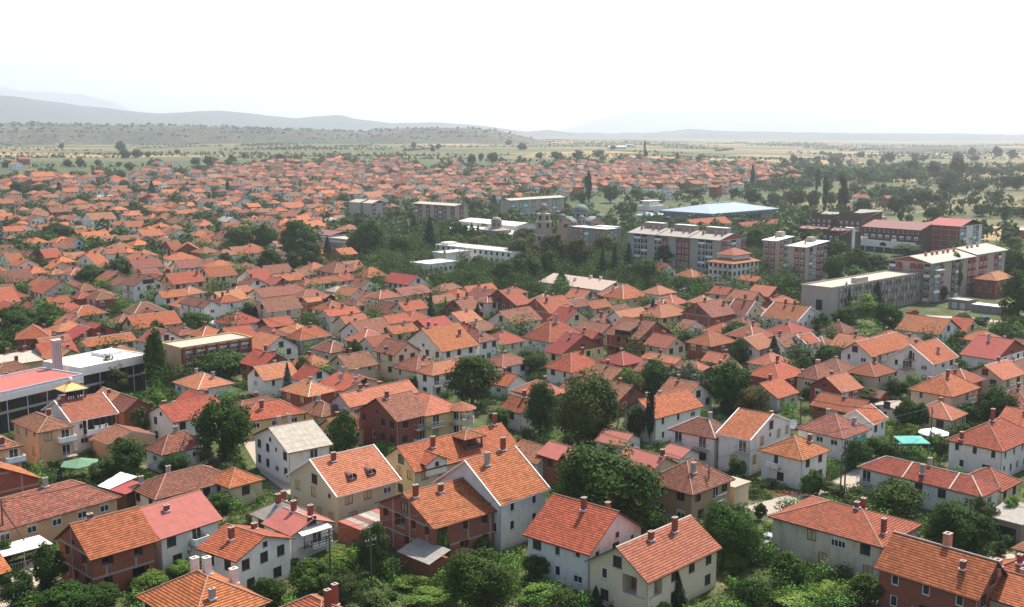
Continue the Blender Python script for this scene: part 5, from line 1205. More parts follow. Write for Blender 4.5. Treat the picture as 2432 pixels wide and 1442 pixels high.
def build_roof(mb,b,a,ze,ty,pitch,rm,fas,verge=False,cap=True,th=.16,off=(0,0,0),capm=None,simple=False):
    polys,per,lines,zr=roof_geo(b,a,ze,ty,pitch)
    ox,oy,oz=off; sh=lambda p,dz=0:(p[0]+ox,p[1]+oy,p[2]+oz+dz)
    for p in polys: mb.poly([sh(q) for q in p],rm)
    if not simple:
        for p in polys: mb.poly([sh(q,-th) for q in p][::-1],M['fb'] if fas is not M['fw'] else fas)
    n=len(per)
    for i in range(n):
        p,q=per[i],per[(i+1)%n]; mb.poly([sh(p,-th),sh(q,-th),sh(q),sh(p)],fas)
    if cap:
        cm=capm or M['mortar']
        for p,q in lines:
            mb.tube(Vector(sh(p,.0)),Vector(sh(q,.0)),.11,.11,cm,5,False)
    if verge:
        for i in range(n):
            p,q=per[i],per[(i+1)%n]
            if abs(p[2]-q[2])>.1: mb.tube(Vector(sh(p,.03)),Vector(sh(q,.03)),.12,.12,M['fw'],4,True)
    return zr
def rz_at(x,y,b,a,ze,ty,pitch):
    T=math.tan(R(pitch))
    if ty=='G': return ze+min(y,a-y)*T
    if ty=='g': return ze+min(x,b-x)*T
    if ty=='M': return ze+x*T
    return ze+min(x,y,b-x,a-y)*T
def face_wall(mb,P,U,Z,length,z0,z1,openings,m,inm,n_):
    """vertical wall in the plane through P along U, with rectangular recessed openings"""
    P=Vector(P);U=Vector(U);N=Vector(n_)
    S=sorted({0,length}|{o[0] for o in openings}|{o[1] for o in openings}); ZZ=sorted({z0,z1}|{o[2] for o in openings}|{o[3] for o in openings})
    pt=lambda s,z,d=0: P+U*s+Vector((0,0,z))-N*d
    for s0,s1 in zip(S,S[1:]):
        z_=None
        for za,zb in zip(ZZ,ZZ[1:]):
            if any(o[0]-1e-6<=s0 and s1<=o[1]+1e-6 and o[2]-1e-6<=za and zb<=o[3]+1e-6 for o in openings): continue
            mb.poly([pt(s0,za),pt(s1,za),pt(s1,zb),pt(s0,zb)],m)
    for s0,s1,za,zb,d,k in openings:
        im=k or inm
        mb.poly([pt(s0,za,d),pt(s1,za,d),pt(s1,zb,d),pt(s0,zb,d)],im)
        mb.poly([pt(s0,za),pt(s1,za),pt(s1,za,d),pt(s0,za,d)],M['conc']); mb.poly([pt(s0,zb,d),pt(s1,zb,d),pt(s1,zb),pt(s0,zb)],m)
        mb.poly([pt(s0,za),pt(s0,za,d),pt(s0,zb,d),pt(s0,zb)],m); mb.poly([pt(s1,za,d),pt(s1,za),pt(s1,zb),pt(s1,zb,d)],m)
# ------------------------------------------------------------------ houses
WK={'w':'w','c':'c','y':'y','p':'P','k':'k','e':'e','o':'O','l':'l','u':'u'}
LAND=[]
def house(o,near,label=None,group=None,autowin=True):
    X,Y,gz,th,b,a,ze,ty,pitch,wk,rk,lab,k=o
    rng=random.Random(int(X*13+Y*7))
    k=dict(k); rnd=rng.random
    root=thing('house',(X,Y,gz),R(th),label or lab,'house',group)
    ins=.55 if ze>3 else .35
    if a<8 or b<8: ins=.4
    wm=M[WK[wk]]; 
    if wk=='k' and (k.get('frame') or k.get('f')): wm=M['K']
    if k.get('stain'): wm=M['st']
    rm=M[rk]; T=math.tan(R(pitch)); fas=M['fw'] if (k.get('fas')=='w' or k.get('v')) else M['fb']
    zt=ze+ins*T-.17
    nf=max(1,round((zt-.5)/2.85)); fh=2.85
    W=MB()
    # choose openings on the two walls that face the street side
    faces={'R':(b-2*ins,),'L':(a-2*ins,)}
    wins=[];ops={'R':[],'L':[]}
    bal=list(k.get('bal',[]))
    if autowin and not bal and nf>=2 and not k.get('f') and rnd()<.4: bal=[(rng.choice('RL'),rng.choice((.3,.6)),rng.choice((2.4,3.2)),0)]
    stl=rng.choice(['w','w','b','t','k','n']) if not k.get('shut') else 'k'
    if k.get('stain'): stl='t'
    for side in 'RL':
        Ln=faces[side][0]; off=.9
        for fl in range(nf):
            top=zt-.42-fl*fh; 
            if top-1.35<.5: continue
            taken=[]
            for (sd_,s,w_,bf) in bal:
                if sd_==side and bf==fl:
                    c=s*(b if side=='R' else a)-ins; c=max(1.2,min(Ln-1.2,c)); taken.append((c-w_/2,c+w_/2))
                    key='T' if w_>2.3 else 'D'; W2,H2=PAN[key][:2]; zz=top-H2+.05
                    if zz<.2: continue
                    ops[side].append((c-W2/2,c+W2/2,zz,zz+H2,.2,None)); wins.append((side,c,zz,key))
            n=max(1,int((Ln-.8)/rng.choice((2.6,3.1,3.6))))
            if n>6:n=6
            for i in range(n):
                c=Ln*(i+.5)/n+rng.uniform(-.15,.15)
                if any(p-.9<c<q+.9 for p,q in taken) or rnd()<.08: continue
                if k.get('f'):
                    ww=rng.choice((1.2,1.6,1.0)); hh=1.4
                    if rnd()<.25 and Ln>7: ww=2.4; hh=2.0
                    if c-ww/2<.3 or c+ww/2>Ln-.3 or top-hh<.4: continue
                    if any(not(c+ww/2<q[0]-.2 or c-ww/2>q[1]+.2) and not(top<q[2] or top-hh>q[3]) for q in ops[side]): continue
                    ops[side].append((c-ww/2,c+ww/2,top-hh,top,1.6,M['dark'])); continue
                key=stl if rnd()<.75 else rng.choice('nwqb')
                if k.get('stain') and fl==0 and rnd()<.5: key='L'
                W2,H2=PAN[key][:2]
                if c-W2/2<.25 or c+W2/2>Ln-.25: continue
                ops[side].append((c-W2/2,c+W2/2,top-H2,top,.14,None)); wins.append((side,c,top-H2,key))
    if k.get('log'):
        top=zt-.25; ops['R']=[q for q in ops['R'] if q[0]>3.6]; wins=[q for q in wins if not(q[0]=='R' and q[1]<4.4) and not(q[0]=='L' and q[1]<4.8)]; ops['L']=[q for q in ops['L'] if q[0]>4.2]
        ops['R'].append((.35,3.1,top-2.5,top,1.9,M['k'])); ops['L'].append((.35,3.9,top-2.5,top,1.9,M['k']))
    inm=M['dark']
    if near:
        face_wall(W,(ins,ins,0),(1,0,0),None,b-2*ins,-.6,zt,ops['R'],wm,inm,(0,-1,0))
        # left-front wall runs from the near corner away; order reversed so that it faces outwards
        face_wall(W,(ins,ins,0),(0,1,0),None,a-2*ins,-.6,zt,ops['L'],wm,inm,(-1,0,0))
    else:
        W.poly([(ins,ins,-.6),(b-ins,ins,-.6),(b-ins,ins,zt),(ins,ins,zt)],wm); W.poly([(ins,a-ins,-.6),(ins,ins,-.6),(ins,ins,zt),(ins,a-ins,zt)],wm)
    W.poly([(b-ins,ins,-.6),(b-ins,a-ins,-.6),(b-ins,a-ins,zt),(b-ins,ins,zt)],wm); W.poly([(b-ins,a-ins,-.6),(ins,a-ins,-.6),(ins,a-ins,zt),(b-ins,a-ins,zt)],wm)
    gm_=M['k'] if k.get('brick_gable') else wm
    if k.get('brick_gable'): gm_=M['k']
    if ty=='G':
        zr=ze+a/2*T-.17
        for x in (ins,b-ins): W.poly([(x,ins,zt),(x,a-ins,zt),(x,a/2,zr)],gm_)
    elif ty=='g':
        zr=ze+b/2*T-.17
        for y in (ins,a-ins): W.poly([(ins,y,zt),(b-ins,y,zt),(b/2,y,zr)],gm_)
    if ty!='h' :
        pass
    W.build('wall',root)
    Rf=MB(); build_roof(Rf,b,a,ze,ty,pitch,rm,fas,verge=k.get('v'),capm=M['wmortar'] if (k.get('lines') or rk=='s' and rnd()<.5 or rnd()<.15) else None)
    if k.get('lines'):
        for fx in (.25,.62): Rf.tube((0.02,a*fx,ze+.04),(b/2,a*fx,ze+b/2*T+.04),.16,.16,M['wmortar'],4)
    Rf.build('roof',root)
    for side,c,z,key in wins:
        if side=='R': place_window(root,key,ins+c,ins+(.1 if near else -.015),z,0,near)
        else: place_window(root,key,ins+(.1 if near else -.015),ins+c,z,-math.pi/2,near)
    # attic windows in gables
    if ty=='G' and a>7.5 and not k.get('inn'):
        key='q' if rnd()<.5 else ('k' if k.get('shut') else 'b'); place_window(root,key,ins-.015,a/2+rng.uniform(-.5,.5),zt+.25,-math.pi/2,near)
    if ty=='g' and b>7.5:
        key='q' if rnd()<.4 else 'b'; place_window(root,key,b/2+rng.uniform(-.5,.5),ins-.015,zt+.25,0,near)
    if k.get('rows'):
        for fx in (.38,.5,.62): place_window(root,'k',b*fx,ins-.015,zt+.3,0,near)
    for i,(sd_,s,w_,bf) in enumerate(bal):
        top=zt-.42-bf*fh; z=top-2.1
        if z<.3: continue
        Ln=faces[sd_][0]; c=s*(b if sd_=='R' else a); c=max(ins+1.2,min(ins+Ln-1.2,c))
        if c-w_/2<0: c=w_/2
        balcony(root,sd_,c/(b if sd_=='R' else a),w_,z,b,a,ins,2 if 'balustrade' in lab else rng.choice((0,0,1)))
    ch=k.get('ch')
    if ch is None: ch=[(rng.uniform(.3,.7),rng.uniform(.4,.7),rng.uniform(.7,1.3),rng.choice('rre'))]
    for (u,v,h_,kd) in ch:
        # u runs left to right along the visible roof, v up towards the ridge and beyond
        if ty=='G' or (ty=='h' and b>=a): x,y=u*b,v*a
        else: x,y=v*b,(1-u)*a
        x=min(max(x,.8),b-.8); y=min(max(y,.8),a-.8)
        link('chimney',chimney_mesh(kd,h_),root,(x,y,rz_at(x,y,b,a,ze,ty,pitch)+.12))
    # down pipe at the near corner
    if near and rnd()<.6:
        d=MB(); d.tube((ins-.08,ins-.08,0),(ins-.08,ins-.08,zt),.06,.06,M['gr'],5); d.build('downpipe',root)
    extras(root,o,k,zt,ins,T,near,rng)
    LAND.append((X,Y,b,a,th,root['label']))
    return root
def dormer(root,x,y,w_,h_,dep,rm,wm,zb,key='q',name='dormer',pitch=28):
    """gabled dormer facing -y whose front foot is at (x,y,zb)"""
    T=math.tan(R(pitch)); m=MB(); a=w_/2; zt=zb+h_; zr=zt+a*T
    m.poly([(x-a,y,zb-.3),(x+a,y,zb-.3),(x+a,y,zt),(x,y,zr),(x-a,y,zt)],wm)
    m.poly([(x-a,y+dep,zb-.3),(x-a,y,zb-.3),(x-a,y,zt),(x-a,y+dep,zt)],wm); m.poly([(x+a,y,zb-.3),(x+a,y+dep,zb-.3),(x+a,y+dep,zt),(x+a,y,zt)],wm)
    d=m.build(name,root); q=MB()
    build_roof(q,w_+.8,dep+.6,0,'g',pitch,rm,M['fb'],off=(x-a-.4,y-.45,zt-.4*T+.12)); q.build('dormer_roof',d)
    wf=PAN[key]; link('window',wf[4],d,(x,y-.02,zt-wf[1]-.05 if h_>wf[1] else zb+.15))
def extras(root,o,k,zt,ins,T,near,rng):
    X,Y,gz,th,b,a,ze,ty,pitch,wk,rk,lab,_=o
    if k.get('barrel'):
        for fx in (.36,.66):
            x=b*fx; y=a*.14; zb=ze+y*T; m=MB(); r=.75; n=10; L_=3.0
            P=[(x+r*math.cos(t),y,zb+.35+r*math.sin(t)) for t in [math.pi*i/n for i in range(n+1)]]
            Q=[(p[0],p[1]+L_,p[2]) for p in P]
            for i in range(n): m.poly([P[i],P[i+1],Q[i+1],Q[i]],M['drs'])
            m.poly([(x+r,y,zb-.2),(x+r,y+L_,zb-.2),(x+r,y+L_,zb+.35),(x+r,y,zb+.35)],M['drs']); m.poly([(x-r,y+L_,zb-.2),(x-r,y,zb-.2),(x-r,y,zb+.35),(x-r,y+L_,zb+.35)],M['drs'])
            m.poly([(x-r,y+.15,zb-.2),(x+r,y+.15,zb-.2)]+[(p[0],p[1]+.15,p[2]) for p in P],M['glass'])
            for i in range(n):
                m.tube(P[i],P[i+1],.06,.06,M['drs'],4)
            m.box(x-.04,y+.06,zb-.1,x+.04,y+.14,zb+1.05,M['fw']); m.box(x-.6,y+.06,zb+.25,x+.6,y+.14,zb+.33,M['fw']); m.box(x-.6,y+.06,zb-.12,x+.6,y+.14,zb-.05,M['fw'])
            m.build('barrel_dormer',root)
    if k.get('xg'):
        dormer(root,b*.2,.1,4.2,1.9,6.5,M[rk],M['w'],ze-.9,'q','cross_gable',26)
    if k.get('turret'):
        x,y=b*.60,a*.17; z=ze+y*T; m=MB()
        m.box(x-1.9,y-.2,z-.4,x+1.9,y+3.2,z+.5,M['fb']); m.box(x-1.7,y+1.6,z+.5,x+1.7,y+3.2,z+1.9,M['dark'])
        for px in (x-1.75,x+1.75): m.box(px-.12,y-.1,z+.5,px+.12,y+.12,z+1.95,M['fb'])
        t=m.build('roof_terrace',root); q=MB(); build_roof(q,4.8,4.2,0,'h',24,M[rk],M['fb'],off=(x-2.4,y-.6,z+1.95)); q.build('terrace_roof',t)
    if k.get('tri'):
        y=a*.45; m=MB(); x=.15
        zb=ze+.1
        m.poly([(x,y-1.2,zb),(x,y+1.2,zb),(x,y,zb+1.3)],M['dark']); m.poly([(x-.2,y-1.35,zb-.1),(x-.2,y,zb+1.45),(x+3.6,y,zb+1.45)],M['m']); m.poly([(x-.2,y+1.35,zb-.1),(x+3.6,y,zb+1.45),(x-.2,y,zb+1.45)],M['m'])
        m.build('triangular_dormer',root)
    if k.get('dorm'):
        x=.9;m=MB(); y0,y1=a*.3,a*.75; z=ze+x*T
        q=[(x-.4,y0,z+1.3),(x+3.6,y0,z+2.6+.2),(x+3.6,y1,z+2.8),(x-.4,y1,z+1.3)]
        m.poly(q,M[rk]); m.poly([(p[0],p[1],p[2]-.15) for p in q][::-1],M['fb']); m.poly([(x,y0,z-.2),(x,y1,z-.2),(x,y1,z+1.3),(x,y0,z+1.3)],M['dark'])
        m.build('shed_dormer',root)
    if k.get('xd'):
        dormer(root,b*.72,-.1,min(5,b*.34),1.2,a*.45,M[rk],M['dark'],ze-.5,'q','gabled_loggia',26)
    if k.get('gbal'):
        m=MB(); z=2.9
        m.box(b*.2,ins-1.3,z-.15,b*.85,ins,z,M['conc']); 
        for zz in (z+.3,z+.62,z+.95): m.box(b*.2,ins-1.3,zz,b*.85,ins-1.24,zz+.09,M['fb'])
        for i in range(5): x=b*.2+(b*.65-.1)*i/4; m.box(x,ins-1.28,z,x+.1,ins-1.2,z+1.05 if 0<i<4 else z+2.3,M['fb'])
        m.build('wooden_balcony',root)
        m=MB(); q=[(b*.15,ins-1.5,z+2.2),(b*.8,ins-1.5,z+2.2),(b*.8,ins,z+2.6),(b*.15,ins,z+2.6)]; m.poly(q,M['cw']); m.poly([(p[0],p[1],p[2]-.06) for p in q][::-1],M['fb']); m.build('balcony_canopy',root)
    if k.get('gb2'):
        for z in (zt-2.0,zt+.1):
            m=MB(); m.box(-1.2,-1.0,-.14,1.2,0,0,M['conc']); m.box(-1.2,-1.0,.85,1.2,-.95,.9,M['fb'])
            for i in range(9): x=-1.18+2.32*i/8; m.box(x,-1,0,x+.03,-.96,.85,M['fb'])
            m.build('balcony',root,(ins,a*.5,z),-math.pi/2); place_window(root,'D',ins-.015,a*.5,z+.02,-math.pi/2,near)
    if k.get('inn'):
        m=MB(); z=zt-2.9
        x0,x1=ins+b*.22,b-ins
        m.box(x0,ins-.02,z-.1,x1,ins+.0,zt-.15,M['dark']); m.box(x0,ins-1.6,z-.3,x1,ins-.02,z-.1,M['conc']); m.box(x0,ins-1.6,z-.1,x1,ins-1.45,z+.9,M['fw'])
        for i in range(6): x=x0+(x1-x0-.2)*i/5; m.box(x,ins-1.6,z+.9,x+.18,ins-1.42,zt-.05,M['fb'] if i else M['fw'])
        m.build('loggia',root)
        m=MB(); q=[(x0,ins-3,z-1.0),(x1-1,ins-3,z-1.0),(x1-1,ins-1.6,z-.4),(x0,ins-1.6,z-.4)]; m.poly(q,M['drs']); m.poly([(p[0],p[1],p[2]-.08) for p in q][::-1],M['fb']); m.build('awning',root)
        x,y=b*.42,a*.62; z=ze+min(y,a-y)*T; m=MB(); m.box(x-2,y-2,z-.8,x+2,y+2,z+.5,M['w']); 
        for px in (-1.9,0,1.9):
            for py in (-1.9,1.9): m.box(x+px-.12,y+py-.12,z+.5,x+px+.12,y+py+.12,z+2.4,M['fb'])
        for i in range(9): m.box(x-1.9+3.7*i/8,y-1.95,z+.5,x-1.9+3.7*i/8+.12,y-1.85,z+1.2,M['fw']); m.box(x-1.95,y-1.9+3.7*i/8,z+.5,x-1.85,y-1.9+3.7*i/8+.12,z+1.2,M['fw'])
        m.box(x-1.2,y-1.2,z+.5,x+1.2,y+1.2,z+2.2,M['dark'])
        c=m.build('cupola',root); q=MB(); build_roof(q,4.8,4.8,0,'h',26,M['yel'],M['fw'],off=(x-2.4,y-2.4,z+2.35)); q.build('cupola_roof',c)
        s=MB(); s.lathe(x,y,[(.02,z+3.5),(.35,z+3.8),(.42,z+4.1),(.3,z+4.4),(0,z+4.5)],M['fw'],10); s.build('finial',c)
    if k.get('villa'):
        m=MB(); x,y=b-.6,.6; zz=zt-2.7
        for z in (zz,zz-2.9):
            m.lathe(x,y,[(0,z-.2),(2.6,z-.2),(2.6,z+.9),(2.45,z+.9),(2.45,z),(0,z)],M['c'],16)
        for i in range(6):
            t=-2.4+i*.62; m.tube((x+2.3*math.cos(t),y+2.3*math.sin(t),0),(x+2.3*math.cos(t),y+2.3*math.sin(t),zt),.14,.14,M['fw'],6)
        t=m.build('turret_balcony',root); q=MB(); q.lathe(x,y,[(3.1,zt-.1),(3.1,zt+.05),(0,zt+1.4)],M['s'],12); q.build('turret_roof',t)
NAMECOL={'w':'white','c':'cream','y':'yellow','p':'pink','k':'brick','e':'grey','o':'ochre','l':'peach','u':'pale blue'}
ROOFN={'n':'tan sheet','o':'orange','b':'brown','s':'light orange','r':'dark red','m':'pink sheet','g':'grey','p':'pale'}
for o in HOUSES: house(o,math.hypot(o[0],o[1])<300)
HL=list(LAND)
def short(lab):
    ws=lab.split(',')[0].split(); cut=len(ws)
    for i,q in enumerate(ws):
        if i>3 and q in ('behind','beside','left','right','above','below','in','at','among','joined','near','cut','between','and','crossed','until','before','by','half'): cut=i; break
    return ' '.join(ws[:min(cut,9)])
def imgpos(x,y,z=5):
    zz=z-CH; d=y*math.cos(PITCH)-zz*math.sin(PITCH); v=y*math.sin(PITCH)+zz*math.cos(PITCH)
    return 1216+FPX*x/d, 721-FPX*v/d
HLc=[]
for (X,Y,b,a,th,lab) in HL:
    c=X+b/2*math.cos(R(th))-a/2*math.sin(R(th)),Y+b/2*math.sin(R(th))+a/2*math.cos(R(th)); HLc.append((c,imgpos(c[0],c[1]),short(lab)))
def relation(x,y):
    px,py=imgpos(x,y); best=min(HLc,key=lambda q:math.hypot(q[0][0]-x,q[0][1]-y))
    dx=px-best[1][0]; dy=py-best[1][1]
    if abs(dx)>abs(dy)*1.3: r='right of' if dx>0 else 'left of'
    else: r='in front of' if dy>0 else 'behind'
    return r,best[2],math.hypot(best[0][0]-x,best[0][1]-y)
def zone(x,y):
    px,py=imgpos(x,y)
    h='far left' if px<330 else 'left' if px<760 else 'centre left' if px<1150 else 'centre' if px<1450 else 'centre right' if px<1800 else 'right'
    return h,px,py
MH=[l.split() for l in MIDH.strip().splitlines()]
MH=[tuple(float(v) if i not in(7,9,10) else v for i,v in enumerate(q)) for q in MH]
MH.sort(key=lambda o:math.hypot(o[0],o[1]))
used={}
def uniq(lab,grp):
    used.setdefault(lab,[]); return lab
NIND=300-len(HOUSES)
far=[]
rng=random.Random(5)
BUCK={}
def addfoot(X,Y,th,b,a):
    t=R(th); cx=X+b/2*math.cos(t)-a/2*math.sin(t); cy=Y+b/2*math.sin(t)+a/2*math.cos(t); r=max(b,a)*.75+60
    for i in range(int((cx-r)//60),int((cx+r)//60)+1):
        for j in range(int((cy-r)//60),int((cy+r)//60)+1): BUCK.setdefault((i,j),[]).append((X,Y,math.cos(t),math.sin(t),b,a))
def inside(x,y,m=0):
    for X,Y,c,s,b,a in BUCK.get((int(x//60),int(y//60)),()):
        dx=x-X;dy=y-Y; u=dx*c+dy*s
        if -m<u<b+m:
            v=-dx*s+dy*c
            if -m<v<a+m: return True
    return False
for o in HOUSES: addfoot(o[0],o[1],o[3],o[4],o[5])
for o in MH: addfoot(o[0],o[1],o[3],o[4],o[5])
for o in BL.values(): addfoot(o[0],o[1],o[3],o[4],o[5])
addfoot(17,560,0,30,34)
TL=[l.split() for l in TREES.strip().splitlines()]; TL=[tuple(map(float,q[:5]))+(q[5],) for q in TL]
TB={}
for q in TL: TB.setdefault((int(q[0]//30),int(q[1]//30)),[]).append(q)
def neartree(x,y,m):
    i,j=int(x//30),int(y//30)
    return any(math.hypot(q[0]-x,q[1]-y)<q[3]/2+m for a in(-1,0,1) for c in(-1,0,1) for q in TB.get((i+a,j+c),()))
TOP=[(0,416),(60,412),(110,414),(330,415),(350,392),(480,402),(570,390),(700,382),(950,382),(1010,396),(1216,394),(1440,380),(1600,380),(1850,392),(1895,396)]
def topy(x):
    x=min(max(x,0),1895); dy=7*math.sin(x*.045)+5*math.sin(x*.13+1)+4*math.sin(x*.31)
    for (a,ya),(b,yb) in zip(TOP,TOP[1:]):
        if a<=x<=b: return ya+(yb-ya)*(x-a)/(b-a)+dy+4
def boty(x): return 640 if x<830 else 478 if x<1230 else 448 if x<1400 else 440 if x<1700 else 432
for i in range(-40,110):
    for j in range(-10,170):
        u=i*19.6+rng.uniform(-1.5,1.5)+(4 if i%2 else 0); v=j*17+rng.uniform(-1.5,1.5)
        X=(u-v)*.7071; Y=(u+v)*.7071; D=math.hypot(X,Y)
        if Y<100 or D<380 or D>2100: continue
        gz=terr(X,Y); px,py=imgpos(X,Y,gz+5)
        if px<-60 or px>1895 or py<topy(px) or py>boty(px) or rng.random()<(.10 if D<800 else .26): continue
        b=rng.uniform(9.5,13);a=rng.uniform(8.5,12.5); th=45+rng.choice([0,0,0,0,8,-8])+rng.uniform(-3,3); ca,sa=math.cos(R(th)),math.sin(R(th))
        if any(inside(X+p*ca-q*sa,Y+p*sa+q*ca,1) for p in(-b/2,0,b/2) for q in(-a/2,0,a/2)) or neartree(X,Y,3): continue
        NX=X-(b/2*ca-a/2*sa);NY=Y-(b/2*sa+a/2*ca); addfoot(NX,NY,th,b,a)
        rk=rng.choice('ooobbbbsr' if D<800 else 'obbbbrrr')
        tgt_=MH if D<620 else far
        tgt_.append((NX,NY,gz,th,b,a,rng.choice([5.2,6,6.6,7.4,8] if D>900 else [4,4.6,5.2,5.8,6.4]),rng.choice('hhgG'),rng.choice('wwwwwccek'),rk))
        if tgt_ is MH: q_=MH.pop(); MH.append(q_[:8]+(rng.uniform(28,34),)+q_[8:])
# houses squeezed into the gaps of the nearer streets
OUTF=[]
for _ in range(7500):
    D=(235 if _<5000 else 120)+rng.random()*330; az=rng.uniform(-.62,.62); X,Y=D*math.sin(az),D*math.cos(az); px,py=imgpos(X,Y,5)
    if (850<px<1900 and py<690) or px>1880 and py<800 or px<-560 or px>3000: continue
    if D<235 and -60<px<2490: continue
    b=rng.uniform(8,12);a=rng.uniform(7.5,10.5); th=(46 if px<1216 else 43)+rng.uniform(-4,4); ca,sa=math.cos(R(th)),math.sin(R(th))
    if any(inside(X+p*ca-q*sa,Y+p*sa+q*ca,.7) for p in(-b/2,0,b/2) for q in(-a/2,0,a/2)) or neartree(X,Y,2.2): continue
    NX=X-(b/2*ca-a/2*sa);NY=Y-(b/2*sa+a/2*ca); addfoot(NX,NY,th,b,a)
    (MH if -60<px<2490 else OUTF).append((NX,NY,0,th,b,a,rng.choice([3,3.4,3.8,4.4,5]),rng.choice('hhgG'),rng.uniform(27,33),rng.choice('wwcck'),rng.choice('obbssr')))
MH.sort(key=lambda o:math.hypot(o[0],o[1])); print('GAP houses',len(MH))
for i,q in enumerate(MH):
    X,Y,gz,th,b,a,ze,ty,pi,wk,rk=q
    if i>=NIND: far.append((X,Y,gz,th,b,a,ze,ty,wk,rk)); continue
    z,px,py=zone(X,Y)
    rf={'h':'hip','G':'gable','g':'street facing gable'}[ty]
    r,nm,dd=relation(X,Y)
    if dd<70: lab='distant %s house with %s %s roof %s the %s'%(NAMECOL[wk],ROOFN[rk],rf if ty!='g' else 'gable',r,nm)
    else: lab='distant %s house with %s %s roof in the hazy %s of town'%(NAMECOL[wk],ROOFN[rk],rf,z)
    house((X,Y,gz,th,b,a,ze,ty,pi,wk,rk,'',{}),False,label=lab,group='distant houses in the %s of the town'%z,autowin=True)
for q in OUTF: far.append(q[:8]+(q[9],q[10]))
# the remaining houses of the far town: one object
FH=MB()
for (X,Y,gz,th,b,a,ze,ty,wk,rk) in far:
    loc=MB(); gz=terr(X,Y) if terr(X,Y)<gz else gz; ins=.5; T=math.tan(R(28)); wm=M[WK[wk]]; zt=ze+ins*T-.15
    loc.box(ins,ins,-1,b-ins,a-ins,zt,wm)
    if ty=='G':
        for x in (ins,b-ins): loc.poly([(x,ins,zt),(x,a-ins,zt),(x,a/2,ze+a/2*T-.15)],wm)
    elif ty=='g':
        for y in (ins,a-ins): loc.poly([(ins,y,zt),(b-ins,y,zt),(b/2,y,ze+b/2*T-.15)],wm)
    build_roof(loc,b,a,ze,ty,28,M[{'o':'fo','s':'fo','b':'fb_','r':'fr','p':'p','g':'g'}.get(rk,'fo')],M['fb'],cap=False,simple=False)
    for fl in range(max(1,round(ze/2.9))):
        z=zt-1.7-2.85*fl
        if z<.5: continue
        for i in range(3):
            if rng.random()<.75: x=ins+(b-2*ins)*(i+.5)/3; loc.box(x-.6,ins-.05,z,x+.6,ins-.01,z+1.25,M['glass'])
            if rng.random()<.75: y=ins+(a-2*ins)*(i+.5)/3; loc.box(ins-.05,y-.6,z,ins-.01,y+.6,z+1.25,M['glass'])
    x,y=b*.4,a*.55; z=rz_at(x,y,b,a,ze,ty,28); loc.box(x-.3,y-.3,z-.3,x+.3,y+.3,z+.9,M['cr'])
    c,s=math.cos(R(th)),math.sin(R(th)); n0=len(FH.v)
    FH.v.extend((X+p[0]*c-p[1]*s,Y+p[0]*s+p[1]*c,gz+p[2]) for p in loc.v)
    mp_=[FH.mi(m) for m in loc.mats]
    FH.f.extend(tuple(i+n0 for i in f) for f in loc.f); FH.m.extend(mp_[i] for i in loc.m)
tag(FH.build('far_town_houses'),'hundreds of tiny red roofed houses packed across the hazy far town','houses',kind='stuff')
# ------------------------------------------------------------------ large buildings
def blk(nm,name,label,cat='building'):
    X,Y,gz,th,b,a,z=BL[nm]; root=thing(name,(X,Y,gz),R(th),label,cat); LAND.append((X,Y,b,a,th,label))
    c=X+b/2*math.cos(R(th))-a/2*math.sin(R(th)),Y+b/2*math.sin(R(th))+a/2*math.cos(R(th)); HLc.append((c,imgpos(c[0],c[1]),short(label)))
    return root,b,a,z
def flat(root,b,a,z,wm,rm,par=.35,o=.0,name='flat_roof'):
    m=MB(); m.poly([(-o,-o,z),(b+o,-o,z),(b+o,a+o,z),(-o,a+o,z)],rm)
    m.poly([(-o,-o,z-.3),(-o,a+o,z-.3),(b+o,a+o,z-.3),(b+o,-o,z-.3)],wm)
    for (x0,y0,x1,y1) in ((-o,-o,b+o,-o+.25),(-o,a+o-.25,b+o,a+o),(-o,-o+.25,-o+.25,a+o-.25),(b+o-.25,-o+.25,b+o,a+o-.25)): m.box(x0,y0,z-.3,x1,y1,z+par,wm)
    return m.build(name,root)
def walls(root,b,a,z,wm,ops=None,opl=None,name='wall'):
    m=MB()
    face_wall(m,(0,0,0),(1,0,0),None,b,-1,z,ops or [],wm,M['dark'],(0,-1,0)); face_wall(m,(0,0,0),(0,1,0),None,a,-1,z,opl or [],wm,M['dark'],(-1,0,0))
    m.poly([(b,0,-1),(b,a,-1),(b,a,z),(b,0,z)],wm); m.poly([(b,a,-1),(0,a,-1),(0,a,z),(b,a,z)],wm); return m.build(name,root)
def fbox(mb,side,s0,s1,z0,z1,out,m,top=None,inn=0):
    if side=='R': mb.box(s0,-out,z0,s1,inn,z1,m,top)
    else: mb.box(-out,s0,z0,inn,s1,z1,m,top)
def winrow(root,side,cs,z,key):
    for c in cs:
        if side=='R': place_window(root,key,c,-.02,z,0,False)
        else: place_window(root,key,-.02,c,z,-math.pi/2,False)
def strips(root,side,L_,z,nb,w_,pat,fh=2.85,name='facade_panel'):
    """vertical bays: each bay its own panel with windows, '.' leaves the wall bare"""
    n=len(pat); bw=L_/n; nf=int(z/fh)
    for i,ch in enumerate(pat):
        c=bw*(i+.5)
        if ch=='.': continue
        m=MB()
        pm={'r':'redpanel','d':'dark','t':'teal2','k':'K','b':'brown'}.get(ch)
        if pm: fbox(m,side,c-bw*.42,c+bw*.42,.6,z-.5,.04,M[pm])
        if ch in 'rdt':
            for f in range(nf):
                zz=.9+f*fh; fbox(m,side,c-bw*.42,c+bw*.42,zz-.25,zz+.75,.5 if ch!='d' else .12,M['redpanel' if ch=='r' else 'conc' if (f+i)%3 else 'fw'])
        if m.f: m.build(name,root)
        for f in range(nf):
            zz=.9+f*fh+.85 if ch in 'rdt' else 1.2+f*fh
            if zz+1.35<z-.2: winrow(root,side,[c],zz,'w' if ch!='b' else 'n')
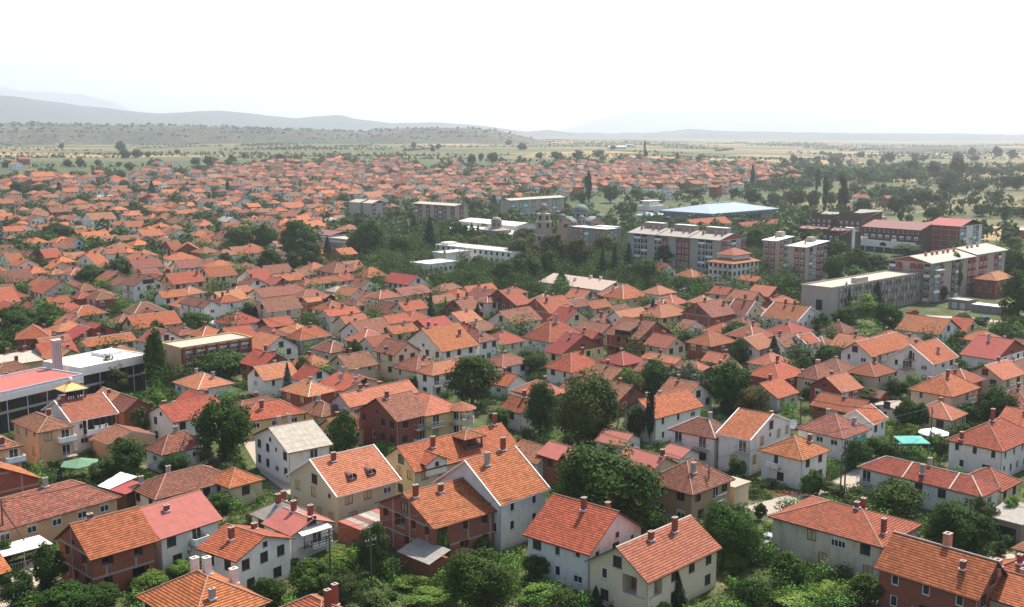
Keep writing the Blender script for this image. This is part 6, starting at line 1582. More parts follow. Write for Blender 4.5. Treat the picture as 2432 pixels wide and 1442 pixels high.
# apartment blocks
root,b,a,z=blk('apt_grey','apartment_block','long grey apartment block with a grey sheet roof, right of the church','apartment block')
walls(root,b,a,z,M['conc'])
strips(root,'L',a,z,6,2,'.dd.rr.rd.dd.'); strips(root,'R',b,z,3,2,'rkd.r')
m=MB(); n=3
for i in range(n):
    y0=a*i/n; y1=a*(i+1)/n-.6
    q=build_roof(m,b+1.6,y1-y0,z,'g',14,M['g'],M['gr'],off=(-.8,y0,0))
    m.box(b*.42,y0+3,z+b*.12,b*.62,y1-3,z+b*.12+2.4,M['dconc'],M['lead'])
    for u in (.15,.35,.75): m.box(b*.25,y0+(y1-y0)*u,z+1,b*.25+.8,y0+(y1-y0)*u+.8,z+3.2,M['co'])
m.poly([(0,0,z),(b,0,z),(b/2,0,z+b/2*.25)],M['k'])
m.build('roof',root)
root,b,a,z=blk('apt_long','apartment_block','long pale apartment block with an ivy clad corner and cream roof, at right','apartment block')
m=MB(); walls(root,b,a,z,M['tar'])
strips(root,'R',b,z,14,2,'.tr..bd..rr.rr..rd.'); strips(root,'L',a,z,4,2,'drr.rd')
build_roof(m,b*.58,a+1.6,z,'G',13,M['p'],M['fw'],off=(-.8,-.8,0)); build_roof(m,b*.44,a+1.6,z+.5,'G',13,M['p'],M['fw'],off=(b*.57,-.8,0))
m.poly([(0,0,z),(0,a,z),(0,a/2,z+a/2*.23)],M['k'])
for u in (.12,.2,.26,.34,.4,.48,.66,.72,.8): m.box(b*u,a*.35,z+1,b*u+.8,a*.35+.8,z+2.9,M['co'])
m.build('roof',root)
m=MB(); m.box(-.2,-3.2,z-2.6,5,-.02,z-2.4,M['conc']); 
for f in range(5): m.box(.4,-1.5,.8+f*2.85-.15,4.6,-.02,.8+f*2.85,M['conc']); m.box(.4,-1.5,.8+f*2.85,4.6,-1.4,1.7+f*2.85,M['fw' if f%2 else 'teal2'])
m.build('balcony_stack',root)
for nm,lab,pl,pr in (('apt_tower_a','taller half of the brick and concrete apartment tower right of the stepped villa','kk','.kd.'),('apt_tower_b','lower half of the apartment tower, with stacked glazed balconies','kk.','.dwrrd')):
    root,b,a,z=blk(nm,'apartment_tower',lab,'apartment block'); walls(root,b,a,z,M['tar']); 
    strips(root,'L',a,z,3,2,pl); strips(root,'R',b,z,3,2,pr)
    m=MB(); build_roof(m,b+1.4,a+1.4,z,'M' ,5,M['W'],M['fw'],off=(-.7,-.7,0)); m.box(b*.3,a*.4,z+.6,b*.3+.6,a*.4+.6,z+2.6,M['co']); m.box(b*.7,a*.5,z+.8,b*.7+3,a*.5+3,z+3,M['tar']); m.build('roof',root)
root,b,a,z=blk('apt_church','apartment_block','brown and grey apartment block half hidden by trees in front of the church','apartment block')
walls(root,b,a,z,M['dconc']); strips(root,'L',a,z,5,2,'kk.tkk.'); strips(root,'R',b,z,3,2,'dwd.'); flat(root,b,a,z,M['dconc'],M['W'],.3,.4)
m=MB(); m.box(b-1,a*.3,0,b+9,a*.8,z,M['dconc'],M['W']); m.build('side_wing',root)
root,b,a,z=blk('apt_pair','apartment_block','leftmost tall apartment block, twin towers with pale gable tops','apartment block')
for i,(y0,y1) in enumerate(((a*.55,a),(0,a*.4))):
    m=MB(); m.box(0,y0,-1,b*1.2,y1,z,M['conc']); build_roof(m,b*1.2+1,y1-y0+1,z,'g',16,M['p'],M['fw'],off=(-.5,y0-.5,0)); m.build('tower',root)
m=MB(); m.box(2.5,a*.4,-1,b,a*.55,z-1,M['dconc']); m.build('stair_core',root); strips(root,'R',b*1.2,z,3,2,'r..r')
root,b,a,z=blk('apt_red','apartment_block','apartment block with dark red balcony strips and a pale roof, left of the white hall','apartment block')
walls(root,b,a,z,M['tar']); strips(root,'L',a,z,6,2,'r.rdr.r.rd'); strips(root,'R',b,z,3,2,'.r.')
m=MB(); build_roof(m,b+1.6,a+1.6,z,'g',9,M['p'],M['fw'],off=(-.8,-.8,0)); 
for i in range(8): m.box(b*.6,a*(i+.5)/8,z+.5,b*.6+.6,a*(i+.5)/8+.6,z+2.2,M['co'])
m.build('roof',root)
root,b,a,z=blk('apt_green','apartment_block','long apartment block with greenish balconies behind the bell tower','apartment block')
walls(root,b,a,z,M['tar']); strips(root,'R',b,z,6,2,'t.tt.t.tt.tt.'); strips(root,'L',a,z,2,2,'...')
m=MB(); build_roof(m,b+1.6,a+1.6,z,'G',11,M['p'],M['fw'],off=(-.8,-.8,0)); 
for i in range(14): m.box(b*(i+.5)/14,a*.6,z+.6,b*(i+.5)/14+.6,a*.6+.6,z+2.1,M['co'])
m.build('roof',root)
root,b,a,z=blk('apt_brick','apartment_block','apartment block of bare brick and white balconies under a crimson roof','apartment block')
walls(root,b,a,z,M['w']); 
m=MB(); m.box(-.06,a*.0,0,0,a*.82,z,M['K']); m.build('brick_panel',root); strips(root,'R',b,z,4,2,'td..td.')
m=MB(); build_roof(m,b+1.4,a*.85,z,'g',13,M['redsheet'],M['fb'],off=(-.7,-.7,0)); build_roof(m,b*.9,a*.4,z+.4,'h',12,M['redsheet'],M['fw'],off=(1.5,a*.62,0)); m.build('roof',root)
m=MB()
for f in range(4): m.box(-1.2,a*.84,.6+f*2.85,-.02,a-.3,.75+f*2.85,M['conc']); m.box(-1.2,a*.84,.75+f*2.85,-1.1,a-.3,1.6+f*2.85,M['fw'])
m.build('balcony_stack',root)
# brown row houses
for nm,lab in (('row_a','dark clad row house with a grey sloping roof, back row left'),('row_b','dark clad row house with a grey sloping roof, back row right'),('row_c','dark clad row house with a reddish sloping roof, front row left'),('row_d','tall dark clad row house with a white stair tower, front row right')):
    root,b,a,z=blk(nm,'row_house',lab,'row house'); b=max(b,9); walls(root,b,a,z+b*.2,M['brown']); m=MB(); build_roof(m,b+1,a+1,z,'M',12,M['g' if nm in('row_a','row_b') else 'drs'],M['fb'],off=(-.6,-.5,0)); 
    for u in (.3,.6): m.box(b*.5,a*u,z+1,b*.5+.7,a*u+.7,z+3.2,M['cw'])
    m.build('roof',root); n=int(a/3)
    for f in range(2): winrow(root,'L',[a*(i+.5)/n for i in range(n)],z-2.2-2.8*f,'w')
    if nm=='row_d': m=MB(); m.box(b,-.5,-1,b+2.6,4,z+3,M['w']); m.box(b+2.6,0,-1,b+9,6,z+1,M['brown']); m.build('stair_tower',root)
    if nm=='row_b': m=MB(); m.box(b,0,-1,b+6,a,z+1.5,M['conc']); m.build('end_wall',root)
root,b,a,z=blk('arcade','terrace_building','dark clad terrace building with a dull red roof and white arched balcony wall','terrace building')
walls(root,b,a,z,M['brown']); m=MB(); build_roof(m,b+1,a+1,z,'M',13,M['drs'],M['fb'],off=(-.9,-.5,0)); m.build('roof',root)
n=12; winrow(root,'L',[a*(i+.5)/n for i in range(n)],z-2.3,'n'); winrow(root,'L',[a*(i+.5)/8 for i in range(8)],z-5.2,'L')
m=MB(); m.box(-6,-1,4.2,0,a+1,4.5,M['conc']); m.box(-6.2,-1,2.6,-6,a+1,6.0,M['w']); m.box(-6.2,a*.8,6.0,-5.8,a*.9,7.3,M['w']); m.box(-6.2,a*.3,6.0,-5.8,a*.38,7.0,M['w'])
for i in range(6): m.box(-6,a*i/6,-1,-5.6,a*i/6+.4,2.6,M['w'])
m.box(-5.5,0,-1,0,a,2.6,M['dark']); r=1.9
for c in (a*.52,): m.poly([(-6.23,c-r,3.3)]+[(-6.23,c-r*math.cos(t),3.3+r*math.sin(t)) for t in [math.pi*i/12 for i in range(1,12)]]+[(-6.23,c+r,3.3)],M['glass'])
m.build('balcony_wall',root)
# school
root,b,a,z=blk('school','school','large grey flat roofed school building with ribbed concrete facade, at right','school')
walls(root,b,a,z,M['conc'],opl=[(a*.28,a*.5,3,6.5,.25,M['dark'])]); flat(root,b,a,z,M['conc'],M['tar'],.45,.15)
for i in range(25):
    m=MB(); x=b*.08+(b*.9)*i/24; m.box(x-.12,-.55,.5,x+.12,-.01,z+.1,M['conc']); m.build('facade_fin',root)
for i in range(24):
    x=b*.08+b*.9*(i+.5)/24
    for f in range(3): place_window(root,'k' if (i*7+f)%3 else 'w',x,-.02,z-2.2-3.1*f,0,False)
m=MB(); m.box(b*.3,1.2,z,b*.3+7,3.5,z+1.7,M['conc']); m.build('roof_housing',root)
# garages by the brick villa
root,b,a,z=blk('garage_a','garage','small grey garage with a tan flat roof in the open yard','garage'); walls(root,b,a,z,M['dconc'],opl=[(.8,2.8,0,2.2,.2,M['cw']),(3.6,5.6,0,2.2,.2,M['cw'])]); flat(root,b,a,z,M['dconc'],M['tar'],.3,.3)
root,b,a,z=blk('garage_b','garage_row','row of low grey garages with white roofs beside the small tan roofed garage','garage')
for i in range(4): m=MB(); m.box(0,i*3.1-2,-1,5,i*3.1+.95,z,M['dconc'],M['W']); m.build('garage_bay',root)
root,b,a,z=blk('red_shop','shop','small brick building with a flat white roof in the fields at the right edge','building'); walls(root,b,max(a,10),z,M['k']); flat(root,b,max(a,10),z,M['fw'],M['W'],.3,.4)
# stepped villa
root,b,a,z=blk('villa','stepped_villa','white stepped villa with stacked orange roofs and long balconies, centre right','villa')
walls(root,b,a,z,M['w']); m=MB(); build_roof(m,b+1.6,a+1.6,z,'h',22,M['s'],M['drs'],off=(-.8,-.8,0)); m.build('lower_roof',root)
m=MB(); m.box(b*.2,a*.18,z,b*.8,a*.85,z+3.1,M['w']); m.build('upper_storey',root); m=MB(); build_roof(m,b*.6+2,a*.67+2,z+3.0,'h',26,M['s'],M['drs'],off=(b*.2-1,a*.18-1,0)); m.build('upper_roof',root)
for f in range(3):
    winrow(root,'L',[a*(i+.5)/5 for i in range(5)],z-1.9-2.8*f,'k'); winrow(root,'R',[b*(i+.5)/6 for i in range(6)],z-1.9-2.8*f,'k')
for f in range(2): m=MB(); zz=z-2.6-2.8*f; m.box(-1.4,-.3,zz-.15,-.02,a*.8,zz,M['fw']); m.box(-1.4,-.3,zz,-1.33,a*.8,zz+.9,M['gr']); m.build('balcony',root)
# white flat buildings, halls, factory
root,b,a,z=blk('white_main','office_building','long white flat roofed office building among the park trees','office building'); walls(root,b,a,z,M['w']); flat(root,b,a,z,M['w'],M['W'],.25,.3)
for f in range(2): winrow(root,'L',[a*(i+.5)/14 for i in range(14)],z-2-2.9*f,'k')
m=MB(); m.box(b*.2,a-6,z,b*.7,a-1,z+1.2,M['w'],M['W']); m.build('roof_housing',root)
root,b,a,z=blk('white_wing','office_building','white wing with a square brown post in front of the long white office','office building'); walls(root,b,a,z,M['w'],ops=[(b*.1,b*.35,.5,3,.3,None),(b*.6,b*.9,.5,3,.3,None)]); flat(root,b,a,z,M['w'],M['W'],.25,.3)
m=MB(); m.box(-1.2,-1.2,-1,-.4,-.4,z+1.5,M['tan']); m.build('post',root)
root,b,a,z=blk('white_low','office_building','low white flat roofed building, nearest of the white ones by the park','office building'); walls(root,b,a,z,M['w'],opl=[(a*.12,a*.22,.6,2.6,.25,None),(a*.3,a*.4,.6,2.6,.25,None),(a*.6,a*.7,.6,2.6,.25,None)]); flat(root,b,a,z,M['w'],M['W'],.25,.3); winrow(root,'R',[b*(i+.5)/6 for i in range(6)],1.8,'k')
root,b,a,z=blk('hall','industrial_hall','large white roofed hall left of the bell tower','hall'); b=max(b,18); walls(root,b,a,z,M['w']); m=MB(); build_roof(m,b+1,a+1,z,'g',9,M['W'],M['fw'],off=(-.5,-.5,0)); m.poly([(0,0,z),(b,0,z),(b/2,0,z+b/2*.158)],M['w']); m.build('roof',root); winrow(root,'R',[b*.3,b*.7],4,'k')
root,b,a,z=blk('hall_annex','hall_annex','lower white roofed annex in front of the white hall','hall'); walls(root,b,a,z,M['w']); m=MB(); build_roof(m,b+1,a+1,z,'M',5,M['W'],M['fw'],off=(-.5,-.5,0)); m.build('roof',root); winrow(root,'L',[a*(i+.5)/10 for i in range(10)],2,'k')
root,b,a,z=blk('factory','factory','grey factory with pale roofs among the dark trees left of centre','factory'); b=14; walls(root,b,a,z,M['e'],opl=[(1,4,.3,3.4,.4,None),(5,8,.3,3.4,.4,None)]); flat(root,b,a,z,M['cw'],M['tar'],.3,.3); m=MB(); m.box(-.3,1,z-2,0,a-1,z-.9,M['cw']); m.build('fascia',root)
root,b,a,z=blk('factory_back','factory','grey roofed workshop behind the grey factory','factory'); walls(root,b,a,z,M['e']); m=MB(); build_roof(m,b+1,a+1,z,'g',10,M['drs'],M['gr'],off=(-.5,-.5,0)); m.build('roof',root)
# sports hall
root,b,a,z=blk('sports_hall','sports_hall','huge sports hall with a low pale blue roof and bright blue fascia','sports hall')
m=MB(); m.box(3,3,-1,b-3,a-3,z-1,M['tar']); m.box(10,1.5,-1,b-20,3,z-3,M['dark']); m.build('wall',root)
m=MB(); build_roof(m,b,a,z,'h',11,M['bluesheet'],M['bluefascia'],th=1.7,capm=M['lead']); 
for i in range(9): m.box(b*.32+i*3,a*.49,z+3.6,b*.32+i*3+1.2,a*.49+1.2,z+5.2,M['lead'])
m.build('roof',root)
for i in range(16): m=MB(); x=b*(i+.5)/16; m.tube((x,.6,-1),(x,.6,z-2.4),.2,.2,M['bluefascia'],6); m.build('column',root)
root,b,a,z=blk('sports_annex','sports_annex','low annex with a pale blue roof in front of the sports hall','building'); a*=1.6; m=MB(); m.box(0,0,-1,b,a,z,M['w']); m.build('wall',root); m=MB(); build_roof(m,b+2,a+2,z,'M',5,M['bluesheet'],M['bluefascia'],off=(-1,-1,0)); m.build('roof',root)
# flat roofed office block at left and the long modern building
root,b,a,z=blk('flat_office','office_block','flat roofed office block with a yellow side wall and brick red piers, at left','office block')
wl=walls(root,b,a,z,M['k'],opl=[]); m=MB(); m.box(-.08,0,-1,0,a,z,M['l']); m.build('side_wall',root); flat(root,b,a,z,M['tan'],M['tar'],.35,.35)
for i in range(7): m=MB(); x=.2+(b-.8)*i/6; m.box(x,-.7,-1,x+.55,-.01,z+.1,M['k']); m.build('pier',root)
for i in range(6):
    for f in range(3): place_window(root,'L',.75+(b-.8)*(i+.5)/6,-.02,z-2.4-2.8*f,0,False)
winrow(root,'L',[a*.45],z-2.6,'q'); winrow(root,'L',[a*.45],z-5.2,'q')
for nm,lab,rm,wrm in (('long_flat','white flat roofed modern building with glass walls, left of the office block','W','w'),('long_flat_red','pale red flat roof of the long modern building at the left edge','m','w')):
    root,b,a,z=blk(nm,'long_modern_building',lab,'public building')
    m=MB(); m.box(.8,.8,-1,b-.1,a-.8,z-1.6,M['glass']); m.build('glass_wall',root)
    flat(root,b,a,z,M['u'] if nm!='long_flat' else M['w'],M[rm],.25,.4); m=MB(); fb=M['w']; m.box(-.45,-.45,z-1.7,b+.4,-.35,z-.3,fb); m.box(b+.3,-.35,z-1.7,b+.4,a+.3,z-.3,fb); m.box(-.45,-.35,z-1.7,-.35,a+.3,z-.3,fb); m.build('fascia',root)
    n=int(b/1.6)
    for i in range(n+1): m=MB(); x=.8+(b-1)*i/n; m.box(x-.06,.62,-1,x+.06,.79,z-1.7,M['fb' if i%3 else 'fw']); m.build('mullion',root)
    m=MB(); m.box(.5,.5,z*.45,b,.79,z*.45+.5,M['conc']); m.build('floor_band',root)
    if nm=='long_flat': m=MB(); m.box(b-7,a-7,z,b-2,a-2,z+.8,M['fw'],M['W']); m.build('roof_housing',root)
# small canopies and annexes
root,b,a,z=blk('canopy_strip','patio_canopy','patio canopy of pink, white and grey striped sheets on the cream dormer house','canopy')
m=MB()
for i in range(6):
    x0=(b+3)*i/6; m.box(x0,-2,z+.02*i,x0+(b+3)/6-.03,a,z+.08+.02*i,[M['m'],M['g'],M['drs'],M['p'],M['g'],M['m']][i])
m.build('canopy_sheets',root)
for x in (0,b+2.8): m=MB(); m.box(x,-1.9,-1,x+.12,-1.78,z,M['fb']); m.build('post',root)
m=MB(); m.box(0,-1.9,0,.08,a,z,M['k']); m.build('side_panel',root)
root,b,a,z=blk('porch_dark','lean_to','dark sheet roofed lean to against the big framed brick house','lean-to'); m=MB(); m.poly([(0,0,z),(b,0,z+1),(b,a,z+1),(0,a,z)],M['g']); m.poly([(0,0,z-.08),(0,a,z-.08),(b,a,z+.92),(b,0,z+.92)],M['wood']); m.build('roof',root); m=MB(); m.box(.3,.3,-1,b-.2,a-.3,z-.1,M['k']); m.build('wall',root)
root,b,a,z=blk('shed_red','shed','little shed patched with red and white sheets beside the long peach house','shed'); m=MB(); m.box(.2,.2,-1,b-.2,a-.2,z,M['fb']); m.build('wall',root); m=MB(); m.poly([(-.3,-.3,z),(b,-.3,z+.5),(b,a*.55,z+.5),(-.3,a*.55,z)],M['redsheet']); m.poly([(-.3,a*.55,z+.1),(b+1,a*.5,z+.9),(b+1,a+1,z+.9),(-.3,a,z+.1)],M['W']); m.build('roof',root)
root,b,a,z=blk('garage_right','garage','grey garage with a pale corrugated roof at the right edge','garage'); b,a=7,5; m=MB(); m.box(.3,.3,-1,b,a,z,M['dconc']); m.build('wall',root); m=MB(); build_roof(m,b+.6,a+.6,z+.1,'M',6,M['g'],M['gr']); m.build('roof',root); m=MB(); m.box(.27,1,0,.3,4,2.3,M['dark']); m.build('door',root)
root,b,a,z=blk('annex_orange','annex','low orange plastered annex with a small brown tiled roof under the inn','annex'); b=9; a=7; m=MB(); m.box(0,0,-1,b,a,z,M['l']); m.box(b*.6,-.03,.4,b*.85,0,1.9,M['dark']); m.poly([(0,0,z),(b,0,z),(b/2,0,z+1.6)],M['l']); m.build('wall',root); m=MB(); build_roof(m,b+.5,a,z,'g',19,M['b'],M['fw'],off=(-.25,0,.05)); m.build('roof',root)
# ------------------------------------------------------------------ things placed one by one
def ctr(nm): return [q for q in PO if q[0]==nm]
q=ctr('church')[0]; X,Y=q[1],q[2]
ch=thing('church',(X,Y,q[3]),R(44),'stone church with a large green dome, small corner domes and arched gables','church'); HLc.append(((X,Y),imgpos(X,Y),'domed church'))
m=MB(); S=M['stone']; m.box(-9,-9,-1,9,9,13,S); m.box(-4.6,-11,-1,4.6,11,12.5,S); m.box(-11,-4.6,-1,11,4.6,12.5,S); m.build('nave',ch)
for d in range(4):
    m=MB(); r=4.6; dx,dy=[(1,0),(0,1),(-1,0),(0,-1)][d]; ox=11.02
    for rr,mm,e in ((4.6,S,0),(4.0,M['cr'],.03),(3.7,S,.06),(2.4,M['glass'],.09)):
        P=[]
        for i in range(13):
            t=math.pi*i/12; s=rr*math.cos(t); zz=12.5+rr*.75*math.sin(t)-(0 if rr>3 else 1.5); o_=ox+e
            P.append((dx*o_-dy*s,dy*o_+dx*s,zz))
        m.poly(P,mm)
    P=[(4.6*math.cos(math.pi*i/10),12.5+4.6*.75*math.sin(math.pi*i/10)) for i in range(11)]
    for (s0,z0),(s1,z1) in zip(P,P[1:]): m.poly([(dx*11-dy*s0,dy*11+dx*s0,z0),(dx*11-dy*s1,dy*11+dx*s1,z1),(dx*2-dy*s1,dy*2+dx*s1,z1),(dx*2-dy*s0,dy*2+dx*s0,z0)],M['copper'])
    m.build('arched_gable',ch)
def dome(par,x,y,z,r,hd,n=20,mm='copper'):
    m=MB(); m.lathe(x,y,[(r,z-1),(r,z+hd),(r*1.08,z+hd),(r*1.08,z+hd+.25)],M['stone'],n)
    k=8
    for i in range(k):
        t=2*math.pi*(i+.5)/k; c,s=math.cos(t),math.sin(t); w_=r*.16; rr=r*1.015
        m.poly([(x+c*rr-s*-w_,y+s*rr+c*-w_,z+hd*.15),(x+c*rr-s*w_,y+s*rr+c*w_,z+hd*.15),(x+c*rr-s*w_,y+s*rr+c*w_,z+hd*.78),(x+c*rr,y+s*rr,z+hd*.92),(x+c*rr-s*-w_,y+s*rr+c*-w_,z+hd*.78)],M['dark'])
    m.build('drum',par); m=MB(); m.lathe(x,y,[(r*1.08*math.cos(math.pi/2*i/8),z+hd+.25+r*.95*math.sin(math.pi/2*i/8)) for i in range(9)],M[mm],n); m.box(x-.06,y-.06,z+hd+r,x+.06,y+.06,z+hd+r+1.8,M['wood']); m.box(x-.4,y-.06,z+hd+r+1.1,x+.4,y+.06,z+hd+r+1.22,M['wood']); m.build('dome',par)
dome(ch,0,0,14,4.2,4.5)
for x,y in ((-7,-7),(7,-7),(-7,7),(7,7)): dome(ch,x,y,13,1.9,2.6,12)
q=ctr('bell_tower')[0]; bt=thing('bell_tower',(q[1],q[2],q[3]),R(44),'square stone bell tower with a small dark dome left of the church','tower')
m=MB(); zz=-1
for (z1,h_) in ((7.5,3.1),(14.5,3.0),(18.5,2.5)):
    m.box(-h_,-h_,zz,h_,h_,z1,S); m.box(-h_-.2,-h_-.2,z1,h_+.2,h_+.2,z1+.3,M['cw']); 
    m.box(-h_-.03,-.9,z1-3,-h_,.9,z1-.8,M['dark']); m.box(-.9,-h_-.03,z1-3,.9,-h_,z1-.8,M['dark']); zz=z1+.3
m.build('shaft',bt); dome(bt,0,0,19.8,1.7,2.4,10,'dconc')
q=ctr('chapel')[0]; cp=thing('chapel',(q[1],q[2],q[3]),R(44),'small chapel with a dark dome on an arched white drum, below the white hall','chapel')
m=MB(); m.box(-6,-6,-1,6,6,7,M['e']); m.build('nave',cp); m=MB(); build_roof(m,13,13,7,'h',14,M['dconc'],M['dconc'],off=(-6.5,-6.5,0)); m.build('roof',cp); dome(cp,0,0,8.6,2.9,2.6,16,'dconc')
q=ctr('stand')[0]; t=thing('grandstand',(q[1],q[2],q[3]),R(44),'small white grandstand building left of the blue sports hall','grandstand'); m=MB(); m.box(-9,-6,-1,9,6,4,M['w'],M['W']); m.box(-6,-3,4,6,4,7,M['w'],M['W']); m.build('wall',t); m=MB(); m.box(-8,-4,7.4,8,5,7.7,M['W']); m.build('roof',t)
for x in (-7.5,7.3): m=MB(); m.box(x,-3.5,4,x+.2,-3.3,7.4,M['gr']); m.build('post',t)
q=ctr('stack')[0]; X,Y,_,_,b,a,z=BL['long_flat_red']; t=thing('chimney_stack',(q[1],q[2],0),R(45),'pinkish ribbed chimney stack rising from the long flat roof','chimney'); m=MB(); m.box(-.85,-.75,-1,.85,.75,14.6,M['P']); m.build('shaft',t)
for i in range(4): m=MB(); x=-.78+i*.45; m.box(x,-.82,8,x+.14,-.76,14.2,M['ce']); m.build('flue_rib',t)
m=MB(); m.box(-.95,-.85,14.6,.95,.85,14.8,M['cw']); m.build('cap',t)
q=ctr('factory_chimney')[0]; t=thing('factory_chimney',(q[1],q[2],q[3]),0,'tall thin brick factory chimney standing far away in the haze','chimney'); m=MB(); m.tube((0,0,-1),(0,0,27),2.4,1.5,M['cr'],12); m.build('shaft',t); m=MB(); m.tube((0,0,27),(0,0,28),1.8,1.8,M['ce'],12); m.build('rim',t)
for nm,lab,w_ in (('blue_shed_a','long distant shed with a pale blue roof in the fields',38),('blue_shed_b','shorter distant shed with a bright blue roof in the fields',20)):
    q=ctr(nm)[0]; t=thing('shed',(q[1],q[2],terr(q[1],q[2])),0,lab,'shed'); m=MB(); m.box(-w_/2,-8,-2,w_/2,8,5,M['w']); m.build('wall',t); m=MB(); build_roof(m,w_+2,18,5,'G',10,M['W' if nm[-1]=='a' else 'bluesheet'],M['bluefascia'],off=(-w_/2-1,-9,0)); m.build('roof',t)
for nm,w_,l_,lab in (('tunnel_a',4,11,'white plastic tunnel greenhouse in the garden behind the central trees'),('tunnel_b',5,7,'rounded white plastic tunnel at the right edge'),('tunnel_c',4,12,'long white plastic tunnel left of the flat roofed office block')):
    q=ctr(nm)[0]; t=thing('tunnel_greenhouse',(q[1],q[2],0),R(10 if nm!='tunnel_b' else 40),lab,'greenhouse'); m=MB(); P=[(w_/2*math.cos(u),w_*.45*math.sin(u)) for u in [math.pi*i/10 for i in range(11)]]
    for (y0,z0),(y1,z1) in zip(P,P[1:]): m.poly([(-l_/2,y0,z0),(-l_/2,y1,z1),(l_/2,y1,z1),(l_/2,y0,z0)][::-1],M['film'])
    for x in (-l_/2,l_/2): m.poly([(x,p[0],p[1]) for p in P],M['film'])
    m.build('film_cover',t); 
    for i in range(6): m=MB(); x=-l_/2+l_*i/5; [m.tube((x,p[0]*1.01,p[1]*1.01),(x,r_[0]*1.01,r_[1]*1.01),.04,.04,M['gr'],4,False) for p,r_ in zip(P,P[1:])]; m.build('hoop',t)
def canopy(nm,lab,mt,r,h_,n,rise,name='garden_canopy',zb=0):
    q=ctr(nm)[0]; t=thing(name,(q[1],q[2],0),R(45),lab,'canopy'); m=MB()
    m.lathe(0,0,[(r,h_),(r*.5,h_+rise*.45),(0,h_+rise)],mt,n); m.lathe(0,0,[(r,h_-.18),(r,h_)],mt,n); m.build('canvas',t)
    for i in range(n if n<7 else 6):
        a_=2*math.pi*i/(n if n<7 else 6); m=MB(); m.tube((r*.93*math.cos(a_),r*.93*math.sin(a_),-.3),(r*.93*math.cos(a_),r*.93*math.sin(a_),h_),.07,.07,M['gr'],6); m.build('post',t)
    return t
canopy('gazebo','green six sided garden canopy on posts beside the curved path',M['green'],3.4,2.6,6,.9)
canopy('canopy_turq','turquoise pavilion canopy with white ridges in the right hand garden',M['teal'],3.7,2.9,4,.8)
canopy('canopy_white','white domed tent canopy behind the turquoise pavilion',M['film'],3.0,2.2,8,1.0)
q=ctr('awning_pool')[0]; t=thing('garden_awning',(q[1],q[2],0),R(40),'narrow turquoise awning lying before the turquoise pavilion','awning'); m=MB(); m.box(-2,-.8,1.5,2,.8,1.56,M['teal']); m.build('canvas',t); m=MB(); [m.box(x,y,-.2,x+.06,y+.06,1.5,M['fw']) for x in(-1.9,1.8) for y in(-.7,.6)]; m.build('frame',t)
q=ctr('awning_turq')[0]; t=thing('awning',(q[1],q[2],0),R(42),'turquoise striped awning on the brown roofed white house','awning'); m=MB(); m.poly([(-2.6,-1,3.2),(2.6,-1,3.2),(2.6,.9,3.8),(-2.6,.9,3.8)],M['teal']); m.poly([(-2.6,-1,3.14),(-2.6,.9,3.74),(2.6,.9,3.74),(2.6,-1,3.14)],M['teal']); m.build('canvas',t); m=MB(); [m.box(x,-1,-.2,x+.06,-.94,3.15,M['fw']) for x in (-2.5,2.4)]; m.build('frame',t)
q=ctr('carport')[0]; t=thing('carport',(q[1],q[2],0),R(45),'white sheet roofed carport beside the leaning pole at lower left','carport'); m=MB(); m.box(-4,-2.4,2.5,4,2.4,2.6,M['W']); m.build('roof',t)
for x in (-3.8,0,3.7): m=MB(); m.box(x,-2.3,-.2,x+.1,-2.2,2.5,M['gr']); m.build('post',t)
m=MB(); 
for i in range(22): x=-3.9+7.8*i/21; m.box(x,-2.35,0,x+.03,-2.31,1.1,M['gr'])
m.box(-3.9,-2.36,1.1,3.9,-2.3,1.15,M['gr']); m.build('railing',t)
q=ctr('box_annex')[0]; t=thing('annex',(q[1],q[2],0),R(43),'little cream box annex with a flat roof right of the ochre house','annex'); m=MB(); m.box(-2,-1.6,-1,2,1.6,3.6,M['c']); m.build('wall',t); m=MB(); m.box(-2.3,-1.9,3.6,2.3,1.9,3.8,M['tar']); m.build('roof',t)
q=ctr('dish')[0]; t=thing('satellite_dish',(q[1],q[2]+2,5.2),R(30),'large white satellite dish on a mast above the brown hip roof','satellite dish'); m=MB(); P=[(.95*math.sin(u),-.3+.3*math.cos(u)) for u in [0,.4,.8,1.2,1.5]]
m=MB()
for i in range(len(P)-1):
    for k_ in range(16):
        a0,a1=2*math.pi*k_/16,2*math.pi*(k_+1)/16; r0,r1=P[i][0],P[i+1][0]; y0,y1=P[i][1],P[i+1][1]
        m.poly([(r0*math.cos(a0),y0,2.2+r0*math.sin(a0)),(r1*math.cos(a0),y1,2.2+r1*math.sin(a0)),(r1*math.cos(a1),y1,2.2+r1*math.sin(a1)),(r0*math.cos(a1),y0,2.2+r0*math.sin(a1))] if i else [(0,y0,2.2),(r1*math.cos(a0),y1,2.2+r1*math.sin(a0)),(r1*math.cos(a1),y1,2.2+r1*math.sin(a1))],M['film'])
m.build('reflector',t); m=MB(); m.tube((0,.05,-.5),(0,.05,2.2),.05,.05,M['gr'],6); m.tube((0,0,2.0),(0,-1.0,2.2),.03,.03,M['gr'],4); m.build('mast',t)
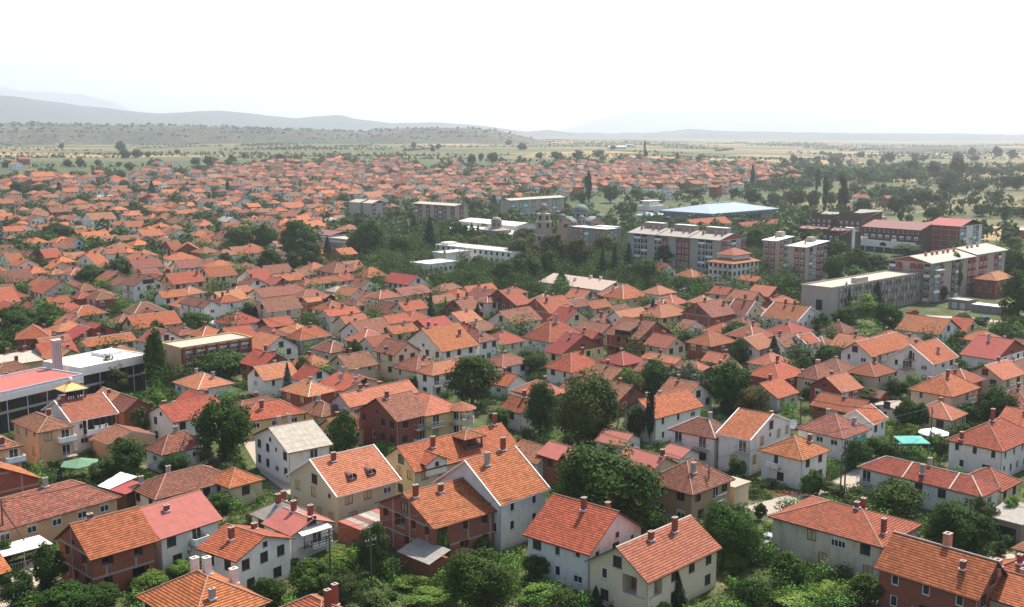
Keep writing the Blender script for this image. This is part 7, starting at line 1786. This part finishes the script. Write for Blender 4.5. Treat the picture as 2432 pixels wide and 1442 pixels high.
# a solar collector on the leftmost roof
# cars
def car(x,y,z,rz,col,lab):
    t=thing('parked_car',(x,y,z),rz,lab,'car','parked cars'); c=M[col]; m=MB()
    prof=[(-2.1,.35),(-2.12,.75),(-1.95,.92),(-1.2,.98),(-.65,1.42),(.75,1.44),(1.35,.98),(2.0,.85),(2.1,.6),(2.08,.35)]
    for i in range(len(prof)-1):
        (x0,z0),(x1,z1)=prof[i],prof[i+1]; m.poly([(x0,-.82,z0),(x0,.82,z0),(x1,.82,z1),(x1,-.82,z1)],c)
    for s in(-.82,.82): m.poly([(p[0],s,p[1]) for p in prof],c)
    m.build('body',t); m=MB()
    for s in (-.835,.835): m.poly([(-1.1,s,1.0),(-.62,s,1.36),(.7,s,1.37),(1.2,s,1.0)],M['glass'])
    m.poly([(-1.17,-.7,1.02),(-.68,-.7,1.42),(-.68,.7,1.42),(-1.17,.7,1.02)][::-1],M['glass']); m.poly([(.8,-.7,1.43),(1.33,-.7,1.01),(1.33,.7,1.01),(.8,.7,1.43)],M['glass']); m.build('windows',t)
    for wx in(-1.3,1.3):
        for s in(-.85,.65): m=MB(); m.tube((wx,s,.32),(wx,s+.2,.32),.32,.32,M['rub'],12); m.build('wheel',t)
CL=['white car parked at the left between hedges','dark red car parked in the yard by the school','white car on the road below the yellow house','white car beside the white hip roofed house at the centre','white car parked by the park trees, left','white car left under the tall apartment block','second white car under the tall apartment block','grey car half hidden under the garden trees','blue car in the carport of the big white house','blue car parked on the street at the far right','grey car parked by the folded hip roof','white van shaped car among the park trees']
for i,q in enumerate(ctr('car')): car(q[1],q[2],q[3],R([30,20,-30,60,45,10,10,45,40,30,80,0][i]),q[4],CL[i])
# poles and wires
PLL=[]
for i,q in enumerate(ctr('pole')):
    H_=8.6 if i not in (11,12,13,14) else 7.5
    r,nm,dd=relation(q[1],q[2]); t=thing('utility_pole',(q[1],q[2],q[3]),R(20+i*13),'%s utility pole standing %s the %s'%(('slim dark','grey wooden','weathered')[i%3],r,nm),'utility pole','utility poles along the streets')
    m=MB(); m.tube((0,0,-.5),(0,0,H_),.15,.1,M['wood'],7); m.build('pole',t); m=MB(); m.box(-.8,-.05,H_-.5,.8,.05,H_-.38,M['wood']); m.box(-.6,-.05,H_-1.1,.6,.05,H_-.98,M['wood']); m.build('crossarm',t)
    m=MB(); [m.tube((x,0,H_-.38),(x,0,H_-.18),.05,.04,M['fw'],5) for x in (-.7,-.3,.3,.7)]; m.build('insulators',t)
    if i==0: m=MB(); m.tube((0,0,H_-1.2),(4.3,-2.2,0),.11,.11,M['wood'],6); m.build('brace',t)
    PLL.append((q[1],q[2],q[3]+H_-.2))
def wire(a_,c_,lab,off=0):
    m=MB(); a_=Vector(a_);c_=Vector(c_); n=10; pr=None
    for k_ in range(4):
        o_=Vector((.25*k_-.4,.1*k_,0)); pr=None
        for i in range(n+1):
            u=i/n; p=a_.lerp(c_,u)+o_; p.z-=1.2*4*u*(1-u)
            if pr is not None: m.tube(pr,p,.016,.016,M['rub'],3,False)
            pr=p
    tag(m.build('power_cables'),lab,'power cable','overhead power cables')
for (i,j) in ((2,15),(2,5),(3,4),(5,6),(8,9),(10,7),(1,2),(13,12),(0,1),(14,9)):
    if i<len(PLL) and j<len(PLL): wire(PLL[i],PLL[j],'thin sagging power cables hung %s the %s'%relation((PLL[i][0]+PLL[j][0])/2,(PLL[i][1]+PLL[j][1])/2)[:2])

# ------------------------------------------------------------------ trees
def leafmesh(name,mt,pts,size,rng):
    v=[];f=[]
    for (p,nrm,s) in pts:
        n=Vector(nrm)+Vector((rng.gauss(0,.45),rng.gauss(0,.45),rng.gauss(0,.45))); n.normalize()
        u=n.orthogonal().normalized(); w_=n.cross(u); t=rng.uniform(0,6.28); q=size*s*rng.uniform(.6,1.25)
        a=(u*math.cos(t)+w_*math.sin(t))*q; b=(w_*math.cos(t)-u*math.sin(t))*q*.7; p=Vector(p); k=len(v)
        v+= [tuple(p-a),tuple(p+b*.9),tuple(p+a),tuple(p-b*.9)]; f.append((k,k+1,k+2,k+3))
    me=bpy.data.meshes.new(name); me.from_pydata(v,[],f); me.materials.append(mt); return me
def crown_pts(kind,n,rng):
    pts=[]
    if kind=='c':
        nl=13
        for i in range(n):
            t=rng.random()**1.35; lv=math.floor(t*nl)/nl; fr=(t-lv)*nl
            r=.5*(1-t)**.85*(1-.35*fr)*rng.uniform(.55,1.0); a=rng.uniform(0,6.283); r*=1+.18*math.sin(a*5+lv*20)
            pts.append(((r*math.cos(a),r*math.sin(a),.06+t*.93-r*.12),(math.cos(a)*.6,math.sin(a)*.6,.7),1-.4*t))
        return pts
    if kind in 'py': nc,rx,zc,rz,cr=34,.36,.54,.46,(.12,.2)
    elif kind=='v': nc,rx,zc,rz,cr=30,.4,.5,.46,(.14,.22)
    elif kind=='s': nc,rx,zc,rz,cr=34,.4,.5,.42,(.12,.2)
    elif kind=='l': nc,rx,zc,rz,cr=34,.42,.5,.4,(.12,.2)
    else: nc,rx,zc,rz,cr=52,.40,.53,.42,(.11,.2)
    cl=[]
    for i in range(nc):
        while True:
            d=Vector((rng.gauss(0,1),rng.gauss(0,1),rng.gauss(.15,1)))
            if d.length>.1: break
        d.normalize(); k=rng.uniform(.45,1.0)**.6; bump=1+.22*noise.noise(d*2.2+Vector((i*.01,rng.random()*.0,nc)))
        if kind in 'py': bump*= 1
        c=Vector((d.x*rx*k*bump,d.y*rx*k*bump,zc+d.z*rz*k*bump)); cl.append((c,rng.uniform(*cr)))
    for i in range(n):
        c,r=cl[rng.randrange(nc)]
        d=Vector((rng.gauss(0,1),rng.gauss(0,1),rng.gauss(.25,1))); d.normalize()
        k=rng.random()**.33
        p=c+Vector((d.x*r,d.y*r,d.z*r*.8))*k
        if p.z<.03: p.z=.03+rng.random()*.05
        o=Vector((p.x,p.y,(p.z-zc)*.8)); 
        pts.append((p,tuple((d*.5+o.normalized()).normalized()+Vector((0,0,.25))),1))
    return pts
def trunk_mesh(kind,rng):
    m=MB(); h_=.5 if kind not in 'py' else .8; r=.035 if kind!='c' else .025
    m.tube((0,0,-.05),(0,0,h_*.6),r,r*.75,M['trunk'],7,False); m.tube((0,0,h_*.6),(rng.uniform(-.03,.03),0,h_*1.35 if kind!='c' else .9),r*.75,r*.2,M['trunk'],6)
    if kind!='c':
        for i in range(5):
            a=i*1.26+rng.random(); z=h_*rng.uniform(.35,.75); m.tube((0,0,z),(.24*math.cos(a),.24*math.sin(a),z+.28),r*.5,r*.15,M['trunk'],5)
    return m.mesh('trunk')
PROTO={}
NL={0:(15000,.0195),1:(7000,.028),2:(2600,.050),3:(900,.10)}
def proto(kind,lod,var):
    k=(kind,lod,var)
    if k not in PROTO:
        rng=random.Random(hash((ord(kind),lod,var))&0xffff); n,s=NL[lod]
        if kind=='c': s*=.95
        if kind in 'py': s*=.8
        mk={'p':'d','y':'c','v':'l','c':'c','b':'b'}.get(kind,kind); gk='c' if kind=='b' else kind
        PROTO[k]=(leafmesh('crown',L[mk],crown_pts(gk,n,rng),s,rng),trunk_mesh(gk,rng))
    return PROTO[k]
KN={'d':('broadleaf_tree','tree','dark green leafy tree'),'l':('vine_or_bush','shrub','bright green bushy growth'),'s':('olive_green_tree','tree','olive green feathery tree'),'c':('conifer','conifer','dark pointed conifer'),'r':('rusty_tipped_tree','tree','round tree with rusty tips'),
 'w':('grey_green_tree','tree','pale grey green tree'),'g':('park_tree','tree','broad olive park tree'),'b':('blue_spruce','conifer','silvery blue spruce'),'p':('poplar','poplar','tall columnar poplar'),'y':('cypress','cypress','slim dark cypress'),'v':('climbing_plant','climbing plant','green climbing plant')}
rng=random.Random(11); seen={}
TL.sort(key=lambda q:math.hypot(q[0],q[1]))
for i,(x,y,z,w_,h_,kd) in enumerate(TL):
    D=math.hypot(x,y); px=FPX*w_/D/2.375
    lod=0 if px>62 else 1 if px>26 else 2 if px>11 else 3
    cm,tm=proto(kd,lod,rng.randrange(4 if lod else 3))
    nm,cat,adj=KN[kd]; r,hn,dd=relation(x,y); zz,ppx,ppy=zone(x,y)
    size='big' if w_>11 else 'small' if w_<4.5 else 'tall' if h_>w_*1.5 else 'wide' if w_>h_*1.3 else 'medium'
    if adj.split()[0] in('tall','slim','broad'): size='' if size in('tall','wide') else size
    if dd<75 or (ppx>1850 and dd<700): lab='%s %s %s the %s'%(size,adj,r,hn)
    elif ppx>1850: lab='%s %s in the open fields on the right'%(size,adj)
    else: lab='%s %s among the hazy roofs in the %s of the far town'%(size,adj,zz)
    lab=' '.join(lab.split()[:16]); seen[lab]=seen.get(lab,0)+1
    t=thing(nm,(x,y,terr(x,y)),rng.uniform(0,6.28),lab,cat,'%ss standing %s the %s'%(cat,r,hn) if dd<75 or (ppx>1850 and dd<700) else '%ss scattered over the %s of the far town and fields'%(cat,zz))
    t.scale=(w_,w_,h_)
    link('crown',cm,t)
    if kd not in 'vl': link('trunk',tm,t)
DUP={}
for o in sc.objects:
    if o.parent is None and 'label' in o and 'category' in o: DUP.setdefault(o['label'],[]).append(o)
for lab,os_ in DUP.items():
    if len(os_)>1 and 'cables' not in lab:
        os_.sort(key=lambda o:imgpos(o.location.x,o.location.y,o.location.z)[0]); n=len(os_)
        for i,o in enumerate(os_):
            w_=['leftmost','second','third','fourth','fifth','sixth','seventh','eighth','ninth','tenth','eleventh','twelfth','thirteenth','fourteenth','fifteenth','sixteenth','seventeenth','eighteenth','nineteenth','twentieth','twenty first','twenty second','twenty third','twenty fourth','twenty fifth']
            if n-1==i: p='rightmost'
            elif n-2==i and n>3: p='second from the right,'
            elif i==0: p='leftmost'
            elif n==3: p='middle'
            else: p=(w_[i] if i<25 else 'later')+' from the left,'
            o['label']=' '.join((p+' '+lab).split()[:16])
# growth nobody could count: one object per kind
def blob(V,F,rng,x,y,z,w_,h_,n,s,sq=.7):
    for i in range(n):
        d=Vector((rng.gauss(0,1),rng.gauss(0,1),rng.gauss(.2,1))).normalized(); k=.5*rng.random()**.35
        bx=1+.25*math.sin(i*.01+x)+.2*noise.noise(d*1.7+Vector((x,y,0)))
        p=Vector((x+d.x*k*w_*bx,y+d.y*k*w_*bx,z+h_*(.5+d.z*k*bx)))
        if p.z<z: p.z=z+.1
        nn=(d+Vector((rng.gauss(0,.5),rng.gauss(0,.5),rng.gauss(.2,.5)))).normalized(); u=nn.orthogonal().normalized(); v=nn.cross(u); q=s*rng.uniform(.6,1.3); c=len(V)
        V+= [tuple(p-u*q),tuple(p+v*q*sq),tuple(p+u*q),tuple(p-v*q*sq)]; F.append((c,c+1,c+2,c+3))
def stuff(name,V,F,m,label,cat):
    me=bpy.data.meshes.new(name); me.from_pydata(V,[],F); me.materials.append(m); return tag(link(name,me),label,cat,kind='stuff')
rng=random.Random(21)
def clear(x,y,m): return not inside(x,y,m)
def inblk(x,y,m):
    for X,Y,gz,th,b,a,z in BL.values():
        dx,dy=x-X,y-Y; c,s=math.cos(R(th)),math.sin(R(th))
        if -m<dx*c+dy*s<b+m and -m<-dx*s+dy*c<a+m: return True
    return abs(x-20)<16 and abs(y-572)<16
ROADS=[((1790,1215),(1880,1190),(1985,1160),(2045,1130),(2110,1085)),((2150,1330),(2290,1350),(2432,1330)),((0,1442),(60,1380),(120,1330)),((1270,700),(1400,690),(1560,700),(1640,705)),((2200,752),(2290,755),(2380,765),(2432,790)),((560,990),(640,1120),(720,1180)),((2110,600),(1990,515),(2150,508),(2432,470)),((1480,470),(1540,505),(1600,520))]
def gnd(px,py):
    a,e=pxdir(px,py); r=CH/-e
    for _ in range(12): r=(CH-terr(r*math.sin(a),r*math.cos(a)))/-e
    return r*math.sin(a),r*math.cos(a)
rp=[]
for k_,pl in enumerate(ROADS):
    P=[gnd(*p) for p in pl]; Q=[]
    for a_,c_ in zip(P,P[1:]):
        n=max(2,int(math.hypot(c_[0]-a_[0],c_[1]-a_[1])/3))
        for i in range(n): Q.append((a_[0]+(c_[0]-a_[0])*i/n,a_[1]+(c_[1]-a_[1])*i/n))
    Q.append(P[-1]); rp+=Q; v=[];f=[]; hw=2.4 if k_<5 else 1.6
    for i,(x,y) in enumerate(Q):
        a_,c_=Q[max(0,i-1)],Q[min(len(Q)-1,i+1)]; d=Vector((c_[0]-a_[0],c_[1]-a_[1])).normalized()
        for s in(-1,1): X,Y=x-d.y*hw*s,y+d.x*hw*s; v.append((X,Y,terr(X,Y)+.03))
    for i in range(len(Q)-1): f.append((2*i,2*i+1,2*i+3,2*i+2))
    me=bpy.data.meshes.new('road'); me.from_pydata(v,[],f); me.materials.append(M['dirt' if k_>5 else 'tar' if k_!=0 else 'conc']); tag(link('road',me),kind='structure')
RB={}
for x,y in rp: RB.setdefault((int(x//10),int(y//10)),[]).append((x,y))
def onroad(x,y,m=3.2): i,j=int(x//10),int(y//10); return any(math.hypot(x-a,y-b)<m for p in(-1,0,1) for q in(-1,0,1) for a,b in RB.get((i+p,j+q),()))
gard=([],[]);gard2=([],[]);nearg=([],[])
for _ in range(18000):
    D=105+rng.random()**.8*560; az=rng.uniform(-.58,.58); x,y=D*math.sin(az),D*math.cos(az)
    px,py=imgpos(x,y,2)
    if not clear(x,y,.8) or onroad(x,y): continue
    if px>1900 and 690<py<790: continue
    park=(850<px<1900 and 520<py<690)
    if D>430 and px>1900 and rng.random()<.85: continue
    g_=noise.noise(Vector((x/28,y/28,0)))
    if not park and g_<-.42: continue
    big=park or (D>260 and rng.random()<.3)
    w_=rng.uniform(3.5,8) if park else rng.uniform(4,8) if big else rng.uniform(1.2,4.2); h_=w_*rng.uniform(.9,1.3) if big else w_*rng.uniform(.5,.95)
    if not clear(x,y,w_*.42): continue
    if (park or D>330) and any(inblk(x*(1+q/D),y*(1+q/D),2) for q in (6,14,24,34)) and rng.random()<.93: continue
    n=int(min(420,max(36,(w_*130/D)**2*75))); s=max(.16,min(.7,w_*.9/math.sqrt(n)*.9)); tgt=rng.choice((gard,gard,gard2,nearg) if D>190 else (gard,gard2,gard2,nearg)) if not park else rng.choice((gard,gard,gard,nearg))
    blob(tgt[0],tgt[1],rng,x,y,terr(x,y)-.2,w_,h_,n,s)
stuff('garden_bushes',*gard,L['d'],'dark green bushes filling the gardens between the houses','bushes')
stuff('garden_bushes',*gard2,L['l'],'light green bushes and vines in the gardens between the houses','bushes')
stuff('garden_bushes',*nearg,L['s'],'olive green bushes in the gardens between the houses','bushes')
ft=([],[])
for _ in range(10500):
    D=560+rng.random()*1250; az=rng.uniform(-.47,.47); x,y=D*math.sin(az),D*math.cos(az); z=terr(x,y); px,py=imgpos(x,y,z+3)
    if not clear(x,y,1.5): continue
    if px<1900 and py<topy(px)-8: continue
    if px>=1900 and (noise.noise(Vector((x/90,y/60,4)))<(.1 if py>440 else .03) or 440<py<575 and rng.random()<.93): continue
    if 1380<px<1900 and 450<py<520 and rng.random()<.8: continue
    w_=rng.uniform(4,9.5) if px<1850 else rng.uniform(6,14)
    blob(ft[0],ft[1],rng,x,y,z-.3,w_,w_*rng.uniform(.8,1.2),34,w_*.17)
for _ in range(38):
    D=600+rng.random()*1300; az=rng.uniform(.13,.52); x,y=D*math.sin(az),D*math.cos(az); a_=rng.choice((.75,.75,-.7,.1))+rng.uniform(-.2,.2)
    for i in range(rng.randint(8,30)):
        X=x+math.cos(a_)*i*6+rng.uniform(-5,5); Y=y+math.sin(a_)*i*6+rng.uniform(-5,5); px,py=imgpos(X,Y,3)
        if px<1870 or not clear(X,Y,4) or py>590: continue
        w_=rng.uniform(3.5,11); blob(ft[0],ft[1],rng,X,Y,terr(X,Y)-.3,w_,w_*rng.uniform(.7,1.3),46,w_*.14)
stuff('far_town_trees',*ft,L['d'],'countless small dark trees between the roofs of the far town','trees')
fb=([],[])
for k_ in range(170):
    D=1350+rng.random()**1.1*4200; az=rng.uniform(-.5,.5); x,y=D*math.sin(az),D*math.cos(az); a_=rng.choice((.15,.15,.0,-.15,1.4))+rng.uniform(-.15,.15); n=rng.randint(12,60)
    for i in range(n):
        X=x+math.cos(a_)*i*7+rng.uniform(-3,3); Y=y+math.sin(a_)*i*7+rng.uniform(-7,7); z=terr(X,Y); px,py=imgpos(X,Y,z+3)
        if py>topy(px)-3 and px<1900 or not clear(X,Y,2): continue
        w_=rng.uniform(3,8)*(1 if px<1800 else 1.4); blob(fb[0],fb[1],rng,X,Y,z-1,w_,w_*rng.uniform(.6,1.0),18,w_*.21)
for _ in range(90):
    D=1400+rng.random()*3800; az=rng.uniform(-.5,.5); X,Y=D*math.sin(az),D*math.cos(az); z=terr(X,Y); px,py=imgpos(X,Y,z+3)
    if (py>topy(px)-3 and px<1900) or noise.noise(Vector((X/260,Y/260,9)))<-.05: continue
    w_=rng.uniform(3,9); blob(fb[0],fb[1],rng,X,Y,z-1,w_,w_*rng.uniform(.6,1.0),12,w_*.2)
stuff('field_bushes',*fb,L['d'],'hedgerows and scattered bushes in the fields beyond the town','bushes')
hb=([],[]); RVh=RV['hills3900']
for _ in range(4200):
    v=RVh[rng.randrange(len(RVh)//2 if rng.random()<.6 else len(RVh)*2//3)]; t_=rng.uniform(-.003,.003)
    if v[2]<42 or not(-.5<math.atan2(v[0],v[1])<.2): continue
    X=v[0]+v[1]*t_; Y=v[1]-v[0]*t_; w_=rng.uniform(6,15); blob(hb[0],hb[1],rng,X,Y,v[2]-2.5,w_,w_*.7,10,w_*.25)
stuff('hill_bushes',*hb,L['d'],'dark scrub bushes speckling the low hill beyond the fields','bushes')
hg=([],[]); pts_=[gnd(*p) for p in ((1900,1180),(1960,1152),(2020,1112),(2070,1080))]
for a_,c_ in zip(pts_,pts_[1:]):
    n=int(math.hypot(c_[0]-a_[0],c_[1]-a_[1])/.55)
    for i in range(n): blob(hg[0],hg[1],rng,a_[0]+(c_[0]-a_[0])*i/n,a_[1]+(c_[1]-a_[1])*i/n,-.1,1.5,1.7,46,.13)
me=bpy.data.meshes.new('hedge'); me.from_pydata(hg[0],[],hg[1]); me.materials.append(L['s']); tag(link('hedge',me),'long clipped hedge beside the lane right of the square white house','hedge')
fl=([],[]); p0=gnd(1800,1175); p1=gnd(1930,1180)
FM=[plain('orange_flowers',(.6,.22,.04)),plain('pink_flowers',(.55,.12,.12))]
for k_ in range(2):
    fl=([],[])
    for i in range(16): u=(i+k_*.5)/16; blob(fl[0],fl[1],rng,p0[0]+(p1[0]-p0[0])*u,p0[1]+(p1[1]-p0[1])*u,.1,.9,.8,16,.09)
    me=bpy.data.meshes.new('flower_bed'); me.from_pydata(fl[0],[],fl[1]); me.materials.append(FM[k_]); tag(link('flower_bed',me),['row of orange flowers in front of the square white house','row of pink flowers in front of the square white house'][k_],'flowers',kind='stuff')
# low garden growth close to the viewer
wd=([],[])
for _ in range(16000):
    D=108+rng.random()*110; az=rng.uniform(-.47,.47); x,y=D*math.sin(az),D*math.cos(az)
    if inside(x,y,.4) or onroad(x,y) or noise.noise(Vector((x/9,y/9,3)))<-.25: continue
    w_=rng.uniform(.5,1.5); blob(wd[0],wd[1],rng,x,y,-.05,w_,w_*.6,8,.17)
stuff('garden_weeds',*wd,L['l'],'rough grass and low garden plants between the nearest houses','ground cover')
